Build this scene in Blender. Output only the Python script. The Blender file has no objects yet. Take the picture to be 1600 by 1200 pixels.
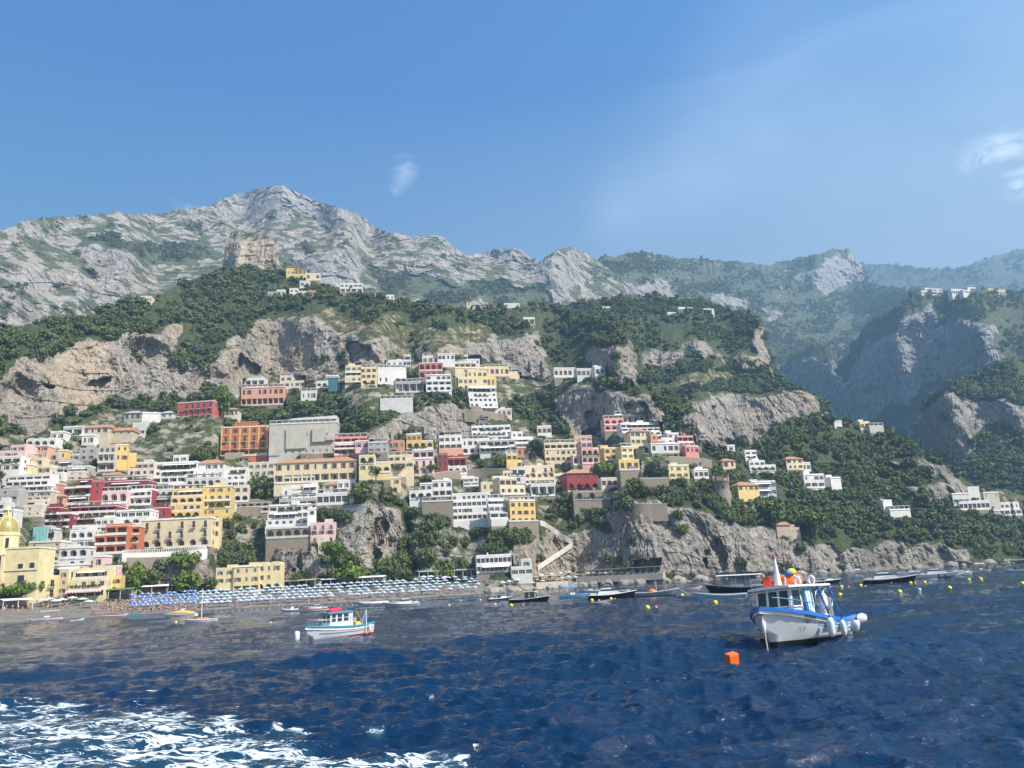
import bpy, bmesh, math, random
import numpy as np
from mathutils import Vector, Matrix
sc = bpy.context.scene
COL = sc.collection
R = math.radians
random.seed(7); RNG = np.random.default_rng(11)
# ------------------------------------------------------------------ camera
H0, FPX, RHO, PITCH = 4.6, 1209.0, R(2.977), R(14.2)
Fw = np.array([0, math.cos(PITCH), math.sin(PITCH)])
Up0 = np.array([0, -math.sin(PITCH), math.cos(PITCH)])
Rt0 = np.array([1.0, 0, 0])
RT = math.cos(RHO)*Rt0 - math.sin(RHO)*Up0
UPV = math.sin(RHO)*Rt0 + math.cos(RHO)*Up0
cam_d = bpy.data.cameras.new('camera'); cam = bpy.data.objects.new('camera', cam_d); COL.objects.link(cam)
cam_d.sensor_width = 36; cam_d.lens = 36*FPX/1600; cam_d.clip_start = .5; cam_d.clip_end = 30000
M3 = Matrix(((RT[0], UPV[0], -Fw[0]), (RT[1], UPV[1], -Fw[1]), (RT[2], UPV[2], -Fw[2])))
cam.matrix_world = Matrix.Translation((0, 0, H0)) @ M3.to_4x4()
sc.camera = cam

def ray(u, v):
    """azimuth and tangent of elevation of the sight line through a photo pixel"""
    u = np.asarray(u, float); v = np.asarray(v, float)
    a = (u-800)/FPX; b = (600-v)/FPX
    d = [Fw[k]+a*RT[k]+b*UPV[k] for k in range(3)]
    h = np.hypot(d[0], d[1])
    return np.arctan2(d[0], d[1]), d[2]/h
def proj_at(az, t):
    x = np.sin(az); y = np.cos(az)
    w = x*Fw[0]+y*Fw[1]+t*Fw[2]
    return 800+FPX*(x*RT[0]+y*RT[1]+t*RT[2])/w, 600-FPX*(x*UPV[0]+y*UPV[1]+t*UPV[2])/w
def pt(az, t, d):
    return np.stack([d*np.sin(az), d*np.cos(az), H0+d*t], -1)
def sea(u, v):
    """point of the water surface seen at a pixel"""
    az, t = ray(u, v); d = -H0/t
    return Vector((float(d*np.sin(az)), float(d*np.cos(az)), 0))
# ------------------------------------------------------------------ noise
def _h(ix, iy, iz, s):
    n = (ix*374761393 + iy*668265263 + iz*1274126177 + s*974634777) & 0xffffffff
    n = ((n ^ (n >> 13))*1274126177) & 0xffffffff
    n = n ^ (n >> 16)
    return (n & 0xffffff)/float(0xffffff)
def vnoise(x, y, z, s=0):
    xf = np.floor(x); yf = np.floor(y); zf = np.floor(z)
    ix = xf.astype(np.int64); iy = yf.astype(np.int64); iz = zf.astype(np.int64)
    x = x-xf; y = y-yf; z = z-zf
    x = x*x*x*(x*(x*6-15)+10); y = y*y*y*(y*(y*6-15)+10); z = z*z*z*(z*(z*6-15)+10)
    def L(a, b, t): return a+(b-a)*t
    c = [[[_h(ix+i, iy+j, iz+k, s) for k in (0, 1)] for j in (0, 1)] for i in (0, 1)]
    return L(L(L(c[0][0][0], c[1][0][0], x), L(c[0][1][0], c[1][1][0], x), y),
             L(L(c[0][0][1], c[1][0][1], x), L(c[0][1][1], c[1][1][1], x), y), z)*2-1
def fbm(x, y, z, o=5, s=0, g=.5):
    a = 1.0; r = 0; n = 0
    for k in range(o):
        r = r+a*vnoise(x, y, z, s+k); n += a; a *= g
        x = x*2.03+7.1; y = y*2.03+3.3; z = z*2.03+1.7
    return r/n
def ridged(x, y, z, o=5, s=0, g=.55):
    a = 1.0; r = 0; n = 0
    for k in range(o):
        r = r+a*(1-2*np.abs(vnoise(x, y, z, s+k))); n += a; a *= g
        x = x*2.07+5.1; y = y*2.07+1.3; z = z*2.07+8.7
    return r/n
def sstep(a, b, x):
    t = np.clip((x-a)/(b-a), 0, 1); return t*t*(3-2*t)
def inpoly(P, u, v):
    P = np.array(P, float); m = np.zeros(u.shape, bool)
    bb = (u >= P[:, 0].min()) & (u <= P[:, 0].max()) & (v >= P[:, 1].min()) & (v <= P[:, 1].max())
    uu = u[bb]; vv = v[bb]; c = np.zeros(uu.shape, bool)
    for (x0, y0), (x1, y1) in zip(P, np.roll(P, -1, 0)):
        if y0 == y1: continue
        k = ((y0 > vv) != (y1 > vv)) & (uu < (x1-x0)*(vv-y0)/(y1-y0)+x0)
        c ^= k
    m[bb] = c
    return m
def gauss_axis(a, sig, ax):
    r = int(3*sig)+1; k = np.exp(-.5*(np.arange(-r, r+1)/sig)**2); k /= k.sum()
    pad = [(0, 0)]*a.ndim; pad[ax] = (r, r); p = np.pad(a, pad, mode='edge'); o = np.zeros_like(a)
    for i, w in enumerate(k):
        sl = [slice(None)]*a.ndim; sl[ax] = slice(i, i+a.shape[ax]); o += w*p[tuple(sl)]
    return o
# ------------------------------------------------------------------ tagging and mesh helpers
def tag(o, label=None, cat=None, group=None, kind=None):
    if label: o['label'] = label
    if cat: o['category'] = cat
    if group: o['group'] = group
    if kind: o['kind'] = kind
    return o
def empty(name, loc, rz=0):
    o = bpy.data.objects.new(name, None); COL.objects.link(o)
    o.location = loc; o.rotation_euler = (0, 0, rz); o.empty_display_size = .5
    return o
def link(name, me, parent=None):
    o = bpy.data.objects.new(name, me); COL.objects.link(o)
    if parent: o.parent = parent
    return o
def np_mesh(name, V, F, mats, mi=None, smooth=False, attrs=None):
    """mesh from numpy verts and a face array (quads or tris)"""
    me = bpy.data.meshes.new(name); V = np.asarray(V, np.float32); F = np.asarray(F, np.int32); k = F.shape[1]
    me.vertices.add(len(V)); me.vertices.foreach_set('co', V.ravel())
    me.loops.add(F.size); me.loops.foreach_set('vertex_index', F.ravel())
    me.polygons.add(len(F)); me.polygons.foreach_set('loop_start', np.arange(len(F), dtype=np.int32)*k)
    me.polygons.foreach_set('loop_total', np.full(len(F), k, np.int32))
    if mi is not None: me.polygons.foreach_set('material_index', np.asarray(mi, np.int32))
    me.polygons.foreach_set('use_smooth', np.full(len(F), smooth, bool))
    for m in mats: me.materials.append(m)
    for an, (ty, data) in (attrs or {}).items():
        at = me.attributes.new(an, ty, 'POINT')
        at.data.foreach_set('color' if ty == 'FLOAT_COLOR' else 'value', np.asarray(data, np.float32).ravel())
    me.update(calc_edges=True); me.validate()
    return me
class MB:
    """collects shapes with material slots and links them as ONE mesh object"""
    def __init__(s): s.v = []; s.f = []; s.m = []; s.sm = []; s.mats = []
    def slot(s, m):
        if m not in s.mats: s.mats.append(m)
        return s.mats.index(m)
    def add(s, vs, fs, m, smooth=False):
        b = len(s.v); k = s.slot(m); s.v.extend([tuple(map(float, p)) for p in vs])
        for f in fs: s.f.append([b+i for i in f]); s.m.append(k); s.sm.append(smooth)
    def box(s, x0, x1, y0, y1, z0, z1, m):
        if x1 < x0: x0, x1 = x1, x0
        if y1 < y0: y0, y1 = y1, y0
        if z1 < z0: z0, z1 = z1, z0
        s.add([(x0, y0, z0), (x1, y0, z0), (x1, y1, z0), (x0, y1, z0), (x0, y0, z1), (x1, y0, z1), (x1, y1, z1), (x0, y1, z1)],
              [(3, 2, 1, 0), (4, 5, 6, 7), (0, 1, 5, 4), (1, 2, 6, 5), (2, 3, 7, 6), (3, 0, 4, 7)], m)
    def quad(s, a, b, c, d, m): s.add([a, b, c, d], [(0, 1, 2, 3)], m)
    def tube(s, pts, r, m, n=6, r2=None, caps=True):
        pts = [Vector(p) for p in pts]; rings = []
        for i, p in enumerate(pts):
            d = (pts[min(i+1, len(pts)-1)]-pts[max(i-1, 0)]).normalized()
            a = d.cross(Vector((0, 0, 1)) if abs(d.z) < .95 else Vector((1, 0, 0))).normalized(); b = d.cross(a)
            f = i/max(1, len(pts)-1); rr = r if r2 is None else r+(r2-r)*f
            rings.append([p+(a*math.cos(2*math.pi*k/n)+b*math.sin(2*math.pi*k/n))*rr for k in range(n)])
        s.loft(rings, m, True, caps, True)
    def loft(s, rings, m, closed=True, caps=False, smooth=True):
        n = len(rings[0]); vs = [p for r in rings for p in r]; fs = []
        for i in range(len(rings)-1):
            for k in range(n if closed else n-1):
                k2 = (k+1) % n; fs.append((i*n+k, i*n+k2, (i+1)*n+k2, (i+1)*n+k))
        s.add(vs, fs, m, smooth)
        if caps:
            s.add(rings[0], [tuple(range(n))[::-1]], m); s.add(rings[-1], [tuple(range(n))], m)
    def lathe(s, prof, m, n=12, c=(0, 0, 0), smooth=True, caps=True):
        s.loft([[(c[0]+r*math.cos(2*math.pi*k/n), c[1]+r*math.sin(2*math.pi*k/n), c[2]+z) for k in range(n)] for r, z in prof], m, True, caps, smooth)
    def mesh(s, name):
        me = bpy.data.meshes.new(name); me.from_pydata(s.v, [], s.f)
        for m in s.mats: me.materials.append(m)
        me.polygons.foreach_set('material_index', s.m); me.polygons.foreach_set('use_smooth', s.sm)
        me.update(); return me
    def build(s, name, parent=None, normals=True):
        me = s.mesh(name)
        if normals:
            bm = bmesh.new(); bm.from_mesh(me); bmesh.ops.recalc_face_normals(bm, faces=bm.faces); bm.to_mesh(me); bm.free()
        return link(name, me, parent)
def copy_tree(o, parent=None):
    c = o.copy(); COL.objects.link(c); c.parent = parent
    for k in [x for x in o.children]: copy_tree(k, c)
    return c
# ------------------------------------------------------------------ materials
class NT:
    def __init__(s, name):
        s.m = bpy.data.materials.new(name); s.m.use_nodes = True; s.t = s.m.node_tree; s.t.nodes.clear()
        s.out = s.n('ShaderNodeOutputMaterial'); s.b = s.n('ShaderNodeBsdfPrincipled'); s.l(s.b.outputs[0], s.out.inputs[0])
        s.geo = None
    def n(s, ty, **k):
        o = s.t.nodes.new(ty)
        for a, b in k.items(): setattr(o, a, b)
        return o
    def l(s, a, b): s.t.links.new(a, b)
    def obj(s):
        if not s.geo: s.geo = s.n('ShaderNodeTexCoord')
        return s.geo.outputs['Object']
    def val(s, i, x):
        if hasattr(x, 'is_output'): s.l(x, i)
        elif isinstance(x, tuple) and len(x) == 3 and i.type == 'RGBA': i.default_value = (*x, 1)
        elif i.type == 'RGBA' and not hasattr(x, '__len__'): i.default_value = (x, x, x, 1)
        else: i.default_value = x
    def map(s, sca=(1, 1, 1), rot=(0, 0, 0), src=None):
        m = s.n('ShaderNodeMapping'); s.l(src or s.obj(), m.inputs[0]); m.inputs['Scale'].default_value = sca; m.inputs['Rotation'].default_value = rot
        return m.outputs[0]
    def noise(s, scale, det=4, rough=.55, vec=None, dist=0):
        o = s.n('ShaderNodeTexNoise'); s.l(vec or s.obj(), o.inputs['Vector'])
        o.inputs['Scale'].default_value = scale; o.inputs['Detail'].default_value = det; o.inputs['Roughness'].default_value = rough; o.inputs['Distortion'].default_value = dist
        return o.outputs[0]
    def ramp(s, f, *st):
        o = s.n('ShaderNodeValToRGB'); s.l(f, o.inputs[0]); e = o.color_ramp.elements
        while len(e) < len(st): e.new(.5)
        for q, (p, c) in zip(e, st):
            q.position = p; q.color = (*c, 1) if isinstance(c, tuple) else (c, c, c, 1)
        return o.outputs[0]
    def mix(s, f, a, b, mode='MIX'):
        o = s.n('ShaderNodeMix', data_type='RGBA', blend_type=mode)
        s.val(o.inputs[0], f); s.val(o.inputs[6], a); s.val(o.inputs[7], b); return o.outputs[2]
    def math(s, op, a, b=0.0, clamp=False):
        o = s.n('ShaderNodeMath', operation=op, use_clamp=clamp); s.val(o.inputs[0], a); s.val(o.inputs[1], b); return o.outputs[0]
    def bump(s, h, st, dist=1.0):
        o = s.n('ShaderNodeBump'); o.inputs['Strength'].default_value = st; o.inputs['Distance'].default_value = dist; s.l(h, o.inputs['Height'])
        s.l(o.outputs[0], s.b.inputs['Normal']); return o
    def attr(s, n):
        o = s.n('ShaderNodeAttribute', attribute_name=n); return o
    def set(s, col=None, rough=.6, metal=0, spec=None):
        if col is not None: s.val(s.b.inputs['Base Color'], col)
        s.b.inputs['Roughness'].default_value = rough; s.b.inputs['Metallic'].default_value = metal
        if spec is not None: s.b.inputs['Specular IOR Level'].default_value = spec
        return s.m
_mc = {}
def paint(col, rough=.5, var=.12, scale=1.5, metal=0, name='paint'):
    """plain surface with slight wear variation"""
    key = (col, rough, var, scale, metal, name)
    if key not in _mc:
        t = NT(name); f = t.noise(scale, 5, .65)
        lo = tuple(c*(1-var) for c in col); hi = tuple(min(1, c*(1+var*.6)) for c in col)
        _mc[key] = t.set(t.ramp(f, (.3, lo), (.7, hi)), rough, metal)
    return _mc[key]
def lin(*c): return tuple(((x/255+.055)/1.055)**2.4 if x > 10 else x/3294 for x in c)
# ------------------------------------------------------------------ the town, one row per building: left, right, top, foot in the photograph, wall colour, floors from the ground up, look, label
PAL = dict(W=(.73, .705, .655), V=(.62, .60, .56), C=(.70, .585, .385), Y=(.70, .50, .19), L=(.73, .61, .34), P=(.66, .38, .35), K=(.72, .52, .48), R=(.33, .06, .06), D=(.22, .045, .055), O=(.54, .18, .085), B=(.56, .48, .36), G=(.40, .39, .365), T=(.56, .27, .17), S=(.36, .31, .24), A=(.68, .38, .26), E=(.66, .58, .46))
# floors: w windows, d doors with iron balconies, b long balcony, a arcade, l open loggia, s small windows, g glazed band, n blank
TOWN = [
 # --- left shore and church quarter
 (20, 57, 905, 932, 'L', 'lw', dict(cat='house'), 'low yellow house with a dark loggia right of the church foot'),
 (57, 87, 903, 934, 'L', 'dd', dict(yaw=14), 'pale yellow waterfront house with two tall brown balcony doors'),
 (90, 104, 893, 930, 'C', 'www', dict(yaw=-8), 'narrow cream house wing beside the terraced beach hotel'),
 (104, 161, 890, 936, 'L', 'gbb', dict(cat='hotel', step=1.6, awn=1), 'pale yellow beach hotel with red striped awning and planted terraces'),
 (165, 188, 903, 928, 'Y', 'aw', dict(yaw=14), 'small yellow house with an arched door at the end of the beach hotel'),
 (143, 182, 870, 905, 'K', 'ww', dict(), 'pale pink house with a plain roof above the beach hotel'),
 (90, 134, 857, 890, 'V', 'ba', dict(top='R', roof='c'), 'white house with a dark red band and a red right end wall'),
 (80, 128, 884, 902, 'V', 'g', dict(), 'low white glazed veranda house under the red banded house'),
 (42, 92, 848, 880, 'B', 'aws', dict(), 'beige house with wide arches beside the yellow church'),
 (52, 84, 828, 846, 'V', 'g', dict(net=1), 'scaffolded house wrapped in pale teal netting'),
 (107, 144, 830, 858, 'W', 'wa', dict(), 'plain white house with two big arched windows'),
 (146, 196, 822, 866, 'O', 'lll', dict(side='O', trim='W'), 'rust orange house of open loggias on three floors'),
 (190, 216, 824, 862, 'O', 'wal', dict(yaw=8), 'orange house end with one arched balcony'),
 (218, 328, 812, 857, 'C', 'add', dict(cat='hotel', ncol=6, roof='c'), 'wide cream hotel with six arches and two rows of balconies'),
 (328, 342, 812, 857, 'L', 'nww', dict(yaw=12), 'tall pale yellow end block of the wide cream hotel'),
 # --- red and white hotel rows
 (64, 108, 793, 826, 'D', 'aab', dict(trim='W'), 'dark red house with two rows of white edged arches'),
 (109, 180, 792, 811, 'D', 'bl', dict(trim='W', roof='p'), 'dark red house front under a row of white pergolas'),
 (112, 178, 812, 834, 'W', 'gw', dict(roof='f'), 'long white house with small paired windows and a planted terrace'),
 (176, 233, 799, 821, 'W', 'ag', dict(), 'white house with a row of blue shaded arched windows'),
 (234, 262, 794, 812, 'R', 'w', dict(trim='W', h=2), 'dark red house with two white arched windows by the yellow hotel'),
 (98, 140, 750, 789, 'D', 'bab', dict(trim='W', side='R'), 'tall dark red hotel with three big arches on its top floor'),
 (141, 158, 752, 788, 'R', 'nsw', dict(yaw=20), 'bright red end block with small white windows'),
 (158, 230, 752, 770, 'D', 'b', dict(trim='W', roof='p'), 'flat red house with a white roof terrace and parapet'),
 (156, 198, 769, 788, 'K', 'a', dict(trim='W'), 'pale pink house with two wide white rimmed arches'),
 (197, 236, 766, 790, 'W', 'ab', dict(side='R', roof='p'), 'white house with arched balconies and a red end wall'),
 (240, 278, 766, 788, 'V', 'gb', dict(roof='p'), 'grey white terrace house left of the bright yellow hotel'),
 (262, 312, 764, 811, 'Y', 'abab', dict(cat='hotel', step=1.2), 'bright yellow stepped hotel with deep arched balconies'),
 (312, 360, 761, 806, 'Y', 'wabw', dict(cat='hotel', yaw=10), 'bright yellow hotel wing with one tall arch near its top'),
 (262, 290, 757, 766, 'W', 'g', dict(), 'white roof pavilion on top of the bright yellow hotel'),
 (25, 74, 768, 792, 'B', 'lbw', dict(step=1.0), 'beige house with three rows of open balconies'),
 (26, 64, 792, 808, 'E', 'sw', dict(), 'low beige house with small dark windows under the balconied house'),
 (75, 91, 757, 776, 'T', 'ws', dict(), 'small ochre tower house beside the beige balconies'),
 (64, 98, 776, 793, 'A', 'w', dict(roof='t'), 'low salmon house with a tiled roof'),
 (4, 70, 742, 768, 'W', 'lgl', dict(step=1.6), 'large white terraced villa above the church dome'),
 (-12, 26, 766, 792, 'G', 'aws', dict(), 'grey house at the left edge below the white villa'),
 (-20, 20, 786, 812, 'V', 'gb', dict(), 'white house behind the church dome at the left edge'),
 # --- upper left slope
 (-14, 38, 698, 716, 'K', 'ww', dict(), 'pale pink long house at the upper left edge'),
 (38, 73, 698, 716, 'A', 'ww', dict(), 'salmon house between pink house and domed white house'),
 (40, 86, 687, 699, 'W', 'a', dict(roof='v'), 'white house with rounded vaults above the salmon house'),
 (-10, 30, 715, 737, 'W', 'wl', dict(), 'white house with grey openings at the left edge'),
 (18, 46, 727, 741, 'L', 'w', dict(), 'small yellow house with two windows low on the left slope'),
 (46, 77, 717, 742, 'C', 'ww', dict(), 'cream house stepping down left of the grey apartments'),
 (90, 104, 705, 721, 'Y', 's', dict(yaw=10), 'small vivid yellow cube house'),
 (76, 91, 709, 722, 'B', 'w', dict(), 'small tan house joined to the vivid yellow cube'),
 (112, 148, 702, 720, 'G', 'ws', dict(), 'grey plastered house above the grey balconied block'),
 (90, 138, 720, 741, 'G', 'bb', dict(), 'grey block with two long balconies'),
 (152, 178, 697, 737, 'B', 'lbb', dict(), 'tan house with grey balconies on three floors'),
 (178, 198, 696, 735, 'Y', 'nws', dict(yaw=20), 'tall bright yellow house beside tan balconies'),
 (198, 212, 710, 728, 'Y', 'nn', dict(yaw=22), 'low bright yellow garden wing'),
 (127, 146, 681, 696, 'W', 'w', dict(), 'tiny white house under the barn roof'),
 (128, 168, 668, 690, 'B', 'nw', dict(roof='t2'), 'tan barn like house with long sloping roof'),
 (160, 205, 673, 692, 'B', 'ns', dict(roof='t2'), 'lower tan house with a flat pitched roof'),
 (98, 128, 668, 682, 'V', 'l', dict(), 'grey white house with a dark open terrace'),
 (78, 100, 676, 688, 'W', 'w', dict(), 'low white house among trees left of the open terrace'),
 (206, 226, 662, 680, 'V', 'wn', dict(), 'white stepped ruin between trees'),
 (193, 220, 645, 658, 'G', 'w', dict(roof='g'), 'grey roofed house high on the left slope'),
 (221, 250, 646, 660, 'W', 'n', dict(yaw=20), 'blank white house beside the grey roofed one'),
 (251, 270, 645, 654, 'V', 'w', dict(roof='g'), 'small low grey house by the dark red villa'),
 (277, 332, 629, 650, 'P', 'dd', dict(roof='c', yaw=-6, col=(.50, .12, .10)), 'brick red villa with white window frames in the woods'),
 (200, 240, 724, 744, 'E', 'ww', dict(), 'greyish house at the left end of the long white hotel'),
 (238, 302, 722, 756, 'W', 'lbg', dict(step=1.8, cat='hotel'), 'long white hotel with stepped open terraces'),
 (270, 292, 713, 724, 'W', 'w', dict(), 'white rooftop tower of the long white hotel'),
 (300, 350, 724, 748, 'W', 'dw', dict(roof='t'), 'white house with a low tan tiled roof'),
 (342, 382, 732, 762, 'W', 'gbl', dict(step=1.0), 'white terraced house right of the tan roof'),
 (290, 345, 748, 766, 'V', 'a', dict(roof='p'), 'low white arcade house under the tan roofed house'),
 (364, 420, 786, 802, 'S', 'aa', dict(), 'old stone arcade wall house behind the gardens'),
 # --- orange palace, car park, convent
 (344, 418, 668, 713, 'O', 'lddw', dict(cat='palace', ncol=5, pil='Y', roof='c', trim='E'), 'big orange palace with yellow pilasters and a grey base'),
 (420, 526, 662, 713, 'S', 'snsn', dict(cat='garage', garage=1, col=(.50, .475, .40)), 'huge blank concrete car park building with sloping top'),
 (522, 574, 684, 711, 'A', 'abl', dict(trim='W', roof='p', col=(.62, .22, .14)), 'red house with white balconies beside the concrete car park'),
 (575, 606, 692, 707, 'G', 'ws', dict(), 'small grey house row right of the red balconied house'),
 (605, 632, 690, 703, 'T', 'w', dict(), 'small terracotta house left of the yellow villa'),
 (635, 677, 679, 702, 'Y', 'aw', dict(cat='villa', roof='c', trim='W'), 'bright yellow villa with arched windows below the cliff'),
 (686, 722, 682, 703, 'W', 'gw', dict(roof='pg'), 'white house with tall dark windows and a green roof garden'),
 (686, 724, 702, 712, 'A', 'n', dict(), 'pink base wall house under the white house with tall windows'),
 (722, 766, 687, 710, 'W', 'aw', dict(), 'white house with round arches right of the roof garden'),
 (738, 800, 664, 690, 'W', 'gbl', dict(step=2.2, cat='hotel'), 'white hotel of many stepped terraces under the cliff'),
 (750, 806, 688, 707, 'V', 'gl', dict(step=1.0), 'grey white lower terraces with plants under the stepped hotel'),
 (800, 834, 676, 702, 'W', 'lbw', dict(yaw=10), 'white block with balconies at the right of the stepped hotel'),
 (397, 442, 709, 724, 'W', 'w', dict(), 'white cube house over the roof of the long convent'),
 (386, 428, 724, 756, 'E', 'www', dict(), 'grey cream left wing of the long convent'),
 (428, 558, 722, 754, 'C', 'lw', dict(cat='convent', ncol=9, roof='t'), 'very long cream convent with low tan tiled roof'),
 (440, 492, 744, 760, 'V', 'l', dict(roof='p'), 'low columned terrace house in front of the convent'),
 (561, 586, 713, 750, 'L', 'nwa', dict(), 'yellow house with dark arched loggia on its top floor'),
 (586, 610, 728, 750, 'L', 'na', dict(), 'pale yellow annex with one big arch'),
 (588, 646, 713, 742, 'C', 'nww', dict(), 'cream house with tan roof edge behind umbrella trees'),
 (646, 679, 704, 744, 'K', 'wdl', dict(trim='W'), 'pink house with white top floor in the town centre'),
 (683, 700, 710, 730, 'R', 'ww', dict(), 'narrow red house right of the pink house'),
 (700, 728, 715, 732, 'R', 'l', dict(trim='W', yaw=6), 'flat red house above white arches'),
 (690, 730, 730, 742, 'W', 'a', dict(), 'white arched porch house below the flat red house'),
 (455, 494, 759, 779, 'W', 'lg', dict(), 'white house with dark upper windows in the garden'),
 (495, 543, 772, 789, 'W', 'g', dict(roof='p'), 'low white house with cream parapet and vine terrace'),
 (527, 556, 752, 766, 'W', 'w', dict(), 'little white house half hidden by trees below the convent'),
 (436, 494, 781, 797, 'G', 'l', dict(roof='p'), 'grey pergola house above the white cliff hotel'),
 (414, 480, 788, 833, 'W', 'wbgl', dict(cat='hotel', step=2.0), 'white cliff hotel with four terraces over stone arches'),
 (480, 494, 796, 832, 'W', 'nnw', dict(yaw=15), 'white end block of the white cliff hotel'),
 (415, 484, 826, 856, 'S', 'na', dict(ncol=5, cat='wall house', D=6), 'stone base with small dark arches beneath the white cliff hotel'),
 (485, 523, 819, 848, 'K', 'dwd', dict(trim='W'), 'pale pink house on the cliff edge beside the white cliff hotel'),
 (497, 514, 846, 866, 'E', 'sw', dict(), 'small cream house hanging under the pale pink cliff house'),
 (640, 676, 757, 792, 'W', 'naw', dict(cat='villa'), 'white villa with big arched windows by the ravine'),
 (676, 707, 752, 777, 'W', 'lw', dict(), 'white cube villa wing with three small windows'),
 (660, 708, 784, 804, 'S', 'n', dict(D=6), 'plain stone base under the white villa by the ravine'),
 (708, 770, 770, 824, 'W', 'nlwgb', dict(cat='hotel', step=1.5, ncol=8), 'large white hotel with long glazed galleries above the ravine'),
 (768, 796, 778, 822, 'V', 'nlwb', dict(step=1.8, yaw=18), 'stepped white right end of the large ravine hotel'),
 # --- beach villa and bathing house
 (336, 364, 890, 926, 'L', 'nww', dict(), 'left wing of the pale cream beach villa with a climbing vine'),
 (364, 404, 886, 926, 'L', 'lww', dict(), 'middle wing of the pale cream beach villa with shaded balconies'),
 (400, 438, 882, 924, 'L', 'aww', dict(cat='villa', roof='v'), 'right wing of the pale cream beach villa with a big arch'),
 (745, 800, 869, 895, 'W', 'gg', dict(cat='bathing house', ncol=8, roof='f'), 'white bathing house with two glazed decks on the rocks'),
 (800, 833, 876, 912, 'V', 'ngw', dict(yaw=8), 'grey white side wing of the bathing house with a blue door'),
 # --- centre right
 (792, 816, 710, 732, 'Y', 'ww', dict(yaw=16), 'ochre yellow house beside the big dark tree'),
 (808, 826, 700, 714, 'T', 'w', dict(), 'small terracotta house behind the big dark tree'),
 (852, 910, 693, 722, 'C', 'wwl', dict(roof='p', yaw=10), 'cream house with wide open top terrace'),
 (898, 926, 682, 696, 'A', 'w', dict(), 'small salmon rooftop house over the cream terrace'),
 (910, 945, 690, 725, 'P', 'aaw', dict(trim='W', yaw=12), 'rose pink house with white arches on two floors'),
 (896, 944, 712, 727, 'K', 'a', dict(trim='W', yaw=12, D=5), 'low pale pink arcade at the foot of the rose pink house'),
 (945, 974, 701, 720, 'Y', 'bw', dict(yaw=14), 'yellow house with flat roof right of the rose pink house'),
 (972, 991, 699, 718, 'L', 'ww', dict(yaw=20), 'pale yellow end house of the upper right row'),
 (968, 1000, 720, 736, 'Y', 'w', dict(yaw=14), 'yellow flat roofed garden house by the pine'),
 (970, 1002, 735, 752, 'S', 'n', dict(yaw=14, D=5), 'stone terrace block below the yellow garden house'),
 (820, 868, 729, 758, 'C', 'bwd', dict(yaw=12, cat='hotel'), 'cream hotel with white balconies in three rows'),
 (770, 802, 738, 754, 'L', 'ww', dict(yaw=12), 'pale yellow low house left of the cream balconied hotel'),
 (797, 822, 732, 756, 'V', 'wl', dict(yaw=12), 'white narrow house joining yellow and cream hotels'),
 (782, 821, 748, 786, 'C', 'wbg', dict(yaw=24), 'cream house with a white glazed top floor'),
 (798, 838, 783, 820, 'Y', 'aww', dict(yaw=24, roof='c', trim='W'), 'bright lemon yellow house above the white stairway'),
 (796, 842, 815, 826, 'S', 'n', dict(yaw=24, D=5), 'stone base under the lemon yellow house'),
 (830, 868, 757, 776, 'V', 'l', dict(yaw=12, roof='p'), 'grey white pergola terrace under the cream balconied hotel'),
 (887, 937, 739, 768, 'R', 'aw', dict(yaw=16, cat='villa', roof='t', trim='W', ncol=4), 'crimson villa with white window hoods and arches'),
 (897, 956, 768, 794, 'S', 'na', dict(yaw=10, D=6, ncol=3), 'tall stone base with a blind arch under the crimson villa'),
 (1046, 1078, 728, 748, 'L', 'ww', dict(yaw=14), 'pale yellow villa among dark trees left of the round tower'),
 (1000, 1046, 748, 762, 'S', 'n', dict(yaw=10, D=5), 'long stone garden wall house in the dark trees'),
 # --- pink and white cluster under the right cliff
 (945, 976, 655, 674, 'P', 'aa', dict(yaw=8, col=(.70, .33, .27)), 'salmon pink house with tall arches under the right cliff'),
 (962, 1010, 648, 662, 'W', 'l', dict(yaw=8, roof='p'), 'white pergola house topping the right cliff cluster'),
 (974, 1034, 660, 682, 'W', 'alg', dict(yaw=10, step=1.6), 'white terraces stepping down under the right cliff'),
 (986, 1018, 674, 696, 'C', 'ww', dict(yaw=16, roof='t'), 'cream gabled house in the right cliff cluster'),
 (1018, 1040, 680, 698, 'T', 'lw', dict(yaw=14), 'brick red house with white frames in the right cliff cluster'),
 (1034, 1062, 678, 694, 'W', 'bw', dict(yaw=14), 'white balconied house in the right cliff cluster'),
 (1018, 1062, 694, 708, 'V', 'w', dict(yaw=14), 'pale base house at the foot of the right cliff cluster'),
 (1060, 1085, 682, 702, 'P', 'bl', dict(yaw=16, trim='W', col=(.5, .17, .15)), 'dull red house with white balconies at the cluster end'),
 (1073, 1094, 698, 721, 'P', 'nw', dict(yaw=24, col=(.62, .26, .22)), 'plain rose red cube at the right end of the cluster'),
 # --- upper centre terrace
 (376, 443, 606, 634, 'A', 'lw', dict(cat='villa', ncol=8, trim='K', roof='c'), 'long salmon villa with a dark colonnade below the grey cliff'),
 (382, 413, 592, 605, 'W', 'l', dict(), 'white flat house over the long salmon villa'),
 (437, 476, 588, 606, 'E', 'ww', dict(), 'beige house right of the white flat house'),
 (494, 529, 588, 606, 'W', 'aw', dict(), 'white house with small arches under the grey cliff'),
 (513, 531, 596, 613, 'G', 'nw', dict(net=2), 'scaffolding tower covered in dark teal netting'),
 (539, 566, 571, 598, 'C', 'bbw', dict(step=1.0), 'cream stepped house at the left of the upper row'),
 (564, 588, 575, 602, 'L', 'aww', dict(), 'yellow house with arched ground floor in the upper row'),
 (590, 635, 576, 600, 'W', 'wn', dict(yaw=14), 'plain white big cube house in the upper row'),
 (603, 630, 564, 577, 'W', 'w', dict(), 'small white house behind the plain white cube'),
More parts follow.
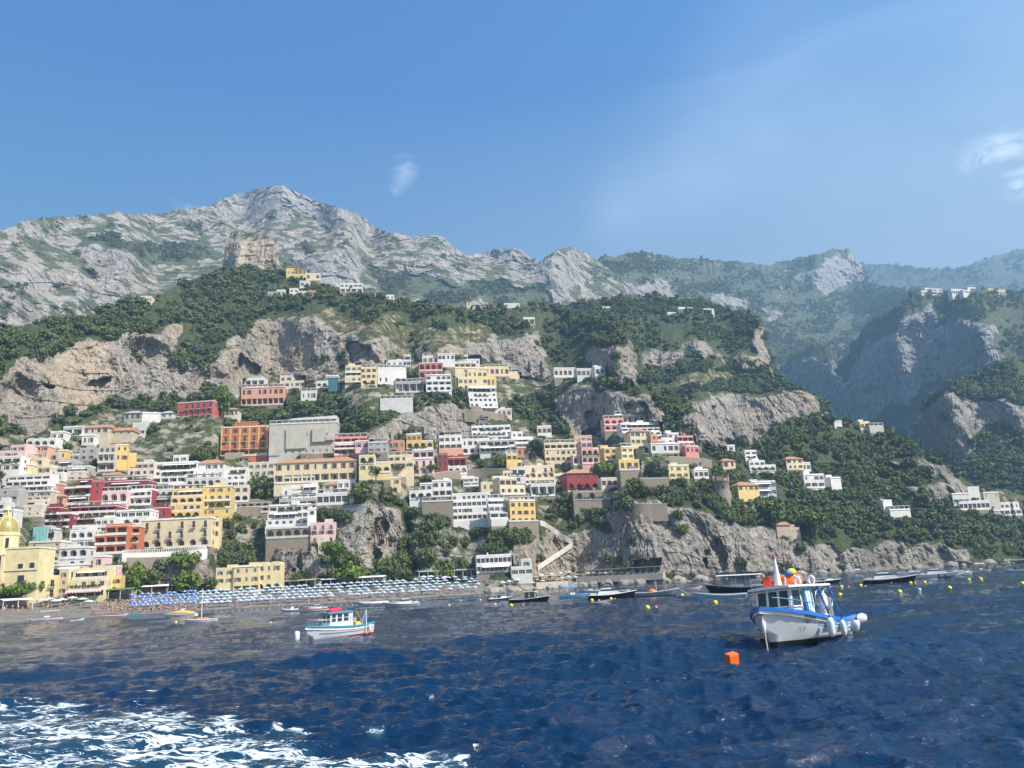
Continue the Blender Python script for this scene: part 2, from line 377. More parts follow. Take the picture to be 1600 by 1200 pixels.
 (620, 642, 556, 573, 'V', 'gl', dict(), 'white house with open roof frame high in the upper row'),
 (660, 686, 557, 570, 'V', 'w', dict(), 'grey white house above the brick red arched house'),
 (684, 711, 554, 574, 'W', 'nw', dict(), 'bright white house highest in the upper row'),
 (711, 750, 556, 570, 'V', 'wl', dict(), 'pale house with terraces right of the highest white house'),
 (655, 692, 568, 592, 'T', 'aa', dict(col=(.50, .17, .12)), 'brick red house with arches in the upper row'),
 (666, 706, 585, 612, 'W', 'alw', dict(step=1.0, yaw=8), 'white house with blue arches over the small cliff'),
 (618, 662, 597, 614, 'G', 'l', dict(roof='p'), 'grey pergola terrace left of the blue arched house'),
 (710, 762, 567, 584, 'C', 'wl', dict(yaw=10), 'cream long house at the top of the yellow group'),
 (758, 796, 574, 588, 'C', 'w', dict(yaw=12), 'cream right wing at the top of the yellow group'),
 (716, 762, 580, 602, 'L', 'ww', dict(yaw=12), 'pale yellow big house in the yellow group'),
 (750, 776, 590, 606, 'Y', 'w', dict(yaw=14), 'small deep yellow house in the yellow group'),
 (734, 778, 602, 638, 'W', 'bbbg', dict(yaw=14, step=1.6, cat='apartments'), 'white apartments in four stepped rows beneath the yellow group'),
 (594, 645, 624, 641, 'V', 'n', dict(D=6), 'long white retaining house wall left of the small cliff'),
 (794, 812, 582, 591, 'C', 'n', dict(yaw=12), 'low cream annex right of the yellow group'),
 (866, 902, 576, 590, 'W', 'w', dict(yaw=10), 'white house between cypress trees'),
 (902, 930, 577, 590, 'V', 'w', dict(yaw=10), 'pale house right of the cypress trees'),
 (930, 946, 574, 588, 'W', 'w', dict(yaw=14), 'little blue white house under the right cypresses'),
 # --- right slope
 (1165, 1184, 705, 718, 'W', 'aw', dict(yaw=12), 'small white domed house near the tall cypress'),
 (1137, 1149, 697, 706, 'W', 'w', dict(yaw=12), 'tiny white house left of the tall cypress'),
 (1172, 1213, 721, 736, 'W', 'aw', dict(yaw=12), 'white house with a row of arches on the right slope'),
 (1230, 1256, 717, 734, 'C', 'ww', dict(yaw=12, roof='t'), 'cream house with tan pitched roof on the right slope'),
 (1254, 1268, 724, 737, 'W', 'w', dict(yaw=12), 'white annex beside the tan pitched roof'),
 (1258, 1290, 742, 763, 'W', 'lw', dict(yaw=14), 'white house with dark openings among olive trees'),
 (1300, 1316, 747, 765, 'W', 'n', dict(yaw=20), 'bare white cube house on the right slope'),
 (1155, 1188, 758, 779, 'Y', 'nw', dict(yaw=20, roof='t', col=(.74, .56, .24)), 'yellow villa with hipped tan roof next to the round tower'),
 (1176, 1214, 753, 775, 'V', 'gg', dict(yaw=12, col=(.5, .52, .53)), 'grey white glasshouse villa right of the yellow villa'),
 (1215, 1236, 820, 838, 'S', 'n', dict(yaw=16, roof='t2', col=(.46, .38, .28)), 'roofless stone farmhouse on the sea cliff'),
 (1234, 1252, 826, 843, 'S', 'n', dict(yaw=16, col=(.5, .4, .3)), 'stone hut wall beside the roofless farmhouse'),
 (1382, 1396, 783, 800, 'W', 'n', dict(yaw=20), 'narrow white tower house in the right woods'),
 (1392, 1424, 797, 808, 'W', 'n', dict(yaw=12), 'low white long house in the right woods'),
 (1345, 1360, 660, 672, 'L', 'w', dict(yaw=12), 'pale yellow house on the right ridge top'),
 (1360, 1382, 666, 676, 'S', 'n', dict(yaw=12, D=5, col=(.55, .5, .42)), 'pale buttressed wall on the right ridge top'),
 (1304, 1316, 659, 665, 'W', 'n', dict(yaw=12), 'small white hut on the right ridge'),
 (1490, 1516, 772, 786, 'V', 'ln', dict(yaw=12), 'grey white house at the left of the far right hamlet'),
 (1514, 1532, 762, 776, 'V', 'n', dict(yaw=12), 'small pale house under the far right crag'),
 (1540, 1564, 770, 790, 'S', 'ns', dict(yaw=16, col=(.52, .46, .38)), 'square stone tower house in the far right hamlet'),
 (1500, 1548, 784, 797, 'W', 'g', dict(yaw=12), 'white terraced house row in the far right hamlet'),
 (1552, 1598, 786, 806, 'W', 'lw', dict(yaw=12, step=1.0), 'white house with terrace at the far right edge'),
 # --- smaller houses between the larger ones
 (365, 388, 760, 785, 'E', 'aw', dict(yaw=10), 'cream arched house left of the large dark brownish tree'), (340, 364, 784, 799, 'E', 'w', dict(), 'small cream house above the gardens right of the bright yellow hotel'),
 (84, 98, 740, 752, 'W', 'w', dict(), 'little white house left of the tall dark red hotel roof'), (105, 130, 738, 750, 'E', 'ws', dict(), 'pale house between the grey balconies and the dark red hotel'),
 (160, 190, 742, 753, 'E', 'w', dict(roof='t'), 'cream house with tiled roof above the flat red house'), (278, 300, 788, 800, 'V', 'g', dict(), 'low grey glazed house behind the bright yellow hotel wing'), (555, 577, 690, 702, 'K', 'w', dict(), 'pale pink house between red balconied house and grey row'),
 (440, 466, 764, 778, 'W', 'w', dict(yaw=8), 'white garden house below the columned terrace'), (505, 530, 757, 770, 'E', 'w', dict(roof='t'), 'small tan roofed house among trees below the convent'), (600, 626, 748, 760, 'C', 'w', dict(), 'low cream house under the garden wall'),
 (724, 748, 748, 760, 'W', 'lw', dict(), 'white house tucked under the long arched terrace wall'), (752, 776, 755, 768, 'C', 'w', dict(yaw=10), 'small cream house above the large ravine hotel'), (868, 884, 742, 760, 'V', 'lw', dict(yaw=12), 'narrow white house left of the crimson villa'),
 (940, 966, 748, 762, 'E', 'w', dict(yaw=12), 'pale house behind the umbrella pine'), (1004, 1030, 736, 748, 'C', 'w', dict(yaw=14), 'cream bungalow half hidden by the dark trees'), (1085, 1108, 735, 748, 'W', 'w', dict(yaw=14), 'white bungalow right of the pale yellow villa'), (1130, 1150, 720, 733, 'C', 'w', dict(yaw=14, roof='t'), 'tan roofed cottage above the round tower'),
 (840, 862, 667, 680, 'W', 'w', dict(yaw=8), 'white cottage on the slope right of the stepped white hotel'), (776, 800, 640, 652, 'E', 'w', dict(yaw=10), 'pale cottage below the stepped white apartments'), (640, 660, 668, 679, 'V', 'w', dict(), 'small white house above the bright yellow villa'), (470, 494, 612, 626, 'W', 'w', dict(), 'white cottage in the green slope right of the long salmon villa'), (350, 372, 640, 652, 'E', 'w', dict(roof='t'), 'small tiled cottage above the orange palace'),
]
TOWN_N = len(TOWN)
# houses on the ridges behind, placed on other layers of land
RIDGE = [
 ('N', 447, 462, 417, 429, 'Y', 'wn', 'ochre house with gable just right of the hilltop rock'), ('N', 460, 478, 420, 431, 'Y', 'w', 'yellow house on the ridge beside the ochre gable'),
 ('N', 478, 500, 428, 438, 'C', 'w', 'cream house further down the ridge'), ('N', 531, 566, 444, 456, 'W', 'lw', 'white villa standing out at the end of the ridge'),
 ('N', 452, 466, 452, 464, 'W', 'ww', 'small white tower house in the ridge woods'), ('N', 432, 446, 454, 465, 'V', 'w', 'grey white house left of the small tower house'), ('N', 418, 432, 457, 467, 'G', 'w', 'grey house leftmost in the ridge woods'),
 ('N', 466, 480, 456, 465, 'K', 'w', 'pinkish low house right of the small tower house'), ('N', 482, 493, 455, 464, 'T', 'w', 'small tan house right of the pinkish one'), ('N', 468, 484, 440, 449, 'V', 'w', 'pale long house between the ridge woods'),
 ('N', 210, 236, 464, 471, 'C', 'n', 'low cream ruin on the left crest of the woods'), ('N', 597, 616, 462, 468, 'W', 'w', 'low white house on the middle crest'), ('N', 729, 737, 470, 482, 'B', 's', 'small bell tower on the crest'),
 ('N', 738, 764, 477, 484, 'W', 'w', 'white house right of the bell tower'), ('N', 788, 812, 475, 481, 'V', 'w', 'pale long house on the right crest'), ('N', 818, 836, 497, 507, 'W', 'l', 'small white house in the olive grove'),
 ('P', 1061, 1083, 481, 490, 'W', 'w', 'white house on the middle promontory'), ('P', 1044, 1060, 489, 497, 'W', 'w', 'lower white house on the middle promontory'), ('P', 942, 954, 480, 486, 'V', 'w', 'small pale house at the left of the promontory'), ('P', 1096, 1116, 483, 488, 'V', 'n', 'long low wall house on the promontory top'),
 ('C', 1440, 1456, 450, 460, 'W', 'ww', 'leftmost white house of the high village'), ('C', 1456, 1474, 451, 461, 'V', 'ww', 'second white house of the high village'), ('C', 1488, 1506, 452, 462, 'W', 'w', 'low white house in the middle of the high village'), ('C', 1505, 1526, 449, 459, 'W', 'ww', 'taller white house in the middle of the high village'), ('C', 1544, 1572, 449, 460, 'C', 'ww', 'cream house with reddish roof at the right of the high village'),
]
# ------------------------------------------------------------------ terrain
def terrain_mat(name, k, brkm=1.9, stm=.4, rock=((.235, .215, .19), (.43, .395, .345), (.46, .36, .24)), gr=((.040, .056, .020), (.095, .110, .042)), dry=(.20, .16, .085)):
    t = NT(name); m = t.attr('mask'); sep = t.n('ShaderNodeSeparateColor'); t.l(m.outputs['Color'], sep.inputs[0])
    st = t.noise(.10*k, 6, .62, t.map((1, 1, .35)))
    fine = t.noise(.55*k, 6, .7, t.map((1, 1, .6)))
    rc = t.ramp(st, (.32, rock[0]), (.56, rock[1]))
    warm = t.ramp(t.noise(.022*k, 3, .5), (.47, 0.0), (.66, .8))
    rc = t.mix(warm, rc, rock[2])
    rc = t.mix(t.ramp(fine, (.36, .8), (.52, 0.0)), rc, tuple(c*.45 for c in rock[0]))
    crk = t.noise(.42*k, 5, .7, t.map((1, 1, .22), (0, R(14), 0)), .8); rc = t.mix(t.ramp(t.math('ABSOLUTE', t.math('SUBTRACT', crk, .5)), (0.0, .75), (.05, 0.0)), rc, tuple(c*.35 for c in rock[0]))
    strata = t.noise(.25*k, 3, .6, t.map((.12, .12, 1.6)))
    rc = t.mix(t.ramp(strata, (.36, stm), (.5, 0.0)), rc, tuple(c*.6 for c in rock[1]))
    rc = t.mix(t.math('MULTIPLY', sep.outputs[2], .95, True), rc, t.ramp(st, (.35, (.40, .31, .20)), (.62, (.58, .47, .33))))
    gc = t.ramp(t.noise(.35*k, 4, .6), (.35, gr[0]), (.68, gr[1]))
    dc = t.mix(t.ramp(t.noise(.4*k, 4, .6), (.4, 0.0), (.6, .7)), dry, (.09, .095, .04))
    brk = t.math('MULTIPLY', t.math('SUBTRACT', t.noise(.14*k, 6, .7), .5), brkm)
    fd = t.ramp(t.math('ADD', sep.outputs[2], brk), (.40, 0.0), (.60, 1.0))
    fr = t.ramp(t.math('ADD', sep.outputs[0], brk), (.42, 0.0), (.58, 1.0))
    gc = t.mix(t.ramp(sep.outputs[1], (.02, 1.0), (.10, 0.0)), gc, t.ramp(t.noise(.3, 6, .7), (.35, (.21, .19, .16)), (.65, (.33, .30, .26))))
    c = t.mix(fd, gc, dc); c = t.mix(fr, c, rc)
    wl = t.ramp(t.noise(.8, 4, .6), (.3, (.27, .24, .19)), (.7, (.42, .37, .29)))
    ft = t.ramp(t.math('ADD', m.outputs['Alpha'], brk), (.42, 0.0), (.62, 1.0))
    c = t.mix(ft, c, wl)
    t.bump(t.math('ADD', fine, t.math('MULTIPLY', st, 1.5)), .9 if k > .5 else .65, 2.2/k)
    return t.set(c, .9, 0, .2)
MT_NEAR = terrain_mat('hillside_rock_and_scrub', 1.0, 1.9, .4)
MT_FAR = terrain_mat('mountain_limestone', .30, 2.7, .75, ((.285, .275, .265), (.395, .38, .36), (.39, .345, .285)), ((.060, .074, .040), (.115, .125, .072)))

NC = 1330
AZ0 = ray(np.array([-190.]), np.array([700.]))[0][0]; AZ1 = ray(np.array([1800.]), np.array([700.]))[0][0]
AZS = np.linspace(AZ0, AZ1, NC)
def curve(pts, what='t'):
    """polyline in photo pixels -> tangent of elevation per azimuth column"""
    p = np.array(pts, float); U = []; V = []
    for a, b in zip(p[:-1], p[1:]):
        n = max(2, int(np.hypot(*(b-a))/2)); s = np.linspace(0, 1, n, endpoint=False); U.append(a[0]+(b[0]-a[0])*s); V.append(a[1]+(b[1]-a[1])*s)
    U = np.concatenate(U+[[p[-1, 0]]]); V = np.concatenate(V+[[p[-1, 1]]]); az, t = ray(U, V); o = np.argsort(az, kind='stable')
    return np.interp(AZS, az[o], t[o])
def by_x(pts):
    """value per azimuth column from (photo x, value) knots, taken along mid height"""
    p = np.array(pts, float); az, _ = ray(p[:, 0], np.full(len(p), 650.)); return np.interp(AZS, az, p[:, 1])
SLOPE = {'green': 39, 'rock': 71, 'town': 37, 'beach': 6, 'scrub': 42, 'lido': 24, 'steep': 56}
MASK = {'green': (0, 1, 0, 0), 'rock': (.74, .42, .06, 0), 'town': (.1, .45, .25, .45), 'beach': (0, 0, 0, 0), 'scrub': (.34, .5, .5, 0), 'lido': (.9, .12, 0, 0), 'steep': (.5, .55, 0, 0)}
class Layer:
    def __init__(s, name, crest, tb, db, nrow, polys, mat, default='green', cols=None, scale=1.0, rough=1.0, dents=(), smooth=15, slopes=None, crestn=.0012, warp=15, carve=()):
        lo, hi = cols or (-1000, 3000)
        mid, _ = ray(np.array([lo, hi], float), np.array([650., 650.]))
        sel = (AZS >= mid[0]) & (AZS <= mid[1]); s.az = AZS[sel]; s.name = name
        tc = crest[sel]; tb = np.minimum(tb[sel], tc-.003); db = db[sel]
        cn = crestn*fbm(s.az*260, s.az*0+3, s.az*0, 5, 31)*2.2
        s.tb, s.tc, s.n = tb, tc, nrow
        q = np.linspace(0, 1, nrow)[:, None]; span = float((tc-tb).max()); tg = np.linspace(0, span, nrow)[:, None]
        def classes(T):
            A = np.broadcast_to(s.az[None], T.shape); U, V = proj_at(A, T)
            wu = U+warp*fbm(U/34, V/34, U*0, 5, 5)*1.6; wv = V+warp*fbm(U/34, V/34, U*0+9, 5, 6)*1.6
            S = np.full(T.shape, float((slopes or SLOPE)[default])); K = np.zeros(T.shape+(4,)); K[:] = MASK[default]
            for cls, P in polys:
                i = inpoly(P, wu, wv) if cls != 'beach' else inpoly(P, U, V)
                S[i] = (slopes or SLOPE)[cls]; K[i] = MASK[cls]
            return A, U, V, wu, wv, S, K
        # climb every column from the shore up with the slope of what grows or stands there
        TG = tb[None]+tg+0*tc[None]; _, U, V, _, _, S, _ = classes(TG)
        S = gauss_axis(S, 2.0, 1); S = S+7*fbm(U/90, V/45, U*0, 2, 77)*(S > 15); tan = np.tan(np.radians(np.clip(S, 3, 80)))
        G = np.empty_like(TG); G[0] = db
        for r in range(1, nrow):
            den = np.maximum(tan[r]-TG[r-1], .10); G[r] = G[r-1]*(1+np.maximum(TG[r]-TG[r-1], 0)/den)
        G = gauss_axis(gauss_axis(G, smooth, 1), 1.2, 0)
        T = tb[None]+(tc-tb)[None]*q; A, U, V, wu, wv, S, K = classes(T); s.T = T
        f = np.clip((T-tb[None])/span, 0, 1)*(nrow-1); i0 = np.minimum(f.astype(int), nrow-2); fr = f-i0; jj = np.broadcast_to(np.arange(T.shape[1])[None], T.shape)
        D = G[i0, jj]*(1-fr)+G[i0+1, jj]*fr
        for (cu, cv, ru, rv, dep) in dents:
            e = ((wu-cu)/ru)**2+((wv-cv)/rv)**2; D += dep*sstep(1, .45 if ru*rv < 700 else -.6, e)
        rk = gauss_axis(gauss_axis(K[..., 0], 2, 1), 2, 0); s.base = D.copy()
        X = D*np.sin(A); Y = D*np.cos(A); Z = H0+D*T; k = 1/scale
        amp = rough*scale
        big = ridged(X/46*k, Y/46*k, Z/90*k, 4, 3); sml = ridged(X/11*k, Y/11*k, Z/17*k, 4, 13); huge = ridged(X/105*k, Y/105*k, Z/190*k, 2, 53); gen = fbm(X/30*k, Y/30*k, Z/30*k, 5, 23)
        tiny = ridged(X/4.2*k, Y/4.2*k, Z/5.5*k, 3, 63); b1 = vnoise(X/15*k, Y/15*k, Z/46*k, 71)+.35*vnoise(X/5*k, Y/5*k, Z/9*k, 72); b2 = vnoise(X/6.5*k, Y/6.5*k, Z/19*k, 73)+.4*vnoise(X/2.5*k, Y/2.5*k, Z/4*k, 74); lz = Z/(10*scale)+2.2*vnoise(X/34*k, Y/40*k, Z/60*k, 75); lf = np.floor(lz); ledge = sstep(.55, 1, lz-lf)
        blk = np.floor(b1*4.5)/4.5*3.4+np.floor(b2*4)/4*1.6-1.0*ledge*sstep(-.15, .45, vnoise(X/30*k, Y/30*k, Z/14*k, 76))
        diag = ridged((X*.8+Z*.6)/16*k, Y/16*k, (Z*.8-X*.6)/40*k, 3, 43)
        flat = np.clip((S-6)/20, 0, 1)
        K = gauss_axis(gauss_axis(K, 2.6, 1), 2.6, 0)
        D = D-amp*(rk*(7.0*huge+3.6*big+2.2*sml+1.8*diag+1.2*tiny+1.25*blk)+(1-rk)*1.9*gen*flat)*np.minimum(1, sstep(0, .05, q)+.0)
        for (u0, u1, v0, v1, dd) in carve:
            i = (U > u0) & (U < u1) & (V > v0) & (V < v1); D[i] = np.maximum(D[i], dd)
        s.T = T = T+cn[None]*sstep(.80, 1, q)
        s.D = D; s.U, s.V, s.K = U, V, K; s.mat = mat; s.scale = scale
    def build(s, name, sub=None, back=(30, 120, 400), drop=(.06, .35, .9), kind='structure', label=None, front=None):
        P = pt(np.broadcast_to(s.az[None], s.T.shape), s.T, s.D); rows = [P]; K = [s.K]
        if front:
            d = s.D[0]-front; f = P[0].copy(); f[:, 0] = d*np.sin(s.az); f[:, 1] = d*np.cos(s.az); f[:, 2] = -2.5; rows.insert(0, f[None]); K.insert(0, s.K[:1])
        for b, dr in zip(back, drop):
            d = s.D[-1]+b; f = P[-1].copy(); f[:, 0] = d*np.sin(s.az); f[:, 1] = d*np.cos(s.az); f[:, 2] = np.maximum(P[-1][:, 2]-b*dr, -2.5); rows.append(f[None]); K.append(s.K[-1:])
        P = np.concatenate(rows); K = np.concatenate(K); n, m = P.shape[:2]
        i = np.arange((n-1)*m).reshape(n-1, m)[:, :-1]; F = np.stack([i, i+1, i+1+m, i+m], -1).reshape(-1, 4)
        o = link(name, np_mesh(name, P.reshape(-1, 3), F, [s.mat], attrs={'mask': ('FLOAT_COLOR', K.reshape(-1, 4))}))
        s.obj = o; o['kind'] = kind
        return o
    def at(s, u, v, base=False):
        """ground distance along the sight line of a pixel"""
        az, t = ray(u, v); c = np.clip(np.interp(az, s.az, np.arange(len(s.az))), 0, len(s.az)-1.001)
        i = c.astype(int) if hasattr(c, 'astype') else int(c)
        q = np.clip((t-s.tb[i])/(s.tc[i]-s.tb[i]), 0, .9999)*(s.n-1); r = q.astype(int); fr = q-r; G = s.base if base else s.D
        return az, t, G[r, i]*(1-fr)+G[np.minimum(r+1, s.n-1), i]*fr
def inv(L, u, v): return L.at(np.array(float(u)), np.array(float(v)))

WL = [(-190, 988), (0, 974), (60, 969), (120, 966), (200, 961), (300, 955), (400, 949), (500, 944), (600, 938), (700, 932), (760, 927), (820, 923), (870, 919.5), (930, 916), (1000, 913), (1070, 909), (1180, 902.5), (1319, 894.5), (1360, 892), (1512, 884), (1600, 878.5), (1800, 866)]
N_CREST = [(-190, 545), (-100, 525), (0, 512), (30, 509), (80, 500), (150, 490), (185, 472), (240, 465), (280, 446), (320, 430), (350, 417), (400, 419), (440, 426), (475, 436), (500, 443), (565, 458), (600, 466), (650, 471), (700, 480), (750, 482), (800, 478), (850, 476), (880, 481), (910, 491), (940, 501), (966, 514), (980, 523), (990, 541), (998, 562), (1006, 584), (1016, 603), (1026, 609), (1040, 613), (1065, 626), (1090, 641), (1110, 664), (1125, 688), (1150, 700), (1178, 694), (1200, 682), (1230, 663), (1260, 652), (1300, 653), (1350, 660), (1380, 669), (1420, 690), (1460, 715), (1500, 742), (1530, 764), (1552, 761), (1575, 767), (1600, 776), (1700, 800), (1800, 815)]
N_POLY = [
 ('town', [(-190, 705), (0, 690), (60, 668), (190, 645), (330, 650), (345, 660), (420, 655), (530, 665), (640, 685), (700, 680), (800, 655), (930, 660), (1090, 690), (1115, 740), (1000, 765), (960, 790), (850, 800), (840, 835), (760, 835), (640, 790), (560, 790), (530, 850), (440, 925), (190, 940), (-190, 970)]),
 ('town', [(370, 600), (640, 560), (800, 560), (940, 575), (950, 592), (780, 640), (600, 640), (480, 612), (380, 632)]),
 ('scrub', [(420, 500), (500, 480), (600, 492), (780, 510), (800, 540), (790, 575), (640, 560), (600, 570), (540, 540), (500, 520)]),
 ('rock', [(-190, 600), (0, 583), (65, 545), (110, 536), (180, 530), (280, 515), (278, 550), (250, 580), (222, 612), (190, 622), (130, 640), (100, 655), (50, 678), (0, 660), (-190, 680)]),
 ('ochre', [(68, 560), (112, 540), (178, 535), (182, 575), (186, 612), (150, 636), (100, 640), (80, 610)]),
 ('rock', [(220, 595), (280, 555), (325, 562), (360, 530), (400, 512), (450, 503), (490, 496), (505, 515), (550, 525), (600, 530), (618, 550), (596, 567), (540, 572), (490, 592), (435, 592), (380, 597), (370, 612), (320, 617), (280, 622), (225, 634)]),
 ('rock', [(640, 545), (700, 535), (760, 545), (775, 530), (812, 518), (845, 528), (862, 555), (864, 585), (830, 592), (800, 575), (720, 562), (650, 560)]),
 ('rock', [(905, 565), (930, 545), (962, 530), (985, 527), (995, 545), (1003, 603), (975, 596), (940, 585), (915, 582)]),
 ('rock', [(572, 690), (585, 668), (620, 650), (660, 640), (700, 630), (740, 640), (775, 662), (740, 682), (690, 686), (640, 682), (610, 698)]),
 ('rock', [(862, 628), (900, 604), (960, 606), (1012, 622), (1036, 642), (1050, 678), (1022, 682), (985, 656), (945, 654), (922, 672), (878, 664)]),
 ('rock', [(1046, 640), (1090, 646), (1118, 672), (1132, 708), (1092, 704), (1060, 690)]),
 ('rock', [(412, 852), (490, 848), (505, 872), (530, 905), (438, 908), (434, 880)]),
 ('rock', [(528, 822), (556, 800), (600, 788), (626, 808), (634, 850), (626, 890), (604, 902), (560, 892), (532, 862)]),
 ('rock', [(185, 872), (335, 872), (340, 912), (190, 915)]),
 ('steep', [(640, 800), (700, 815), (760, 850), (745, 900), (650, 905), (635, 860)]),
 ('rock', [(795, 845), (850, 832), (880, 800), (940, 798), (985, 792), (1050, 786), (1100, 796), (1160, 812), (1200, 824), (1240, 836), (1290, 850), (1322, 872), (1330, 905), (1200, 915), (1060, 920), (950, 905), (840, 900), (790, 885)]),
 ('lido', [(740, 915), (780, 900), (850, 898), (1000, 892), (1040, 896), (1060, 925), (900, 935), (740, 940)]),
 ('rock', [(1318, 862), (1400, 856), (1480, 858), (1512, 854), (1530, 880), (1620, 868), (1620, 900), (1512, 905), (1318, 915)]),
 ('rock', [(1420, 775), (1450, 757), (1480, 766), (1470, 790), (1430, 798)]),
 ('rock', [(1380, 710), (1440, 725), (1500, 748), (1535, 768), (1510, 775), (1440, 742)]),
 ('scrub', [(1560, 765), (1600, 780), (1640, 800), (1600, 805), (1550, 790)]),
 ('green', [(900, 800), (960, 806), (960, 822), (900, 830), (880, 840), (862, 830)]),
 ('beach', WL[:11]+[(762, 915), (752, 904), (650, 909), (560, 914), (445, 916), (330, 923), (200, 927), (190, 936), (60, 940), (0, 943), (-190, 955)]),
]
N_DENT = [(232, 562, 44, 42, 20), (20, 620, 40, 30, 12), (330, 590, 40, 26, 9), (470, 555, 34, 34, 9), (570, 552, 24, 18, 7), (150, 602, 34, 8, 9), (70, 610, 18, 7, 6), (395, 572, 26, 12, 14), (592, 855, 8, 44, 9), (638, 855, 16, 60, 12), (1008, 876, 22, 13, 10), (470, 880, 5, 24, 5), (1118, 870, 10, 34, 6), (1000, 655, 16, 30, 5), (930, 660, 14, 26, 7)]
bt = curve(WL)
def build_terrain():
    N = Layer('N', curve(N_CREST), bt, -H0/bt, 372, N_POLY, MT_NEAR, dents=N_DENT)
    return N
SLOPE.update(ochre=72, m1=39, m2=52, m3=58, f1=36, f2=60, shade=74)
MASK.update(m1=(.46, .6, .2, 0), m2=(.56, .5, .15, 0), m3=(.72, .35, 0, 0), ochre=(.80, .35, .62, 0), f1=(.16, 1, .05, 0), f2=(.80, .4, 0, 0), shade=(.84, .4, 0, 0))
def behind(pts, dv): return curve([(x, y+dv) for x, y in pts])
M_CREST = [(-190, 398), (-100, 385), (0, 361), (20, 353), (36, 346), (60, 342), (85, 338), (110, 338), (150, 335), (180, 330), (200, 335), (250, 333), (300, 325), (330, 320), (350, 309), (380, 301), (410, 292), (440, 290), (460, 298), (490, 312), (520, 321), (550, 329), (572, 342), (588, 356), (610, 363), (640, 370), (665, 368), (688, 366), (702, 379), (716, 391), (730, 399), (745, 397), (770, 390), (790, 387), (815, 391), (832, 405), (846, 409), (856, 399), (875, 388), (890, 386), (905, 391), (930, 404), (960, 425), (1010, 460), (1060, 480)]
M_POLY = [
 ('m3', [(290, 335), (350, 300), (440, 280), (500, 305), (595, 350), (600, 372), (540, 362), (480, 342), (420, 332), (330, 345)]),
 ('m2', [(-190, 440), (0, 420), (120, 415), (230, 425), (245, 450), (180, 475), (60, 510), (-190, 540)]),
 ('m3', [(138, 360), (160, 372), (200, 390), (205, 425), (170, 430), (140, 420)]),
 ('m2', [(0, 360), (60, 345), (120, 340), (120, 365), (60, 375), (0, 385)]),
 ('m3', [(478, 410), (530, 385), (560, 400), (562, 445), (530, 460), (490, 445)]),
 ('m2', [(500, 340), (610, 360), (700, 368), (720, 400), (690, 405), (640, 385), (560, 380), (500, 365)]),
 ('m3', [(688, 364), (705, 378), (718, 398), (700, 402), (684, 385)]),
 ('m2', [(600, 400), (680, 405), (720, 430), (690, 440), (610, 425)]),
 ('m3', [(740, 395), (790, 384), (835, 405), (850, 420), (820, 425), (770, 415)]),
 ('m3', [(846, 412), (875, 384), (905, 388), (935, 405), (900, 430), (890, 470), (860, 460), (838, 435)]),
 ('m2', [(690, 440), (740, 450), (760, 490), (690, 490), (660, 470)]),
 ('green', [(560, 405), (600, 430), (680, 445), (780, 440), (860, 455), (880, 500), (760, 470), (600, 470)]),
 ('green', [(120, 365), (200, 375), (330, 385), (350, 400), (250, 415), (210, 405)]),
]
F_CREST = [(760, 500), (800, 495), (840, 482), (868, 450), (900, 425), (935, 405), (948, 397), (960, 402), (990, 393), (1015, 397), (1040, 400), (1065, 404), (1090, 405), (1095, 402), (1110, 407), (1140, 408), (1160, 409), (1185, 413), (1200, 415), (1220, 408), (1240, 406), (1260, 400), (1280, 396), (1300, 390), (1318, 389), (1328, 389), (1333, 398), (1331, 403), (1340, 408), (1348, 412), (1355, 432), (1358, 440), (1400, 450), (1450, 455), (1600, 470), (1800, 480)]
F_POLY = [
 ('f2', [(868, 450), (900, 428), (930, 425), (1000, 445), (1045, 438), (1060, 465), (980, 468), (900, 475), (870, 470)]),
 ('f2', [(1108, 465), (1130, 462), (1168, 470), (1165, 488), (1120, 480)]), ('f2', [(1192, 484), (1225, 490), (1222, 502), (1195, 500)]),
 ('shade', [(1232, 440), (1270, 420), (1325, 395), (1340, 408), (1352, 418), (1356, 440), (1320, 448), (1250, 452)]),
]
F2_CREST = [(1280, 440), (1330, 415), (1352, 411), (1380, 412), (1400, 415), (1440, 418), (1480, 420), (1505, 418), (1520, 412), (1545, 402), (1570, 394), (1600, 388), (1660, 376), (1800, 372)]
P_CREST = [(820, 520), (850, 492), (880, 480), (910, 474), (940, 470), (960, 463), (985, 460), (1010, 461), (1040, 464), (1060, 467), (1100, 470), (1120, 478), (1140, 484), (1165, 488), (1176, 491), (1186, 500), (1194, 516), (1200, 535), (1208, 558), (1216, 586), (1224, 596), (1235, 602), (1252, 607), (1268, 615), (1280, 622), (1294, 636), (1301, 655), (1320, 700), (1345, 720)]
P_POLY = [
 ('rock', [(1168, 520), (1178, 495), (1192, 500), (1204, 545), (1208, 592), (1182, 586), (1150, 575), (1130, 556), (1150, 548), (1176, 552), (1184, 540)]),
 ('rock', [(996, 556), (1020, 545), (1060, 540), (1100, 538), (1120, 550), (1140, 566), (1100, 560), (1060, 556), (1040, 576), (1000, 580)]),
 ('scrub', [(1050, 572), (1130, 570), (1150, 590), (1110, 612), (1060, 606)]),
 ('rock', [(1040, 628), (1085, 622), (1128, 626), (1165, 622), (1195, 618), (1212, 612), (1232, 608), (1262, 612), (1284, 626), (1300, 656), (1265, 652), (1230, 664), (1205, 690), (1175, 700), (1150, 680), (1135, 655)]),
 ('shade', [(1040, 640), (1128, 640), (1150, 690), (1120, 690), (1080, 660)]),
]
C_CREST = [(1140, 625), (1180, 605), (1205, 590), (1217, 576), (1237, 556), (1262, 544), (1285, 541), (1302, 547), (1322, 545), (1339, 527), (1364, 495), (1390, 487), (1407, 476), (1426, 462), (1443, 454), (1500, 453), (1600, 454), (1800, 462)]
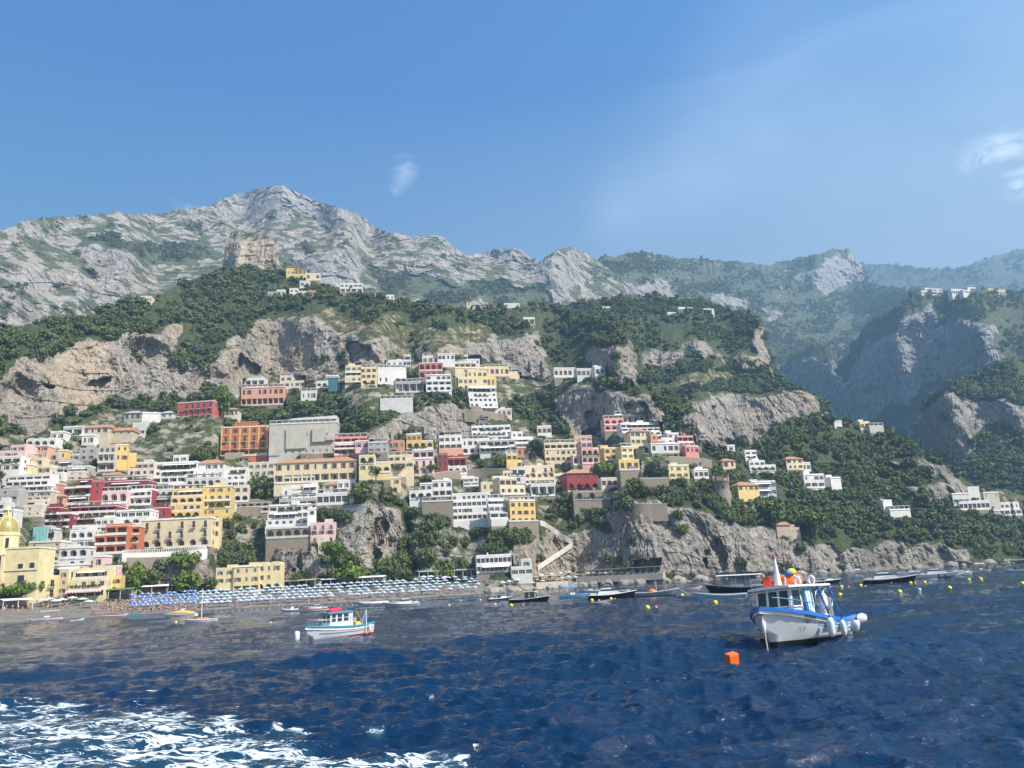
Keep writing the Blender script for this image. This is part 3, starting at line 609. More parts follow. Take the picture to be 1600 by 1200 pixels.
C_POLY = [
 ('shade', [(1190, 600), (1222, 574), (1262, 558), (1300, 556), (1322, 552), (1345, 530), (1368, 505), (1400, 495), (1440, 472), (1462, 482), (1466, 505), (1500, 512), (1540, 514), (1562, 520), (1576, 556), (1545, 570), (1500, 590), (1460, 612), (1438, 640), (1420, 720), (1180, 720)]),
 ('rock', [(1546, 516), (1564, 520), (1576, 565), (1556, 562)]),
 ('green', [(1424, 640), (1470, 590), (1440, 600), (1390, 640), (1340, 668), (1330, 710), (1420, 710)]),
 ('green', [(1318, 556), (1345, 530), (1385, 492), (1425, 470), (1400, 505), (1370, 530), (1330, 575), (1310, 600)]),
]
R_CREST = [(1405, 760), (1430, 718), (1438, 690), (1442, 655), (1446, 632), (1456, 618), (1470, 610), (1490, 599), (1520, 588), (1545, 577), (1570, 571), (1600, 562), (1660, 548), (1800, 540)]
R_POLY = [('shade', [(1436, 720), (1440, 650), (1460, 626), (1476, 614), (1486, 618), (1500, 622), (1540, 628), (1640, 640), (1640, 664), (1560, 672), (1530, 690), (1510, 720), (1470, 722)]),
          ('rock', [(1470, 640), (1480, 617), (1492, 620), (1490, 650), (1478, 690), (1472, 700)])]
O_CREST = [(338, 424), (349, 415), (351, 392), (354, 376), (360, 365), (372, 361), (388, 363), (400, 364), (412, 367), (426, 373), (431, 385), (432, 398), (437, 410), (441, 424), (446, 432)]
def build_mountains(N):
    L = {}
    nb = [(x, y) for x, y in N_CREST]
    top = curve(N_CREST)
    bM = np.minimum(top-.012, curve([(-190, 560), (1800, 520)])+1)
    L['M'] = Layer('M', curve(M_CREST), bM, by_x([(-190, 760), (0, 800), (350, 980), (700, 980), (900, 1100), (1100, 1200)]), 190, M_POLY, MT_FAR, 'm1', (-1000, 1065), 4.0, .95, smooth=9, warp=14)
    L['F'] = Layer('F', curve(F_CREST), curve([(760, 540), (900, 510), (1000, 520), (1205, 640), (1350, 600), (1440, 520), (1800, 520)]), by_x([(760, 1150), (900, 1150), (1100, 1250), (1250, 1350), (1400, 1500), (1800, 1500)]), 170, F_POLY, MT_FAR, 'f1', (770, 3000), 4.0, .7, smooth=9, warp=12)
    L['F2'] = Layer('F2', curve(F2_CREST), curve([(1280, 480), (1400, 470), (1800, 480)]), by_x([(1280, 2900), (1800, 2600)]), 60, [], MT_FAR, 'f1', (1290, 3000), 6.0, .6)
    L['P'] = Layer('P', curve(P_CREST), np.minimum(top-.02, curve(P_CREST)-.01), by_x([(820, 760), (860, 730), (930, 640), (1000, 600), (1100, 590), (1200, 620), (1345, 660)]), 150, P_POLY, MT_NEAR, 'green', (835, 1340), 1.4, 1.0, smooth=9)
    L['C'] = Layer('C', curve(C_CREST), np.minimum(top-.02, curve([(1140, 700), (1800, 720)])), by_x([(1140, 1500), (1220, 1420), (1300, 1250), (1400, 1060), (1500, 900), (1570, 800), (1800, 800)]), 170, C_POLY, MT_FAR, 'green', (1150, 3000), 2.6, 1.0, smooth=9)
    L['R'] = Layer('R', curve(R_CREST), np.minimum(top-.02, curve([(1400, 800), (1800, 800)])), by_x([(1400, 760), (1440, 720), (1480, 660), (1600, 640), (1800, 700)]), 120, R_POLY, MT_NEAR, 'green', (1410, 3000), 1.5, 1.0, smooth=8)
    L['O'] = Layer('O', curve(O_CREST), curve([(330, 440), (450, 440)]), by_x([(330, 700), (360, 672), (440, 650)]), 60, [('ochre', [(340, 430), (350, 370), (380, 355), (425, 368), (434, 400), (446, 440)]), ('steep', [(350, 374), (360, 360), (425, 366), (430, 378), (390, 376)])], MT_NEAR, 'rock', (336, 446), 1.0, 1.15, smooth=2, warp=2)
    L['M'].build('main_mountain', back=(200, 800), drop=(.3, .6)); L['F'].build('far_hills', back=(200, 800), drop=(.3, .6)); L['F2'].build('distant_ridge', back=(300, 1200), drop=(.2, .4))
    L['P'].build('wooded_promontory', back=(40, 160), drop=(.3, .9)); L['C'].build('canyon_cliffs', back=(60, 260), drop=(.2, .8)); L['R'].build('green_hill', back=(40, 160), drop=(.2, .8)); L['O'].build('hilltop_rock', back=(18, 40), drop=(.1, 1.2))
    return L

# ------------------------------------------------------------------ sea
def build_sea():
    px = 1.55
    t = np.concatenate([-np.arange(.36, .0225, -px*.62/FPX*1.0), -np.geomspace(.0225, .0042, 70)])
    d = -H0/t
    d = np.concatenate([[5, 8, 11], d, [1600, 2600, 4200]])
    fine = np.linspace(ray(np.array([-150.]), np.array([1000.]))[0][0], ray(np.array([1760.]), np.array([1000.]))[0][0], 1150)
    az = np.concatenate([np.linspace(-1.9, fine[0], 40)[:-1], fine, np.linspace(fine[-1], 1.9, 40)[1:]])
    A, D = np.meshgrid(az, d); X = D*np.sin(A); Y = D*np.cos(A); Z = np.zeros_like(X)
    sp = np.gradient(d)[:, None]*np.ones_like(A); DX = np.zeros_like(X); DY = np.zeros_like(X)
    rg = np.random.default_rng(5); nW = 120
    lam = np.geomspace(.45, 17, nW)
    amp_mod = .7+.55*fbm(X/23, Y/23, X*0, 3, 88)
    for l in lam:
        th = rg.normal(R(-72), .62 if l < 3 else .36); k = 2*math.pi/l; a = .0125*l**.95*rg.uniform(.5, 1.3)*(1.6 if l < 1 else 1.2 if l < 2.5 else .55 if l < 6 else .42)
        c, s_ = math.cos(th), math.sin(th); ph = rg.uniform(0, 6.28)
        lx = 2.6*(sp*abs(s_)+D*.0012*abs(c))
        w = sstep(.25, 1.1, l/lx)*a
        if not w.any(): continue
        f = k*(X*c+Y*s_)+ph; sn = np.sin(f); Z += w*sn*amp_mod; cs = np.cos(f)*w*.85*amp_mod; DX += cs*c; DY += cs*s_
    for l, th, a in ((15, R(-80), .14), (10.5, R(-62), .10), (21, R(-74), .16)):
        k = 2*math.pi/l; f = k*(X*math.cos(th)+Y*math.sin(th))+l; w = a*sstep(160, 60, D)*amp_mod; Z += w*(np.sin(f)+.25*np.cos(2*f))
    # bow wave running off to the right of the wake
    dX = X+3.0; ln = (Y-31)-.10*dX
    Z += .17*np.exp(-(ln/1.5)**2)*sstep(-20, -6, dX)*sstep(26, 6, dX)-.10*np.exp(-((ln+3.0)/1.8)**2)*sstep(-20, -6, dX)*sstep(26, 6, dX)
    U, V = proj_at(A, -H0/D)
    wu = U+40*fbm(X/3, Y/3, X*0, 3, 61); wv = V+16*fbm(X/3, Y/3, X*0, 3, 62)
    foam = np.zeros_like(X)
    core = inpoly([(-600, 1085), (60, 1098), (180, 1110), (285, 1100), (300, 1120), (345, 1128), (370, 1145), (480, 1160), (600, 1172), (740, 1178), (760, 1230), (700, 1500), (-900, 1500)], wu, wv).astype(float)
    foam += .40*gauss_axis(gauss_axis(core, 7, 0), 9, 1)
    out = inpoly([(-600, 1068), (80, 1075), (300, 1090), (480, 1130), (760, 1160), (900, 1240), (800, 1500), (-900, 1500)], wu, wv).astype(float)
    foam += .22*gauss_axis(gauss_axis(out, 7, 0), 9, 1)
    for u, v, ru, rv, a in [(672, 1086, 16, 9, .5), (345, 1128, 22, 12, .55), (365, 1103, 10, 5, .4), (590, 1148, 26, 7, .5), (640, 1082, 26, 5, .35), (440, 1142, 40, 8, .4), (235, 1086, 14, 4, .5), (860, 1108, 30, 7, .34), (1230, 1010, 60, 4, .30), (560, 1000, 40, 3, .3), (900, 1180, 60, 10, .26)]:
        uu, vv = U+.5*(wu-U), V+.45*(wv-V); foam += a*np.exp(-((uu-u)/ru)**2-((vv-v)/rv)**2)
    foam *= (D > 9)
    P = np.stack([X+DX, Y+DY, Z], -1); n, m = X.shape
    i = np.arange((n-1)*m).reshape(n-1, m)[:, :-1]; F = np.stack([i, i+m, i+m+1, i+1], -1).reshape(-1, 4)
    t = NT('sea_water'); f = t.attr('foam').outputs['Fac']
    big = t.noise(.75, 5, .6, t.map((.55, 1.25, 1), (0, 0, R(10))), 1.3); lace = t.noise(1.15, 6, .62, t.map((.45, 1.3, 1), (0, 0, R(14))), 2.2)
    lc = t.math('SUBTRACT', 1.0, t.math('MULTIPLY', t.math('ABSOLUTE', t.math('SUBTRACT', lace, .5)), 7.0), True)
    s = t.math('ADD', t.math('MULTIPLY', f, .85), t.math('ADD', t.math('MULTIPLY', lc, .55), t.math('MULTIPLY', t.math('SUBTRACT', big, .5), 1.5)))
    s = t.math('MULTIPLY', s, t.ramp(f, (.06, 0.0), (.22, 1.0)))
    fo = t.ramp(s, (.93, 0.0), (1.70, 1.0))
    deep = t.ramp(t.noise(.05, 3, .5), (.35, (.0012, .0155, .046)), (.7, (.0022, .024, .068)))
    col = t.mix(t.ramp(f, (.42, 0.0), (1.0, .42)), deep, (.05, .19, .24))
    col = t.mix(fo, col, (.60, .66, .69))
    t.val(t.b.inputs['Roughness'], t.mix(fo, .06, .8)); t.val(t.b.inputs['Base Color'], col); t.b.inputs['IOR'].default_value = 1.33
    n1 = t.noise(2.6, 6, .62, t.map((.7, 1.2, 1))); n2 = t.noise(.55, 4, .6, t.map((.7, 1.2, 1)))
    t.bump(t.math('ADD', t.math('MULTIPLY', n1, .16), t.math('MULTIPLY', n2, .55)), .9, 1.0)
    o = link('sea', np_mesh('sea', P.reshape(-1, 3), F, [t.m], smooth=True, attrs={'foam': ('FLOAT', foam.ravel())})); o['kind'] = 'structure'
    return o
# ------------------------------------------------------------------ light, sky, haze
SUN_AZ, SUN_EL = R(123), R(47)
def build_light():
    ld = bpy.data.lights.new('sun', 'SUN'); ld.energy = 4.8; ld.angle = R(.53); ld.color = (1, .945, .86)
    lo = bpy.data.objects.new('sun', ld); COL.objects.link(lo)
    dv = Vector((math.sin(SUN_AZ)*math.cos(SUN_EL), math.cos(SUN_AZ)*math.cos(SUN_EL), math.sin(SUN_EL)))
    lo.rotation_euler = dv.to_track_quat('Z', 'Y').to_euler(); lo.location = (60, -40, 80)
    w = bpy.data.worlds.new('World'); sc.world = w; w.use_nodes = True; t = w.node_tree; bg = t.nodes['Background']
    sky = t.nodes.new('ShaderNodeTexSky'); sky.sky_type = 'NISHITA'; sky.sun_disc = False; sky.sun_elevation = SUN_EL; sky.sun_rotation = SUN_AZ
    sky.air_density = 1.15; sky.dust_density = .2; sky.ozone_density = 2.5; sky.altitude = 0
    bg.inputs['Strength'].default_value = .10
    def nd(ty, **k):
        o = t.nodes.new(ty)
        for a, b in k.items(): setattr(o, a, b)
        return o
    tc = nd('ShaderNodeTexCoord')
    def noise(sc_, det, rot, scl, dist=0):
        m = nd('ShaderNodeMapping'); t.links.new(tc.outputs['Generated'], m.inputs[0]); m.inputs['Rotation'].default_value = rot; m.inputs['Scale'].default_value = scl
        o = nd('ShaderNodeTexNoise'); t.links.new(m.outputs[0], o.inputs['Vector']); o.inputs['Scale'].default_value = sc_; o.inputs['Detail'].default_value = det; o.inputs['Roughness'].default_value = .6; o.inputs['Distortion'].default_value = dist
        return o.outputs[0]
    def mt(op, a, b, cl=False):
        o = nd('ShaderNodeMath', operation=op, use_clamp=cl)
        for i, x in zip(o.inputs, (a, b)):
            if hasattr(x, 'is_output'): t.links.new(x, i)
            else: i.default_value = x
        return o.outputs[0]
    nz = noise(26, 7, (0, R(40), R(20)), (.45, 1, 1.3), 1.6); wide = noise(2.6, 4, (0, R(38), R(-8)), (.5, 1, 2.4), .6)
    tot = None
    # wisps of cloud, each at its own direction in the sky
    for u, v, rad, a in [(632, 264, .022, .55), (622, 290, .016, .35), (1562, 228, .030, .4), (1590, 222, .028, .38), (1530, 246, .026, .5), (1588, 295, .018, .6), (1600, 260, .03, .45), (290, 322, .02, .3), (960, 335, .05, .22), (1080, 245, .13, .17), (1170, 165, .14, .17), (1010, 310, .11, .16), (1250, 90, .15, .13), (1560, 60, .2, .14), (1300, 300, .22, .12), (1500, 180, .22, .12)]:
        az, tt = ray(u, v); dv = Vector((math.sin(az), math.cos(az), float(tt))).normalized()
        vm = nd('ShaderNodeVectorMath', operation='DISTANCE'); t.links.new(tc.outputs['Generated'], vm.inputs[0]); vm.inputs[1].default_value = dv
        g = mt('SUBTRACT', 1.0, mt('DIVIDE', vm.outputs['Value'], rad), True); g = mt('MULTIPLY', mt('POWER', g, 1.3), a)
        if rad < .05: g = mt('MULTIPLY', g, mt('MULTIPLY', mt('SUBTRACT', nz, .40, True), 4.5, True))
        else: g = mt('MULTIPLY', g, mt('MULTIPLY', mt('SUBTRACT', wide, .25, True), 2.4, True))
        tot = g if tot is None else mt('ADD', tot, g, True)
    mx = nd('ShaderNodeMix', data_type='RGBA'); t.links.new(tot, mx.inputs[0]); 
    # a touch more depth of blue overhead and a paler horizon, per channel
    sp = nd('ShaderNodeSeparateColor'); t.links.new(sky.outputs[0], sp.inputs[0]); cb = nd('ShaderNodeCombineColor'); KS = .168
    for i, (g, c, top) in enumerate(SKYG): t.links.new(mt('MINIMUM', mt('MULTIPLY', mt('POWER', mt('MULTIPLY', sp.outputs[i], KS), g), c/KS), top/KS), cb.inputs[i])
    sx = nd('ShaderNodeSeparateXYZ'); t.links.new(tc.outputs['Generated'], sx.inputs[0])
    low = mt('DIVIDE', mt('SUBTRACT', .57, sx.outputs['Z']), .22, True); low = mt('MULTIPLY', low, mt('ADD', mt('MULTIPLY', sx.outputs['X'], .75), .55, True)); hz = nd('ShaderNodeMix', data_type='RGBA')
    t.links.new(mt('MULTIPLY', low, .95), hz.inputs[0]); t.links.new(cb.outputs[0], hz.inputs[6]); hz.inputs[7].default_value = (2.25, 2.75, 3.35, 1); t.links.new(hz.outputs[2], mx.inputs[6]); mx.inputs[7].default_value = (7.6, 8.2, 8.9, 1)
    t.links.new(mx.outputs[2], bg.inputs['Color'])
    # haze: one closed box of thin even air
    b = MB(); m = bpy.data.materials.new('hazy_air'); m.use_nodes = True; n = m.node_tree; n.nodes.clear()
    out = n.nodes.new('ShaderNodeOutputMaterial'); pv = n.nodes.new('ShaderNodeVolumePrincipled'); n.links.new(pv.outputs[0], out.inputs['Volume'])
    pv.inputs['Color'].default_value = (.35, .66, 1, 1); pv.inputs['Density'].default_value = HAZE; pv.inputs['Anisotropy'].default_value = .25
    b.box(-6500, 6500, -1500, 7000, -4, ZTOP, m); hz = b.build('haze'); hz['kind'] = 'stuff'
HAZE = .00030
SKYG = [(3.85, 16.5, 1.4), (1.74, 1.20, 1.35), (.56, .635, 1.3)]
def setup_render():
    sc.view_settings.view_transform = 'Standard'; sc.view_settings.look = 'None'; sc.view_settings.exposure = EXPO; sc.view_settings.gamma = 1; sc.view_settings.use_curve_mapping = False
    c = sc.cycles; c.max_bounces = 6; c.diffuse_bounces = 2; c.glossy_bounces = 3; c.transparent_max_bounces = 8; c.volume_bounces = 0
    c.use_denoising = True; c.denoiser = 'OPENIMAGEDENOISE'; c.sample_clamp_indirect = 6
    sc.render.resolution_x = 1024; sc.render.resolution_y = 768
EXPO = 1.16
# ------------------------------------------------------------------ buildings
def plaster(col, key=''):
    k = ('pl', col)
    if k not in _mc:
        t = NT('wall_plaster'); big = t.noise(.35, 5, .65); streak = t.noise(1.1, 5, .7, t.map((1, 1, .16)))
        lo = tuple(c*.80 for c in col); hi = tuple(min(.86, c*1.06) for c in col)
        c = t.ramp(big, (.3, lo), (.68, hi)); c = t.mix(t.ramp(streak, (.30, .5), (.46, 0.0)), c, tuple(x*.6 for x in col))
        t.bump(streak, .12, .05)
        _mc[k] = t.set(c, .85, 0, .25)
    return _mc[k]
def stonework():
    if 'stone' not in _mc:
        t = NT('rubble_stone'); v = t.n('ShaderNodeTexVoronoi'); t.l(t.map((1, 1, 1.6)), v.inputs['Vector']); v.inputs['Scale'].default_value = 1.7
        c = t.mix(t.noise(.5, 4, .6), (.24, .20, .15), (.42, .36, .27)); c = t.mix(t.ramp(v.outputs['Distance'], (.0, 0.0), (.6, .5)), c, (.16, .135, .10)); t.bump(v.outputs['Distance'], .5, .1)
        _mc['stone'] = t.set(c, .95, 0, .2)
    return _mc['stone']
def tiles():
    if 'tile' not in _mc:
        t = NT('clay_tiles'); w = t.n('ShaderNodeTexWave'); t.l(t.map((1, 1, 1)), w.inputs['Vector']); w.inputs['Scale'].default_value = 1.6; w.inputs['Distortion'].default_value = 1
        c = t.mix(t.noise(.8, 4, .6), (.34, .18, .11), (.52, .33, .20)); c = t.mix(t.math('MULTIPLY', w.outputs[1], .35), c, (.22, .12, .08)); t.bump(w.outputs[1], .4, .08); _mc['tile'] = t.set(c, .9, 0, .2)
    return _mc['tile']
G_GLASS = paint((.05, .06, .07), .15, .3, 3, 0, 'window_glass')
G_DARK = paint((.035, .03, .027), .8, .3, 2, 0, 'dark_interior')
G_SHUT = paint((.19, .12, .075), .6, .2, 4, 0, 'brown_shutter')
G_GREEN = paint((.05, .10, .07), .6, .2, 4, 0, 'green_shutter')
G_FRAME = paint((.72, .71, .67), .5, .1, 3, 0, 'white_frame')
G_IRON = paint((.05, .05, .055), .5, .2, 3, 0, 'iron_rail')
G_CLOTH = paint((.82, .80, .76), .8, .08, 2, 0, 'awning_cloth')
G_REDST = paint((.62, .16, .12), .8, .1, 2, 0, 'red_awning_cloth')
G_ROOFG = paint((.42, .41, .40), .8, .15, 1, 0, 'flat_roof_grey')
G_NET = paint((.22, .46, .44), .7, .25, 1, 0, 'teal_netting'); G_NET2 = paint((.03, .17, .17), .7, .25, 1, 0, 'dark_teal_netting')
def arc_pts(xa, xb, zs, zb, n=8):
    cx, r = (xa+xb)/2, (xb-xa)/2
    return [(cx-r*math.cos(math.pi*k/n), zs+(zb-zs)*math.sin(math.pi*k/n)) for k in range(n+1)]
def front(mb, x0, x1, z0, z1, y, ops, m, inner):
    """a wall with real openings: strips, piers, arched heads, jambs and the recess behind"""
    def q(xa, za, xb, zb, yy=None):
        yy = y if yy is None else yy
        if xb-xa > 1e-4 and zb-za > 1e-4: mb.quad((xa, yy, za), (xb, yy, za), (xb, yy, zb), (xa, yy, zb), m)
    if not ops: q(x0, z0, x1, z1); return
    za, zb = ops[0][2], ops[0][3]; q(x0, z0, x1, za); q(x0, zb, x1, z1); px = x0
    for xa, xb, _, _, arch, dep in ops:
        q(px, za, xa, zb); px = xb; zs = zb-min((xb-xa)/2, (zb-za)*.5) if arch else zb
        yb = y+dep; im = inner if dep > .5 else m
        mb.quad((xa, y, za), (xa, yb, za), (xa, yb, zs), (xa, y, zs), m); mb.quad((xb, y, za), (xb, y, zs), (xb, yb, zs), (xb, yb, za), m)
        mb.quad((xa, y, za), (xb, y, za), (xb, yb, za), (xa, yb, za), m)
        if arch:
            P = arc_pts(xa, xb, zs, zb); h = len(P)//2
            mb.add([(xa, y, zb)]+[(a, y, b) for a, b in P[:h+1]], [tuple(range(h+2))], m); mb.add([(xb, y, zb)]+[(a, y, b) for a, b in P[h:]][::1], [tuple(range(h+2))], m)
            for (a, b), (c, d) in zip(P[:-1], P[1:]): mb.quad((a, y, b), (c, y, d), (c, yb, d), (a, yb, b), m)
            mb.add([(xa, yb, za), (xb, yb, za)]+[(a, yb, b) for a, b in P[::-1]], [tuple(range(len(P)+2))], im)
        else:
            mb.quad((xa, y, zb), (xb, y, zb), (xb, yb, zb), (xa, yb, zb), m); mb.quad((xa, yb, za), (xb, yb, za), (xb, yb, zb), (xa, yb, zb), im)
    q(px, za, x1, zb)
def greenery(root, x0, x1, y, z, rg):
    """a trough of plants trailing along a terrace edge"""
    if x1-x0 < 1: return
    n = int((x1-x0)*16); rn = np.random.default_rng(rg.randrange(10**6)); C = np.stack([rn.uniform(x0, x1, n), y+rn.normal(0, .18, n), z+rn.uniform(-.35, .55, n)*rn.uniform(.4, 1.2, n)], -1)
    A = rn.normal(size=(n, 3)); A /= np.linalg.norm(A, axis=1)[:, None]; Bv = np.cross(A, rn.normal(size=(n, 3))); Bv /= np.linalg.norm(Bv, axis=1)[:, None]; s = rn.uniform(.14, .30, n)[:, None]
    V = np.stack([C-A*s-Bv*s, C+A*s-Bv*s, C+A*s+Bv*s, C-A*s+Bv*s], 1).reshape(-1, 3)
    link('terrace_plants', np_mesh('terrace_plants', V, np.arange(n*4).reshape(-1, 4), [LEAF if rg.random() < .7 else LEAF_B], attrs={'tint': ('FLOAT', rn.random(n*4))}), root)
_wm = {}
def win_mesh(kind, w, h, arch, tone):
    """shared window meshes: (frame with shutters, pane)"""
    w = round(w*5)/5; h = round(h*5)/5; k = (kind, w, h, arch, tone)
    if k in _wm: return _wm[k]
    f = MB(); fm = G_SHUT if tone == 'b' else G_FRAME; t = .09; top = h
    f.box(-w/2, -w/2+t, -.08, 0, 0, top, fm); f.box(w/2-t, w/2, -.08, 0, 0, top, fm); f.box(-w/2+t, w/2-t, -.08, 0, 0, t, fm)
    if not arch: f.box(-w/2+t, w/2-t, -.08, 0, top-t, top, fm)
    nm = max(1, int(w/1.1)) if kind == 'g' else 1
    for i in range(nm): x = -w/2+w*(i+1)/(nm+1); f.box(x-.04, x+.04, -.07, 0, t, top-t, fm)
    if kind == 'w':
        sm = G_GREEN if tone == 'g' else G_SHUT
        for s in (-1, 1): f.box(s*(w/2+.02), s*(w/2+.02+w*.42), -.36, -.31, .02, h-.02, sm)
    g = MB(); g.box(-w/2+t, w/2-t, -.045, -.02, t, top-t*.5, G_GLASS)
    _wm[k] = (f.mesh('window'), g.mesh('pane')); return _wm[k]
def rail_mesh(w, d, h=.95):
    b = MB(); b.box(-w/2, w/2, -d, 0, -.16, 0, G_FRAME)
    for z in (.45, h): b.box(-w/2, w/2, -d, -d+.05, z-.05, z, G_IRON)
    n = int(w/.3)
    for i in range(n+1): x = -w/2+.02+(w-.04)*i/n; b.box(x-.02, x+.02, -d+.01, -d+.04, 0, h-.05, G_IRON)
    for s in (-1, 1):
        b.box(s*w/2-.03*(s+1), s*w/2-.03*(s-1), -d+.05, 0, h-.05, h, G_IRON)
        for j in range(1, 3): b.box(s*w/2-.02*(s+1), s*w/2-.02*(s-1), -d*j/3-.02, -d*j/3+.02, 0, h-.05, G_IRON)
    return b.mesh('balcony')
_rm = {}
PLACED = []
def place(L, row, layer='N'):
    x0, x1, yt, yb = row[:4]; o = row[6]
    xc = (x0+x1)/2; yw = R(o.get('yaw', 4 if x0 < 500 else 6)); az, t, d = L.at(np.float64(xc), np.float64(yb), True); d = float(d)-1.2
    z0 = H0+d*float(t); a0, _ = ray(x0, yb); a1, _ = ray(x1, yb); c = np.array([d*math.sin(az), d*math.cos(az)]); u = np.array([math.cos(yw), math.sin(yw)])
    def hit(a):   # where the facade line meets the vertical plane of a sight line
        n = np.array([math.cos(a), -math.sin(a)]); return -(c@n)/(u@n)
    s0, s1 = hit(float(a0)), hit(float(a1)); W = s1-s0; c = c+u*(s0+s1)/2
    tt = float(ray(xc, yt)[1]); Hh = H0+np.hypot(*c)*tt-z0; D = o.get('D', float(np.clip(.7*W, 6.5, 11)))
    return dict(row=row, c=c, z=z0, W=W, H=Hh, yaw=yw, D=D, d=d, az=float(az))
def make_building(p, simple=False):
    x0, x1, yt, yb, ck, floors, o, label = p['row']; W, Ht, D = p['W'], p['H'], p['D']; hw = W/2
    rg = random.Random(int(x0*7919+yt*31)); cat = o.get('cat', 'house')
    col = o.get('col', PAL[ck]); stone = ck == 'S' and 'col' not in o; m = stonework() if stone else plaster(col)
    tm = plaster(PAL[o['trim']]) if 'trim' in o else plaster(tuple(min(.82, c*.5+.40) for c in col))
    root = empty(cat.replace(' ', '_'), (p['c'][0], p['c'][1], p['z']), p['yaw']); tag(root, label, cat)
    n = len(floors); fh = Ht/n; st = o.get('step', 0); B = MB(); wins = []; tone = rg.choice('bbgw')
    right = x0 < 640 or p['yaw'] < p['az']-.02
    rf = o.get('roof', rg.choice('ffc')); XR = [(-hw, hw)]*n
    if n >= 2 and not st and floors[-1] in 'wlgsb' and rf in ('f', 'c') and W > 8 and 'pil' not in o and 'ncol' not in o and rg.random() < .5:
        a = rg.uniform(.45, .72); XR[-1] = (-hw, -hw+W*a) if rg.random() < .5 else (hw-W*a, hw)
    for i, k in enumerate(floors):
        fa, fb = XR[i]; W = fb-fa; z0, z1, y = i*fh, (i+1)*fh, i*st; pitch = {'w': 3.2, 's': 3.4, 'd': 3.4, 'b': 3.0, 'a': 3.6, 'l': 3.8, 'g': 3.0, 'n': 9}[k]
        nc = o.get('ncol', max(1, round(W/pitch))); cw = W/nc; ops = []
        if k != 'n':
            ow, za, zb, ar, dp = {'w': (1.15, .30, .80, 0, .28), 's': (.95, .42, .78, 0, .28), 'd': (1.25, .06, .78, 0, .28), 'b': (1.5, .05, .76, 0, .28), 'a': (min(2.7, cw*.74), .07, .86, 1, 1.7), 'l': (cw*.84, .05, .82, 0, 1.9), 'g': (cw*.86, .26, .80, 0, .35)}[k]
            ow = min(ow, cw*.86)
            for c in range(nc):
                xc = fa+cw*(c+.5)
                if k in 'ws' and nc > 2 and rg.random() < .10: xc += rg.uniform(-.2, .2)*cw
                if k in 'wsdb' and nc > 2 and rg.random() < .08: continue
                ww = ow*(rg.choice((.8, 1, 1, 1.15)) if k in 'ws' else 1); ww = min(ww, cw*.86)
                ops.append((xc-ww/2, xc+ww/2, z0+za*fh, z0+zb*fh, ar, dp))
        front(B, fa, fb, z0, z1, y, ops, m, m)
        # side walls, top of a stepped floor
        for s in (-1, 1): sx = fb if s > 0 else fa; B.quad((sx, y, z0), (sx, D, z0), (sx, D, z1), (sx, y, z1), plaster(PAL[o['side']]) if 'side' in o and s == 1 else m)
        if st: B.quad((-hw, y, z1-.01), (hw, y, z1-.01), (hw, y+st+.3, z1-.01), (-hw, y+st+.3, z1-.01), G_ROOFG)
        for (xa, xb, a, b, ar, dp) in ops:
            xc = (xa+xb)/2
            if k in 'al': wins.append(('n', xc, y+dp-.01, a+.02, min(1.5, (xb-xa)*.6), (b-a)*.86, 0))
            else: wins.append((k if k in 'wg' else 'n', xc, y+dp-.01, a, xb-xa, b-a, 0))
            if k == 'd' and not simple:
                key = (round((xb-xa+.9)*2)/2,); _rm.setdefault(key, rail_mesh(key[0], .95)); r = link('balcony', _rm[key], root); r.location = (xc, y, a)
        if k in 'bal' and not simple:
            b = MB(); pr = .9 if k == 'b' else .12; pm = tm; zf = z0+.05*fh
            if k == 'b': b.box(fa+.05, fb-.05, y-pr, y-.003, zf-.2, zf, pm)
            b.box(fa+.05, fb-.05, y-pr-.10, y-pr, zf-.2, zf+.85, pm)
            if k == 'b':
                for s in (-1, 1): b.box((fb-.05 if s > 0 else fa+.05)-.1*(s > 0), (fb-.05 if s > 0 else fa+.05)+.1*(s < 0), y-pr, y-.003, zf, zf+.85, pm)
                for c in range(nc+1):
                    x = fa+.12+(W-.24)*c/nc
                    if i+1 < n: b.box(x-.09, x+.09, y-pr-.06, y-pr+.10, zf+.85, z1-.24+.05*fh, pm)
            b.build('balcony', root)
        if k in 'bg' and rg.random() < .35 and not simple:
            a = MB(); za = z0+.84*fh
            p0, p1 = fa+W*rg.uniform(.03, .3), fb-W*rg.uniform(.03, .3); a.add([(p0, y-.02, za), (p1, y-.02, za), (p1, y-1.7, za-.55), (p0, y-1.7, za-.55), (p0, y-.02, za+.06), (p1, y-.02, za+.06), (p1, y-1.7, za-.49), (p0, y-1.7, za-.49)], [(0, 1, 2, 3), (4, 5, 6, 7), (2, 3, 7, 6), (0, 3, 7, 4), (1, 2, 6, 5)], G_CLOTH); a.build('awning', root)
        if k in 'balg' and not simple and rg.random() < .38: greenery(root, fa+W*rg.uniform(0, .3), fb-W*rg.uniform(0, .3), y-(1.0 if k == 'b' else .25), z0+.05*fh+.8, rg)
    fa, fb = XR[-1]; zt = Ht-fh if XR[-1] != (-hw, hw) else Ht
    if zt < Ht:      # open roof terrace beside the smaller top floor
        B.quad((-hw, 0, zt+.003), (hw, 0, zt+.003), (hw, D, zt+.003), (-hw, D, zt+.003), G_ROOFG); p0, p1 = (fb, hw) if fa == -hw else (-hw, fa); q = MB()
        q.box(p0, p1, -.06, .12, zt+.004, zt+.9, tm); xe = p1 if fa == -hw else p0; q.box(xe-.09, xe+.09, .12, D, zt+.004, zt+.9, tm); q.build('terrace_parapet', root)
        if rg.random() < .6: greenery(root, p0+.2, p1-.2, .6, zt+.9, rg)
        B.quad((fa, D, zt), (fb, D, zt), (fb, D, Ht), (fa, D, Ht), m)
    B.quad((-hw, D, -6), (hw, D, -6), (hw, D, zt), (-hw, D, zt), m)
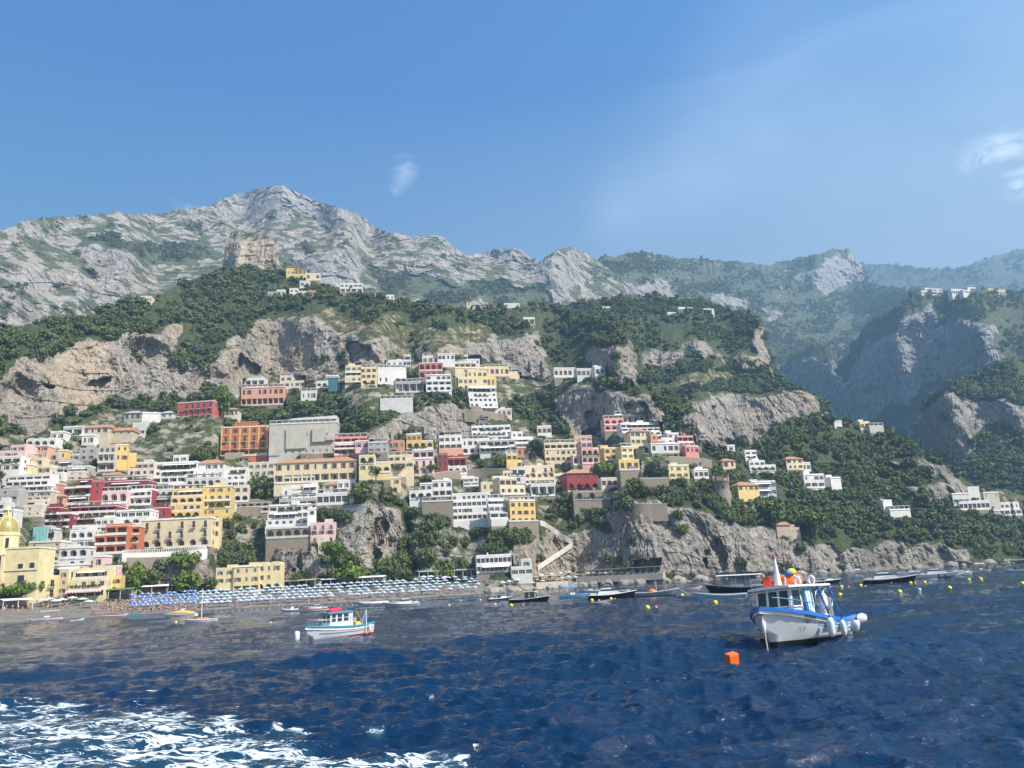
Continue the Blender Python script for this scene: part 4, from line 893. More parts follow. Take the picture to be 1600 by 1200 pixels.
    fm = stonework() if rg.random() < .5 or stone else m     # footing down into the slope
    for a, b in (((-hw, 0), (hw, 0)), ((hw, 0), (hw, D)), ((-hw, D), (-hw, 0))): B.quad((*a, -6), (*b, -6), (*b, 0), (*a, 0), fm)
    ytop = (n-1)*st; B.quad((fa, ytop, Ht), (fb, ytop, Ht), (fb, D, Ht), (fa, D, Ht), G_ROOFG)
    B.build('wall', root, normals=False)
    # side windows
    if not simple and D > 7:
        s = 1 if right else -1
        for i, k in enumerate(floors):
            if k == 'n' or rg.random() < .25 or XR[i] != (-hw, hw): continue
            for yy in ([.35, .7] if D > 9 else [.5]):
                if yy*D < i*st+1.4: continue
                fr, pn = win_mesh('n', 1.0, fh*.42, 0, tone); w = link('window', fr, root); w.location = (s*(hw+.05), yy*D, i*fh+.34*fh); w.rotation_euler = (0, 0, s*math.pi/2)
                q = link('pane', pn, w)
    near = p['d'] < 470 and fh > 2.4
    for (k, x, y, z, w, h, ar) in wins:
        fr, pn = win_mesh(k if k != 'w' or rg.random() < .75 else 'n', max(.6, w), max(.8, h), ar, tone); o_ = link('window', fr, root); o_.location = (x, y, z); q = link('pane', pn, o_)
    # roof
    r = MB(); yf = ytop; W0, hw0 = W, hw; W = fb-fa; cxr = (fa+fb)/2; hw = W/2
    if rf in 't g t2'.split():
        rm = tiles() if rf != 'g' else G_ROOFG; e = .5; hh = min(2.6, .22*min(W, D))+.3; ins = min(hw*.8, (D-yf)*.5)*(1 if rf != 't2' else .05)
        lo = [(-hw-e, yf-e, Ht), (hw+e, yf-e, Ht), (hw+e, D+e, Ht), (-hw-e, D+e, Ht)]; my = (yf+D)/2
        up = [(x, y, z-.18) for x, y, z in lo]; top = [(-hw+ins-e, my, Ht+hh), (hw-ins+e, my, Ht+hh)]
        r.add(lo+top+up, [(0, 1, 5, 4), (2, 3, 4, 5), (1, 2, 5), (3, 0, 4), (6, 7, 1, 0), (7, 8, 2, 1), (8, 9, 3, 2), (9, 6, 0, 3), (9, 8, 7, 6)], rm); r.build('roof', root)
    elif rf == 'v':
        nv = max(1, round(W/5)); vw = W/nv
        for j in range(nv):
            ring = []
            for yy in (yf, D): ring.append([(-hw+vw*(j+.5)-vw/2*math.cos(math.pi*a/8), yy, Ht+vw*.24*math.sin(math.pi*a/8)) for a in range(9)])
            r.loft(ring, m, False, False); r.add(ring[0], [tuple(range(9))], m); r.add(ring[1], [tuple(range(9))], m)
        r.build('roof', root)
    else:
        pm = tm; ph = .55; e = .22 if rf == 'c' else .06
        r.box(cxr-hw-e, cxr+hw+e, yf-e, D+e, Ht+.003, Ht+.25, pm)
        for (a, b, c, d) in ((-hw, hw, yf, yf+.2), (-hw, -hw+.2, yf+.2, D), (hw-.2, hw, yf+.2, D)): r.box(cxr+a, cxr+b, c, d, Ht+.25, Ht+.25+ph, m if rf != 'c' else pm)
        r.build('roof', root)
        if 'p' in rf or (rg.random() < .16 and not simple):
            q = MB(); ph = 2.3; npst = max(2, round(W/3.2)+1)
            for j in range(npst):
                x = cxr-hw+.2+(W-.4)*j/(npst-1)
                for yy in (yf+.3, min(D-.3, yf+4)): q.box(x-.1, x+.1, yy-.1, yy+.1, Ht+.26, Ht+ph, G_FRAME)
            q.box(cxr-hw, cxr+hw, yf+.05, min(D, yf+4.2), Ht+ph, Ht+ph+.14, G_CLOTH if 'g' not in rf else G_GREEN); q.build('pergola', root)
        elif rg.random() < .55 and W > 6 and not simple:
            q = MB(); bx = cxr+rg.uniform(-.3, .3)*W; bw = rg.uniform(1.3, 2.2); q.box(bx-bw, bx+bw, D*.5, D*.92, Ht+.25, Ht+rg.uniform(1.8, 2.7), m); q.build('roof_hut', root)
        if rg.random() < .5 and not simple:
            q = MB(); x = cxr+rg.uniform(-.4, .4)*W; q.box(x-.3, x+.3, D*.6, D*.6+.6, Ht+.25, Ht+1.7, m); q.box(x-.4, x+.4, D*.6-.1, D*.6+.7, Ht+1.7, Ht+1.85, tm); q.build('chimney', root)
    W, hw = W0, hw0
    if 'pil' in o:
        q = MB(); nc = o['ncol']; pm = plaster(PAL[o['pil']])
        for c in range(nc+1): x = -hw+W*c/nc; x = min(max(x, -hw+.4), hw-.4); q.box(x-.4, x+.4, -.16, -.003, fh, Ht, pm)
        for j in range(1, n): q.box(-hw-.05, hw+.05, -.22, -.163, j*fh-.2, j*fh+.15, pm)
        q.build('pilasters', root)
        q = MB(); q.box(-hw*.45, hw*.45, .8, 6, Ht+.26, Ht+3.0, m); q.box(-hw*.48, hw*.48, .6, 6.2, Ht+3.0, Ht+3.3, pm); q.build('roof_storey', root)
    if o.get('awn'):
        q = MB(); z = fh*.93
        ns = 24
        for j in range(ns):
            xa, xb = -hw+W*j/ns, -hw+W*(j+1)/ns; mm = G_CLOTH if j % 2 else G_REDST
            q.add([(xa, -.03, z), (xb, -.03, z), (xb, -2.3, z-.5), (xa, -2.3, z-.5), (xb, -2.3, z-.95), (xa, -2.3, z-.95)], [(0, 1, 2, 3), (3, 2, 4, 5)], mm)
        q.build('striped_awning', root)
    if o.get('net'):
        q = MB(); nm = G_NET if o['net'] == 1 else G_NET2; fx = .75
        for j in range(9): x = -hw+W*j/8; q.box(x-.04, x+.04, -1.6, -1.5, -.5, Ht+1.5, G_IRON)
        for j in range(n+2): q.box(-hw, hw, -1.62, -.4, j*fh*.8+.2, j*fh*.8+.28, G_IRON)
        q.build('scaffold', root); q = MB(); 
        vs = [(-hw*.9+W*fx*j/14, -1.7-.12*math.sin(j*2.1), z) for z in (.1, Ht*.5, Ht+1.2) for j in range(15)]
        q.add(vs, [(a*15+j, a*15+j+1, a*15+15+j+1, a*15+15+j) for a in range(2) for j in range(14)], nm, True); q.build('netting', root)
    if o.get('garage'):
        q = MB()
        for j, (a, h, w) in enumerate([(-.42, .8, .16), (-.1, .86, .3), (.24, .84, .2), (.40, .45, .12)]):
            q.box(hw*2*a-W*w/2, hw*2*a+W*w/2, -.5-.3*j, -.003, Ht*.18*j+1, Ht*h, m)
        q.build('buttress', root)
        q = MB(); q.add([(-hw*.75, 1, Ht+.8), (hw, 1, Ht+.8), (hw, 9, Ht+.8), (-hw*.75, 9, Ht+.8), (-hw*.35, 1.2, Ht+3.3), (hw*.98, 1.2, Ht+4.2), (hw*.98, 9, Ht+4.2), (-hw*.35, 9, Ht+3.3)], [(0, 1, 5, 4), (1, 2, 6, 5), (2, 3, 7, 6), (3, 0, 4, 7), (4, 5, 6, 7)], plaster((.55, .53, .48))); q.build('roof_deck', root)
    return root
def build_town(N, LY):
    for p in PLACED: make_building(p)
    for lay, x0, x1, yt, yb, ck, fl, lab in RIDGE:
        L = N if lay == 'N' else LY[lay]
        p = place(L, (x0, x1, yt, yb, ck, fl, dict(yaw=8 if x0 < 1000 else 14, roof='t' if 'roof' in lab or 'gable' in lab or 'bell' in lab else 'f', D=7), lab)); make_building(p, True)
def carve(N):
    for r in TOWN: PLACED.append(place(N, r))
    for p in PLACED:
        x0, x1, yt, yb = p['row'][:4]; i = (N.U > x0-1.5) & (N.U < x1+1.5) & (N.V > yt-1) & (N.V < yb-.3)
        N.D[i] = np.maximum(N.D[i], p['d']+p['D']+1.5+abs(math.sin(p['yaw']))*p['W']*.3)
        i = (N.U > x0-2) & (N.U < x1+2) & (N.V >= yb-.3) & (N.V < yb+5); N.D[i] = np.maximum(N.D[i], p['d']-.8)
# ------------------------------------------------------------------ single structures of the town
def gpt(N, u, v, lift=0.0, toward=0.0):
    az, t, d = N.at(np.float64(u), np.float64(v)); d = float(d)-toward
    return Vector((d*math.sin(az), d*math.cos(az), H0+d*float(t)+lift))
def build_landmarks(N):
    cy = plaster((.74, .63, .36)); wm = plaster((.74, .66, .46))
    # church with the tiled dome
    d = float(inv(N, 20, 930)[2])-6; az = float(ray(-7, 800)[0]); sc_ = d/FPX
    cx, cyy = d*math.sin(az), d*math.cos(az); z0 = H0+d*float(ray(8, 930)[1]); root = empty('church', (cx, cyy, z0), R(6)); tag(root, 'yellow church with a green and gold tiled dome at the left edge', 'church')
    def zz(v): return H0+d*float(ray(8, v)[1])-z0
    b = MB(); r0 = 16.5*sc_
    b.box(-30*sc_, r0*.98, 0, 14, -4, zz(868), cy); b.box(-30*sc_-.2, r0*.98+.2, -.2, 14.2, zz(868), zz(866), wm)
    b.box(r0*.98, 57*sc_, 1.0, 13, -4, zz(859), cy); b.box(r0*.98, 57*sc_+.2, .8, 13.2, zz(859), zz(856), wm)
    b.box(-30*sc_, 57*sc_, .7, .9, zz(893), zz(890), wm)
    b.build('nave_wall', root)
    b = MB(); b.lathe([(r0, zz(868)), (r0, zz(836)), (r0*1.05, zz(835)), (r0*1.05, zz(831)), (r0*.99, zz(830))], cy, 16, (0, 8, 0), False); b.build('drum', root)
    t = NT('dome_tiles'); v = t.n('ShaderNodeTexChecker'); v.inputs['Scale'].default_value = 1.1; t.l(t.obj(), v.inputs['Vector']); c = t.mix(t.noise(1.2, 4, .6), (.30, .24, .05), (.46, .36, .10)); c = t.mix(t.math('MULTIPLY', v.outputs['Fac'], .35), c, (.16, .22, .06)); dm = t.set(c, .35)
    b = MB(); H = zz(805)-zz(830); b.lathe([(r0*1.0*math.cos(a*math.pi/20)**.75, zz(830)+H*math.sin(a*math.pi/20)) for a in range(10)]+[(.55, zz(805))], dm, 24, (0, 8, 0)); b.build('dome', root)
    for a in range(0, 24, 3):
        b = MB(); pts = [((r0*1.02*math.cos(k*math.pi/20)**.75)*math.cos(a*math.pi/12), 8+(r0*1.02*math.cos(k*math.pi/20)**.75)*math.sin(a*math.pi/12), zz(830)+H*math.sin(k*math.pi/20)) for k in range(10)]
        b.tube(pts, .16, wm, 5); b.build('dome_rib', root)
    b = MB(); lr = 1.25; b.lathe([(lr*1.25, zz(806)), (lr*1.25, zz(804)), (lr*.8, zz(803.5)), (lr*.8, zz(795)), (lr*1.2, zz(794.5)), (lr*1.1, zz(793)), (lr*.6, zz(790)), (.1, zz(787)), (.08, zz(783))], cy, 10, (0, 8, 0), False); 
    for a in range(4): an = a*math.pi/2-.9; b.tube([(lr*.95*math.cos(an), 8+lr*.95*math.sin(an), zz(804)), (lr*.95*math.cos(an), 8+lr*.95*math.sin(an), zz(795))], .3, cy, 6)
    b.build('lantern', root)
    for (x, zb, w, h, y, ar) in [(-8*sc_, 869-13, 5.5, 13, 8-r0-.02, 0), (10*sc_, 856, 5, 13, 8-r0*.8, 0), (-5*sc_, 868-1, 0, 0, 0, 0), (10*sc_, 900, 7, 11, -.03, 1), (-5*sc_, 892, 8, 13, -.03, 1), (36*sc_, 893-2, 6, 7, .97, 0), (50*sc_, 892-2, 6, 7, .97, 0), (38*sc_, 899+15, 8, 11, .97, 0), (9*sc_, 886, 9, 14, -.03, 0)]:
        if not w: continue
        f = MB(); ww, hh = w*sc_, h*sc_; zb_ = zz(zb)
        f.box(-ww/2-.25, ww/2+.25, -.12, 0, -.2, hh+.25, wm); f.box(-ww/2, ww/2, -.17, -.123, 0, hh, G_SHUT); o = f.build('window', root); o.location = (x, y, zb_)
        f = MB(); f.box(-ww/2+.12, ww/2-.12, -.2, -.173, .12, hh-.12, G_GLASS); f.build('pane', o)
    b = MB(); P = arc_pts(-9.5, -2.5, 1, 6.0, 12); b.add([(x, -.2, z) for x, z in P]+[(x, -.75, z) for x, z in P], [(i, i+1, i+14, i+13) for i in range(12)], wm); b.add([(-9.5, -.04, -2)]+[(x, -.04, z) for x, z in P]+[(-2.5, -.04, -2)], [tuple(range(15))], plaster((.40, .27, .10))); b.build('portal_arch', root)
    # round watch tower
    p = gpt(N, 1130, 783, 0, 1); d = p.to_2d().length; s = d/FPX; root = empty('watch_tower', p); tag(root, 'round stone watch tower with a broken crenellated top', 'tower')
    b = MB(); st = stonework(); hh = 30*s; b.lathe([(15.5*s, -5), (14.5*s, 0), (12.0*s, 14*s), (11.8*s, 15*s), (11.4*s, hh-2*s), (12*s, hh-1.5*s), (12*s, hh)], st, 20); b.build('tower_wall', root)
    b = MB()
    for k in range(9):
        a = k*2*math.pi/9+.2; c, q = math.cos(a), math.sin(a); h = (6.5, 3, 7.5, 4, 8, 5, 6, 3, 7)[k]*s; w = .26
        ring = [[(11.9*s*rr*math.cos(a+da), 11.9*s*rr*math.sin(a+da), z) for rr, da in ((1, -w), (1, w), (.8, w), (.8, -w))] for z in (hh, hh+h)]; b.loft(ring, plaster((.46, .30, .20)), True, True, False)
    b.build('battlement', root)
    b = MB(); b.box(-.5, .5, -12.2*s, -11*s, 18*s, 22*s, G_DARK); b.build('window', root)
    # white stairway down the rocks
    root = None
    for pts, lab in [([(838, 817), (848, 816), (866, 828), (880, 838), (896, 848)], 'upper flight of the white stairway down from the lemon yellow house'), ([(897, 848), (880, 860), (862, 872), (838, 888)], 'lower flight of the white stairway slanting down to the lido')]:
        P = []
        for (a, b_), (c, e) in zip(pts[:-1], pts[1:]):
            for k in range(6): P.append(gpt(N, a+(c-a)*k/6, b_+(e-b_)*k/6, 0, 1.5))
        P.append(gpt(N, *pts[-1], 0, 1.5)); P = [sum((P[max(0, min(len(P)-1, i+j))] for j in (-2, -1, 0, 1, 2)), Vector())/5 for i in range(len(P))]
        root = empty('stairway', P[0]); tag(root, lab, 'stairs'); o0 = P[0]
        b = MB(); wmat = plaster((.62, .58, .50)); n = len(P)
        for off, z0, z1, nm in ((0, -1.6, 1.0, 'parapet'), (1.6, -1.6, .0, 'steps'), (1.9, -1.6, 1.0, 'parapet')):
            b = MB(); lo = []
            for i, q in enumerate(P):
                dv = Vector((0, 1, 0)); q = q-o0+dv*off; w = .3 if nm == 'parapet' else 1.25
                lo.append([(q.x, q.y-w/2, q.z+z0), (q.x, q.y-w/2, q.z+z1), (q.x, q.y+w/2, q.z+z1), (q.x, q.y+w/2, q.z+z0)])
            b.loft(lo, wmat, True, True, False); b.build(nm, root)
    # terrace and retaining walls, each a thing of its own
    for pts, h, mat, lab in [
        ([(184, 878), (240, 877), (300, 872), (330, 870)], 3.4, 'w', 'white balustraded terrace wall under the wide cream hotel'),
        ([(190, 890), (250, 889), (330, 886)], 4.5, 's', 'rough stone wall beneath the white balustraded terrace'),
        ([(345, 718), (400, 716), (460, 716)], 3.2, 's', 'dark stone road wall under the orange palace'), ([(460, 717), (520, 716), (580, 717)], 2.6, 's', 'road wall under the concrete car park'),
        ([(664, 752), (720, 744), (800, 742), (830, 748)], 3.5, 's', 'long stone terrace wall with arches below the white porch'), ([(890, 726), (940, 730), (975, 733)], 2.2, 's', 'stone wall at the foot of the pale pink arcade'),
        ([(1040, 722), (1090, 724), (1120, 730)], 3.0, 's', 'curving road wall under the right cliff cluster'), ([(560, 752), (600, 752), (650, 756)], 3.0, 's', 'garden wall behind the round green trees'),
        ([(985, 802), (1020, 801), (1050, 800)], 4.0, 's', 'stone rampart on top of the sea cliff'), ([(1145, 796), (1190, 798)], 2.4, 's', 'low wall on the cliff edge right of the round tower'), ([(720, 648), (770, 652), (800, 660)], 3.4, 's', 'pale terrace wall above the stepped white hotel'),
        ([(730, 640), (790, 646)], 2.6, 's', 'terrace wall below the four stepped apartment rows'), ([(580, 796), (540, 800), (500, 800)], 1.6, 'w', 'white garden railing wall left of the ravine'), ([(365, 804), (420, 803)], 3.5, 's', 'old wall with vines behind the gardens'),
        ([(880, 775), (892, 790), (884, 806)], 2.5, 's', 'steep garden wall left of the tall stone base'), ([(60, 750), (110, 748), (150, 745)], 3.0, 's', 'long stone wall under the grey balconied block'), ([(1045, 575), (1090, 574), (1130, 578)], 1.6, 's', 'dry stone terrace under the promontory cliff')][:16]:
        P = []
        for (a, b_), (c, e) in zip(pts[:-1], pts[1:]):
            for k in range(8): P.append(gpt(N, a+(c-a)*k/8, b_+(e-b_)*k/8, 0, 1.2))
        P = [sum((P[max(0, min(len(P)-1, i+j))] for j in range(-3, 4)), Vector())/7 for i in range(len(P))]; o0 = P[0].copy(); m = stonework() if mat == 's' else plaster((.7, .68, .62))
        b = MB(); b.loft([[tuple(q-o0+Vector((0, y, z))) for y, z in ((0, -4), (0, h), (.6, h), (.6, -4))] for q in P], m, True, True, False)
        b.loft([[tuple(q-o0+Vector((0, y, z))) for y, z in ((-.08, h), (-.08, h+.18), (.68, h+.18), (.68, h))] for q in P], plaster((.62, .57, .48)), True, True, False)
        if mat == 'w':
            for i, q in enumerate(P):
                for k in range(2):
                    q2 = q.lerp(P[min(i+1, len(P)-1)], k/2)-o0; b.box(q2.x-.12, q2.x+.12, q2.y-.15, q2.y+.1, q2.z+h+.18, q2.z+h+1.0, G_FRAME)
            b.loft([[tuple(q-o0+Vector((0, y, z))) for y, z in ((-.2, h+1.0), (-.2, h+1.15), (.15, h+1.15), (.15, h+1.0))] for q in P], G_FRAME, True, True, False)
        w = b.build('terrace_wall'); w.location = o0; tag(w, lab, 'wall')
    # floors of the rock lido and its sun roof
    for (u0, u1, v, dep, h, lab) in [(905, 1034, 897, 3.4, 2.6, 'long flat sun roof on posts of the rock lido'), (835, 880, 906, 3, 2.4, 'short white canopy at the left end of the rock lido')]:
        a, c = gpt(N, u0, v+4, 0, 3), gpt(N, u1, v+4, 0, 3); root = empty('canopy', a); tag(root, lab, 'canopy'); e = c-a; e.z = 0; n = 12; b = MB(); q = MB()
        zt = max(0, (c-a).z)+h; px = e.normalized(); py = Vector((-px.y, px.x, 0))
        for k in range(n+1):
            for y in (0, dep): s_ = px*e.length*k/n+py*y; b.box(s_.x-.1, s_.x+.1, s_.y-.1, s_.y+.1, -2, zt, paint((.40, .30, .2), .7))
        q.add([tuple(px*x+py*y+Vector((0, 0, z))) for z in (zt, zt+.18) for x, y in ((-.4, -.5), (e.length+.4, -.5), (e.length+.4, dep+.4), (-.4, dep+.4))], [(3, 2, 1, 0), (4, 5, 6, 7), (0, 1, 5, 4), (1, 2, 6, 5), (2, 3, 7, 6), (3, 0, 4, 7)], paint((.62, .55, .42), .8)); b.build('posts', root); q.build('roof', root)
        pl = MB(); pl.add([tuple(px*x+py*y+Vector((0, 0, z))) for z in (-3, -.1) for x, y in ((-1, -2), (e.length+1, -2), (e.length+1, dep+2), (-1, dep+2))], [(3, 2, 1, 0), (4, 5, 6, 7), (0, 1, 5, 4), (1, 2, 6, 5), (2, 3, 7, 6), (3, 0, 4, 7)], plaster((.48, .42, .34))); pl.build('platform', root)
# ------------------------------------------------------------------ trees
def leaf_mat(name, lo, hi):
    t = NT(name); oi = t.n('ShaderNodeObjectInfo'); c = t.ramp(t.noise(.30, 4, .65), (.32, lo), (.68, hi)); at = t.attr('tint').outputs['Fac']
    c = t.mix(t.math('MULTIPLY', at, .8), c, tuple(x*1.5+y for x, y in zip(hi, (.022, .018, 0)))); c = t.mix(t.ramp(t.noise(1.7, 3, .6), (.35, .35), (.6, 0.0)), c, tuple(x*.6 for x in lo))
    t.b.inputs['Subsurface Weight'].default_value = 0; return t.set(c, .75, 0, .2)
LEAF = leaf_mat('evergreen_leaves', (.040, .062, .019), (.118, .146, .044)); LEAF_B = leaf_mat('bright_pine_leaves', (.05, .09, .012), (.12, .17, .03)); LEAF_C = leaf_mat('cypress_leaves', (.016, .034, .016), (.045, .068, .03))
LEAF_O = leaf_mat('olive_leaves', (.050, .065, .036), (.112, .128, .072))
BARK = paint((.12, .085, .055), .9, .3, 2, 0, 'bark')
def crown_pts(rg, kind, nl, per, fine=1.0):
    """unit crown made of leaf clumps: quads turned mostly outward round many small clumps"""
    C = []
    for i in range(nl):
        while True:
            p = rg.uniform(-1, 1, 3)
            if np.dot(p, p) < 1: break
        if kind == 'round': p = p*np.array([.80, .80, .62]); p[2] += .05+.1*rg.random()
        elif kind == 'pine': p = np.array([p[0]*.9, p[1]*.9, p[2]*.22+.25])
        elif kind == 'cypress': h = p[2]; p = np.array([p[0]*.16*(1-max(h, 0)*.8), p[1]*.16*(1-max(h, 0)*.8), h])
        elif kind == 'tall': p = p*np.array([.55, .55, .9])
        elif kind == 'bush': p = p*np.array([.85, .85, .45])
        C.append((p, rg.uniform(.22, .42)*(1 if fine == 1 else .80)*(.38 if kind == 'cypress' else 1)))
    Q = []; T = []
    for c, r in C:
        tint = rg.random()
        for k in range(per):
            n = rg.normal(size=3); n[2] += .25; n /= np.linalg.norm(n); o = c+n*r*rg.uniform(.75, 1.05)
            nn = n+rg.normal(size=3)*.28; nn /= np.linalg.norm(nn); a = np.cross(nn, rg.normal(size=3)); a /= np.linalg.norm(a); b = np.cross(nn, a); s = r*rg.uniform(.30, .56)*fine
            Q.append([o-a*s-b*s*.7, o+a*s*.9-b*s*.8, o+a*s*.8+b*s, o-a*s*.7+b*s*.8]); T.append(tint*.7+.3*rg.random())
    return np.array(Q), np.array(T)
TREE_KINDS = {}
def protos():
    rg = np.random.default_rng(3)
    for kind, nl, per in (('round', 60, 24), ('pine', 60, 22), ('cypress', 60, 12), ('tall', 60, 24), ('bush', 46, 22)): TREE_KINDS[kind+'+'] = [crown_pts(rg, kind, nl, per, .62) for _ in range(5)]
    for kind, nl, per in (('round', 30, 17), ('bush', 12, 12), ('tall', 20, 13), ('pine', 18, 13)): TREE_KINDS[kind] = [crown_pts(rg, kind, nl, per) for _ in range(5)]
    TREE_KINDS['far'] = [crown_pts(rg, 'round', 9, 7) for _ in range(6)]; TREE_KINDS['mid'] = [crown_pts(rg, 'round', 15, 11) for _ in range(6)]
    TREE_KINDS['low'] = [crown_pts(rg, 'bush', 7, 7) for _ in range(6)]
def scatter_mesh(name, items, mat):
    """one object for woodland nobody could count: items are (x, y, z, radius, height factor, kind, seed)"""
    Vs, Ts = [], []
    for x, y, z, r, hf, kind, sd in items:
        Q, T = TREE_KINDS[kind][sd % len(TREE_KINDS[kind])]; a = sd*1.7; c, s = math.cos(a), math.sin(a)
        P = Q*r; P = np.stack([P[..., 0]*c-P[..., 1]*s, P[..., 0]*s+P[..., 1]*c, P[..., 2]*hf], -1)+np.array([x, y, z]); Vs.append(P.reshape(-1, 3)); Ts.append(np.repeat(np.clip(T*.35+((sd*37) % 100)/100*.65, 0, 1), 4))
    V = np.concatenate(Vs); T = np.concatenate(Ts); F = np.arange(len(V)).reshape(-1, 4)
    o = link(name, np_mesh(name, V, F, [mat], attrs={'tint': ('FLOAT', T)})); o['kind'] = 'stuff'; return o
_tm = {}
def tree_obj(kind, loc, r, h, name, label, group, mat=LEAF, seed=0, cat='tree', tinted=0):
    """a tree of its own: tapered trunk with limbs, and a crown of leaf clumps"""
    key = (kind, seed % 5, mat.name, round(tinted*3))
    if key not in _tm:
        Q, T = TREE_KINDS[kind+'+'][seed % 5]
        me = np_mesh('crown', Q.reshape(-1, 3), np.arange(len(Q)*4).reshape(-1, 4), [mat], attrs={'tint': ('FLOAT', np.repeat(np.clip(T*.6+tinted*.4, 0, 1), 4))})
        b = MB(); rg = random.Random(seed); b.tube([(0, 0, -1.2), (.02, 0, -.6), (.0, .02, 0)], .07, BARK, 6, .045)
        for k in range(5): a = k*1.26+rg.random(); b.tube([(0, 0, -.35), (.25*math.cos(a), .25*math.sin(a), 0), (.5*math.cos(a), .5*math.sin(a), .25)], .035, BARK, 5, .012)
        _tm[key] = (me, b.mesh('trunk'))
    me, tr = _tm[key]; root = empty(name, loc, seed*1.3); tag(root, label, cat, group)
    c = link('crown', me, root); c.location = (0, 0, h); t = link('trunk', tr, root); t.location = (0, 0, h)
    if kind == 'cypress': c.scale = (r*3.2, r*3.2, h); c.location = (0, 0, h*1.02); t.scale = (r*2, r*2, h); t.location = (0, 0, h*.9)
    else:
        k = r; c.scale = (k, k, k*(1.05 if kind != 'tall' else 1.2)); t.scale = (k, k, max(h, .5))
    return root
ZONES = [  # photo polygon, phrase that names the place
 ([(-200, 600), (350, 560), (345, 720), (200, 715), (-200, 700)], 'in the woods above the left end of the town'),
 ([(345, 600), (640, 580), (640, 700), (345, 720)], 'on the green slope above the orange palace and car park'),
 ([(640, 540), (1000, 540), (1000, 690), (640, 690)], 'around the upper row of houses below the grey cliffs'),
 ([(-200, 700), (385, 700), (385, 960), (-200, 960)], 'squeezed between the hotels of the left quarter'),
 ([(385, 690), (620, 690), (620, 930), (385, 930)], 'in the gardens below the long convent'),
 ([(620, 690), (800, 690), (800, 930), (620, 930)], 'in the ravine around the large white hotel'),
 ([(800, 640), (1110, 640), (1110, 930), (800, 930)], 'in the gardens around the crimson villa'),
 ([(1090, 600), (1330, 600), (1330, 930), (1090, 930)], 'on the wooded slope around the round tower'),
 ([(1330, 600), (1800, 600), (1800, 930), (1330, 930)], 'in the shore woods below the far right hamlet'),
 ([(-300, 300), (2000, 300), (2000, 1000), (-300, 1000)], 'on the high ridge woods')]
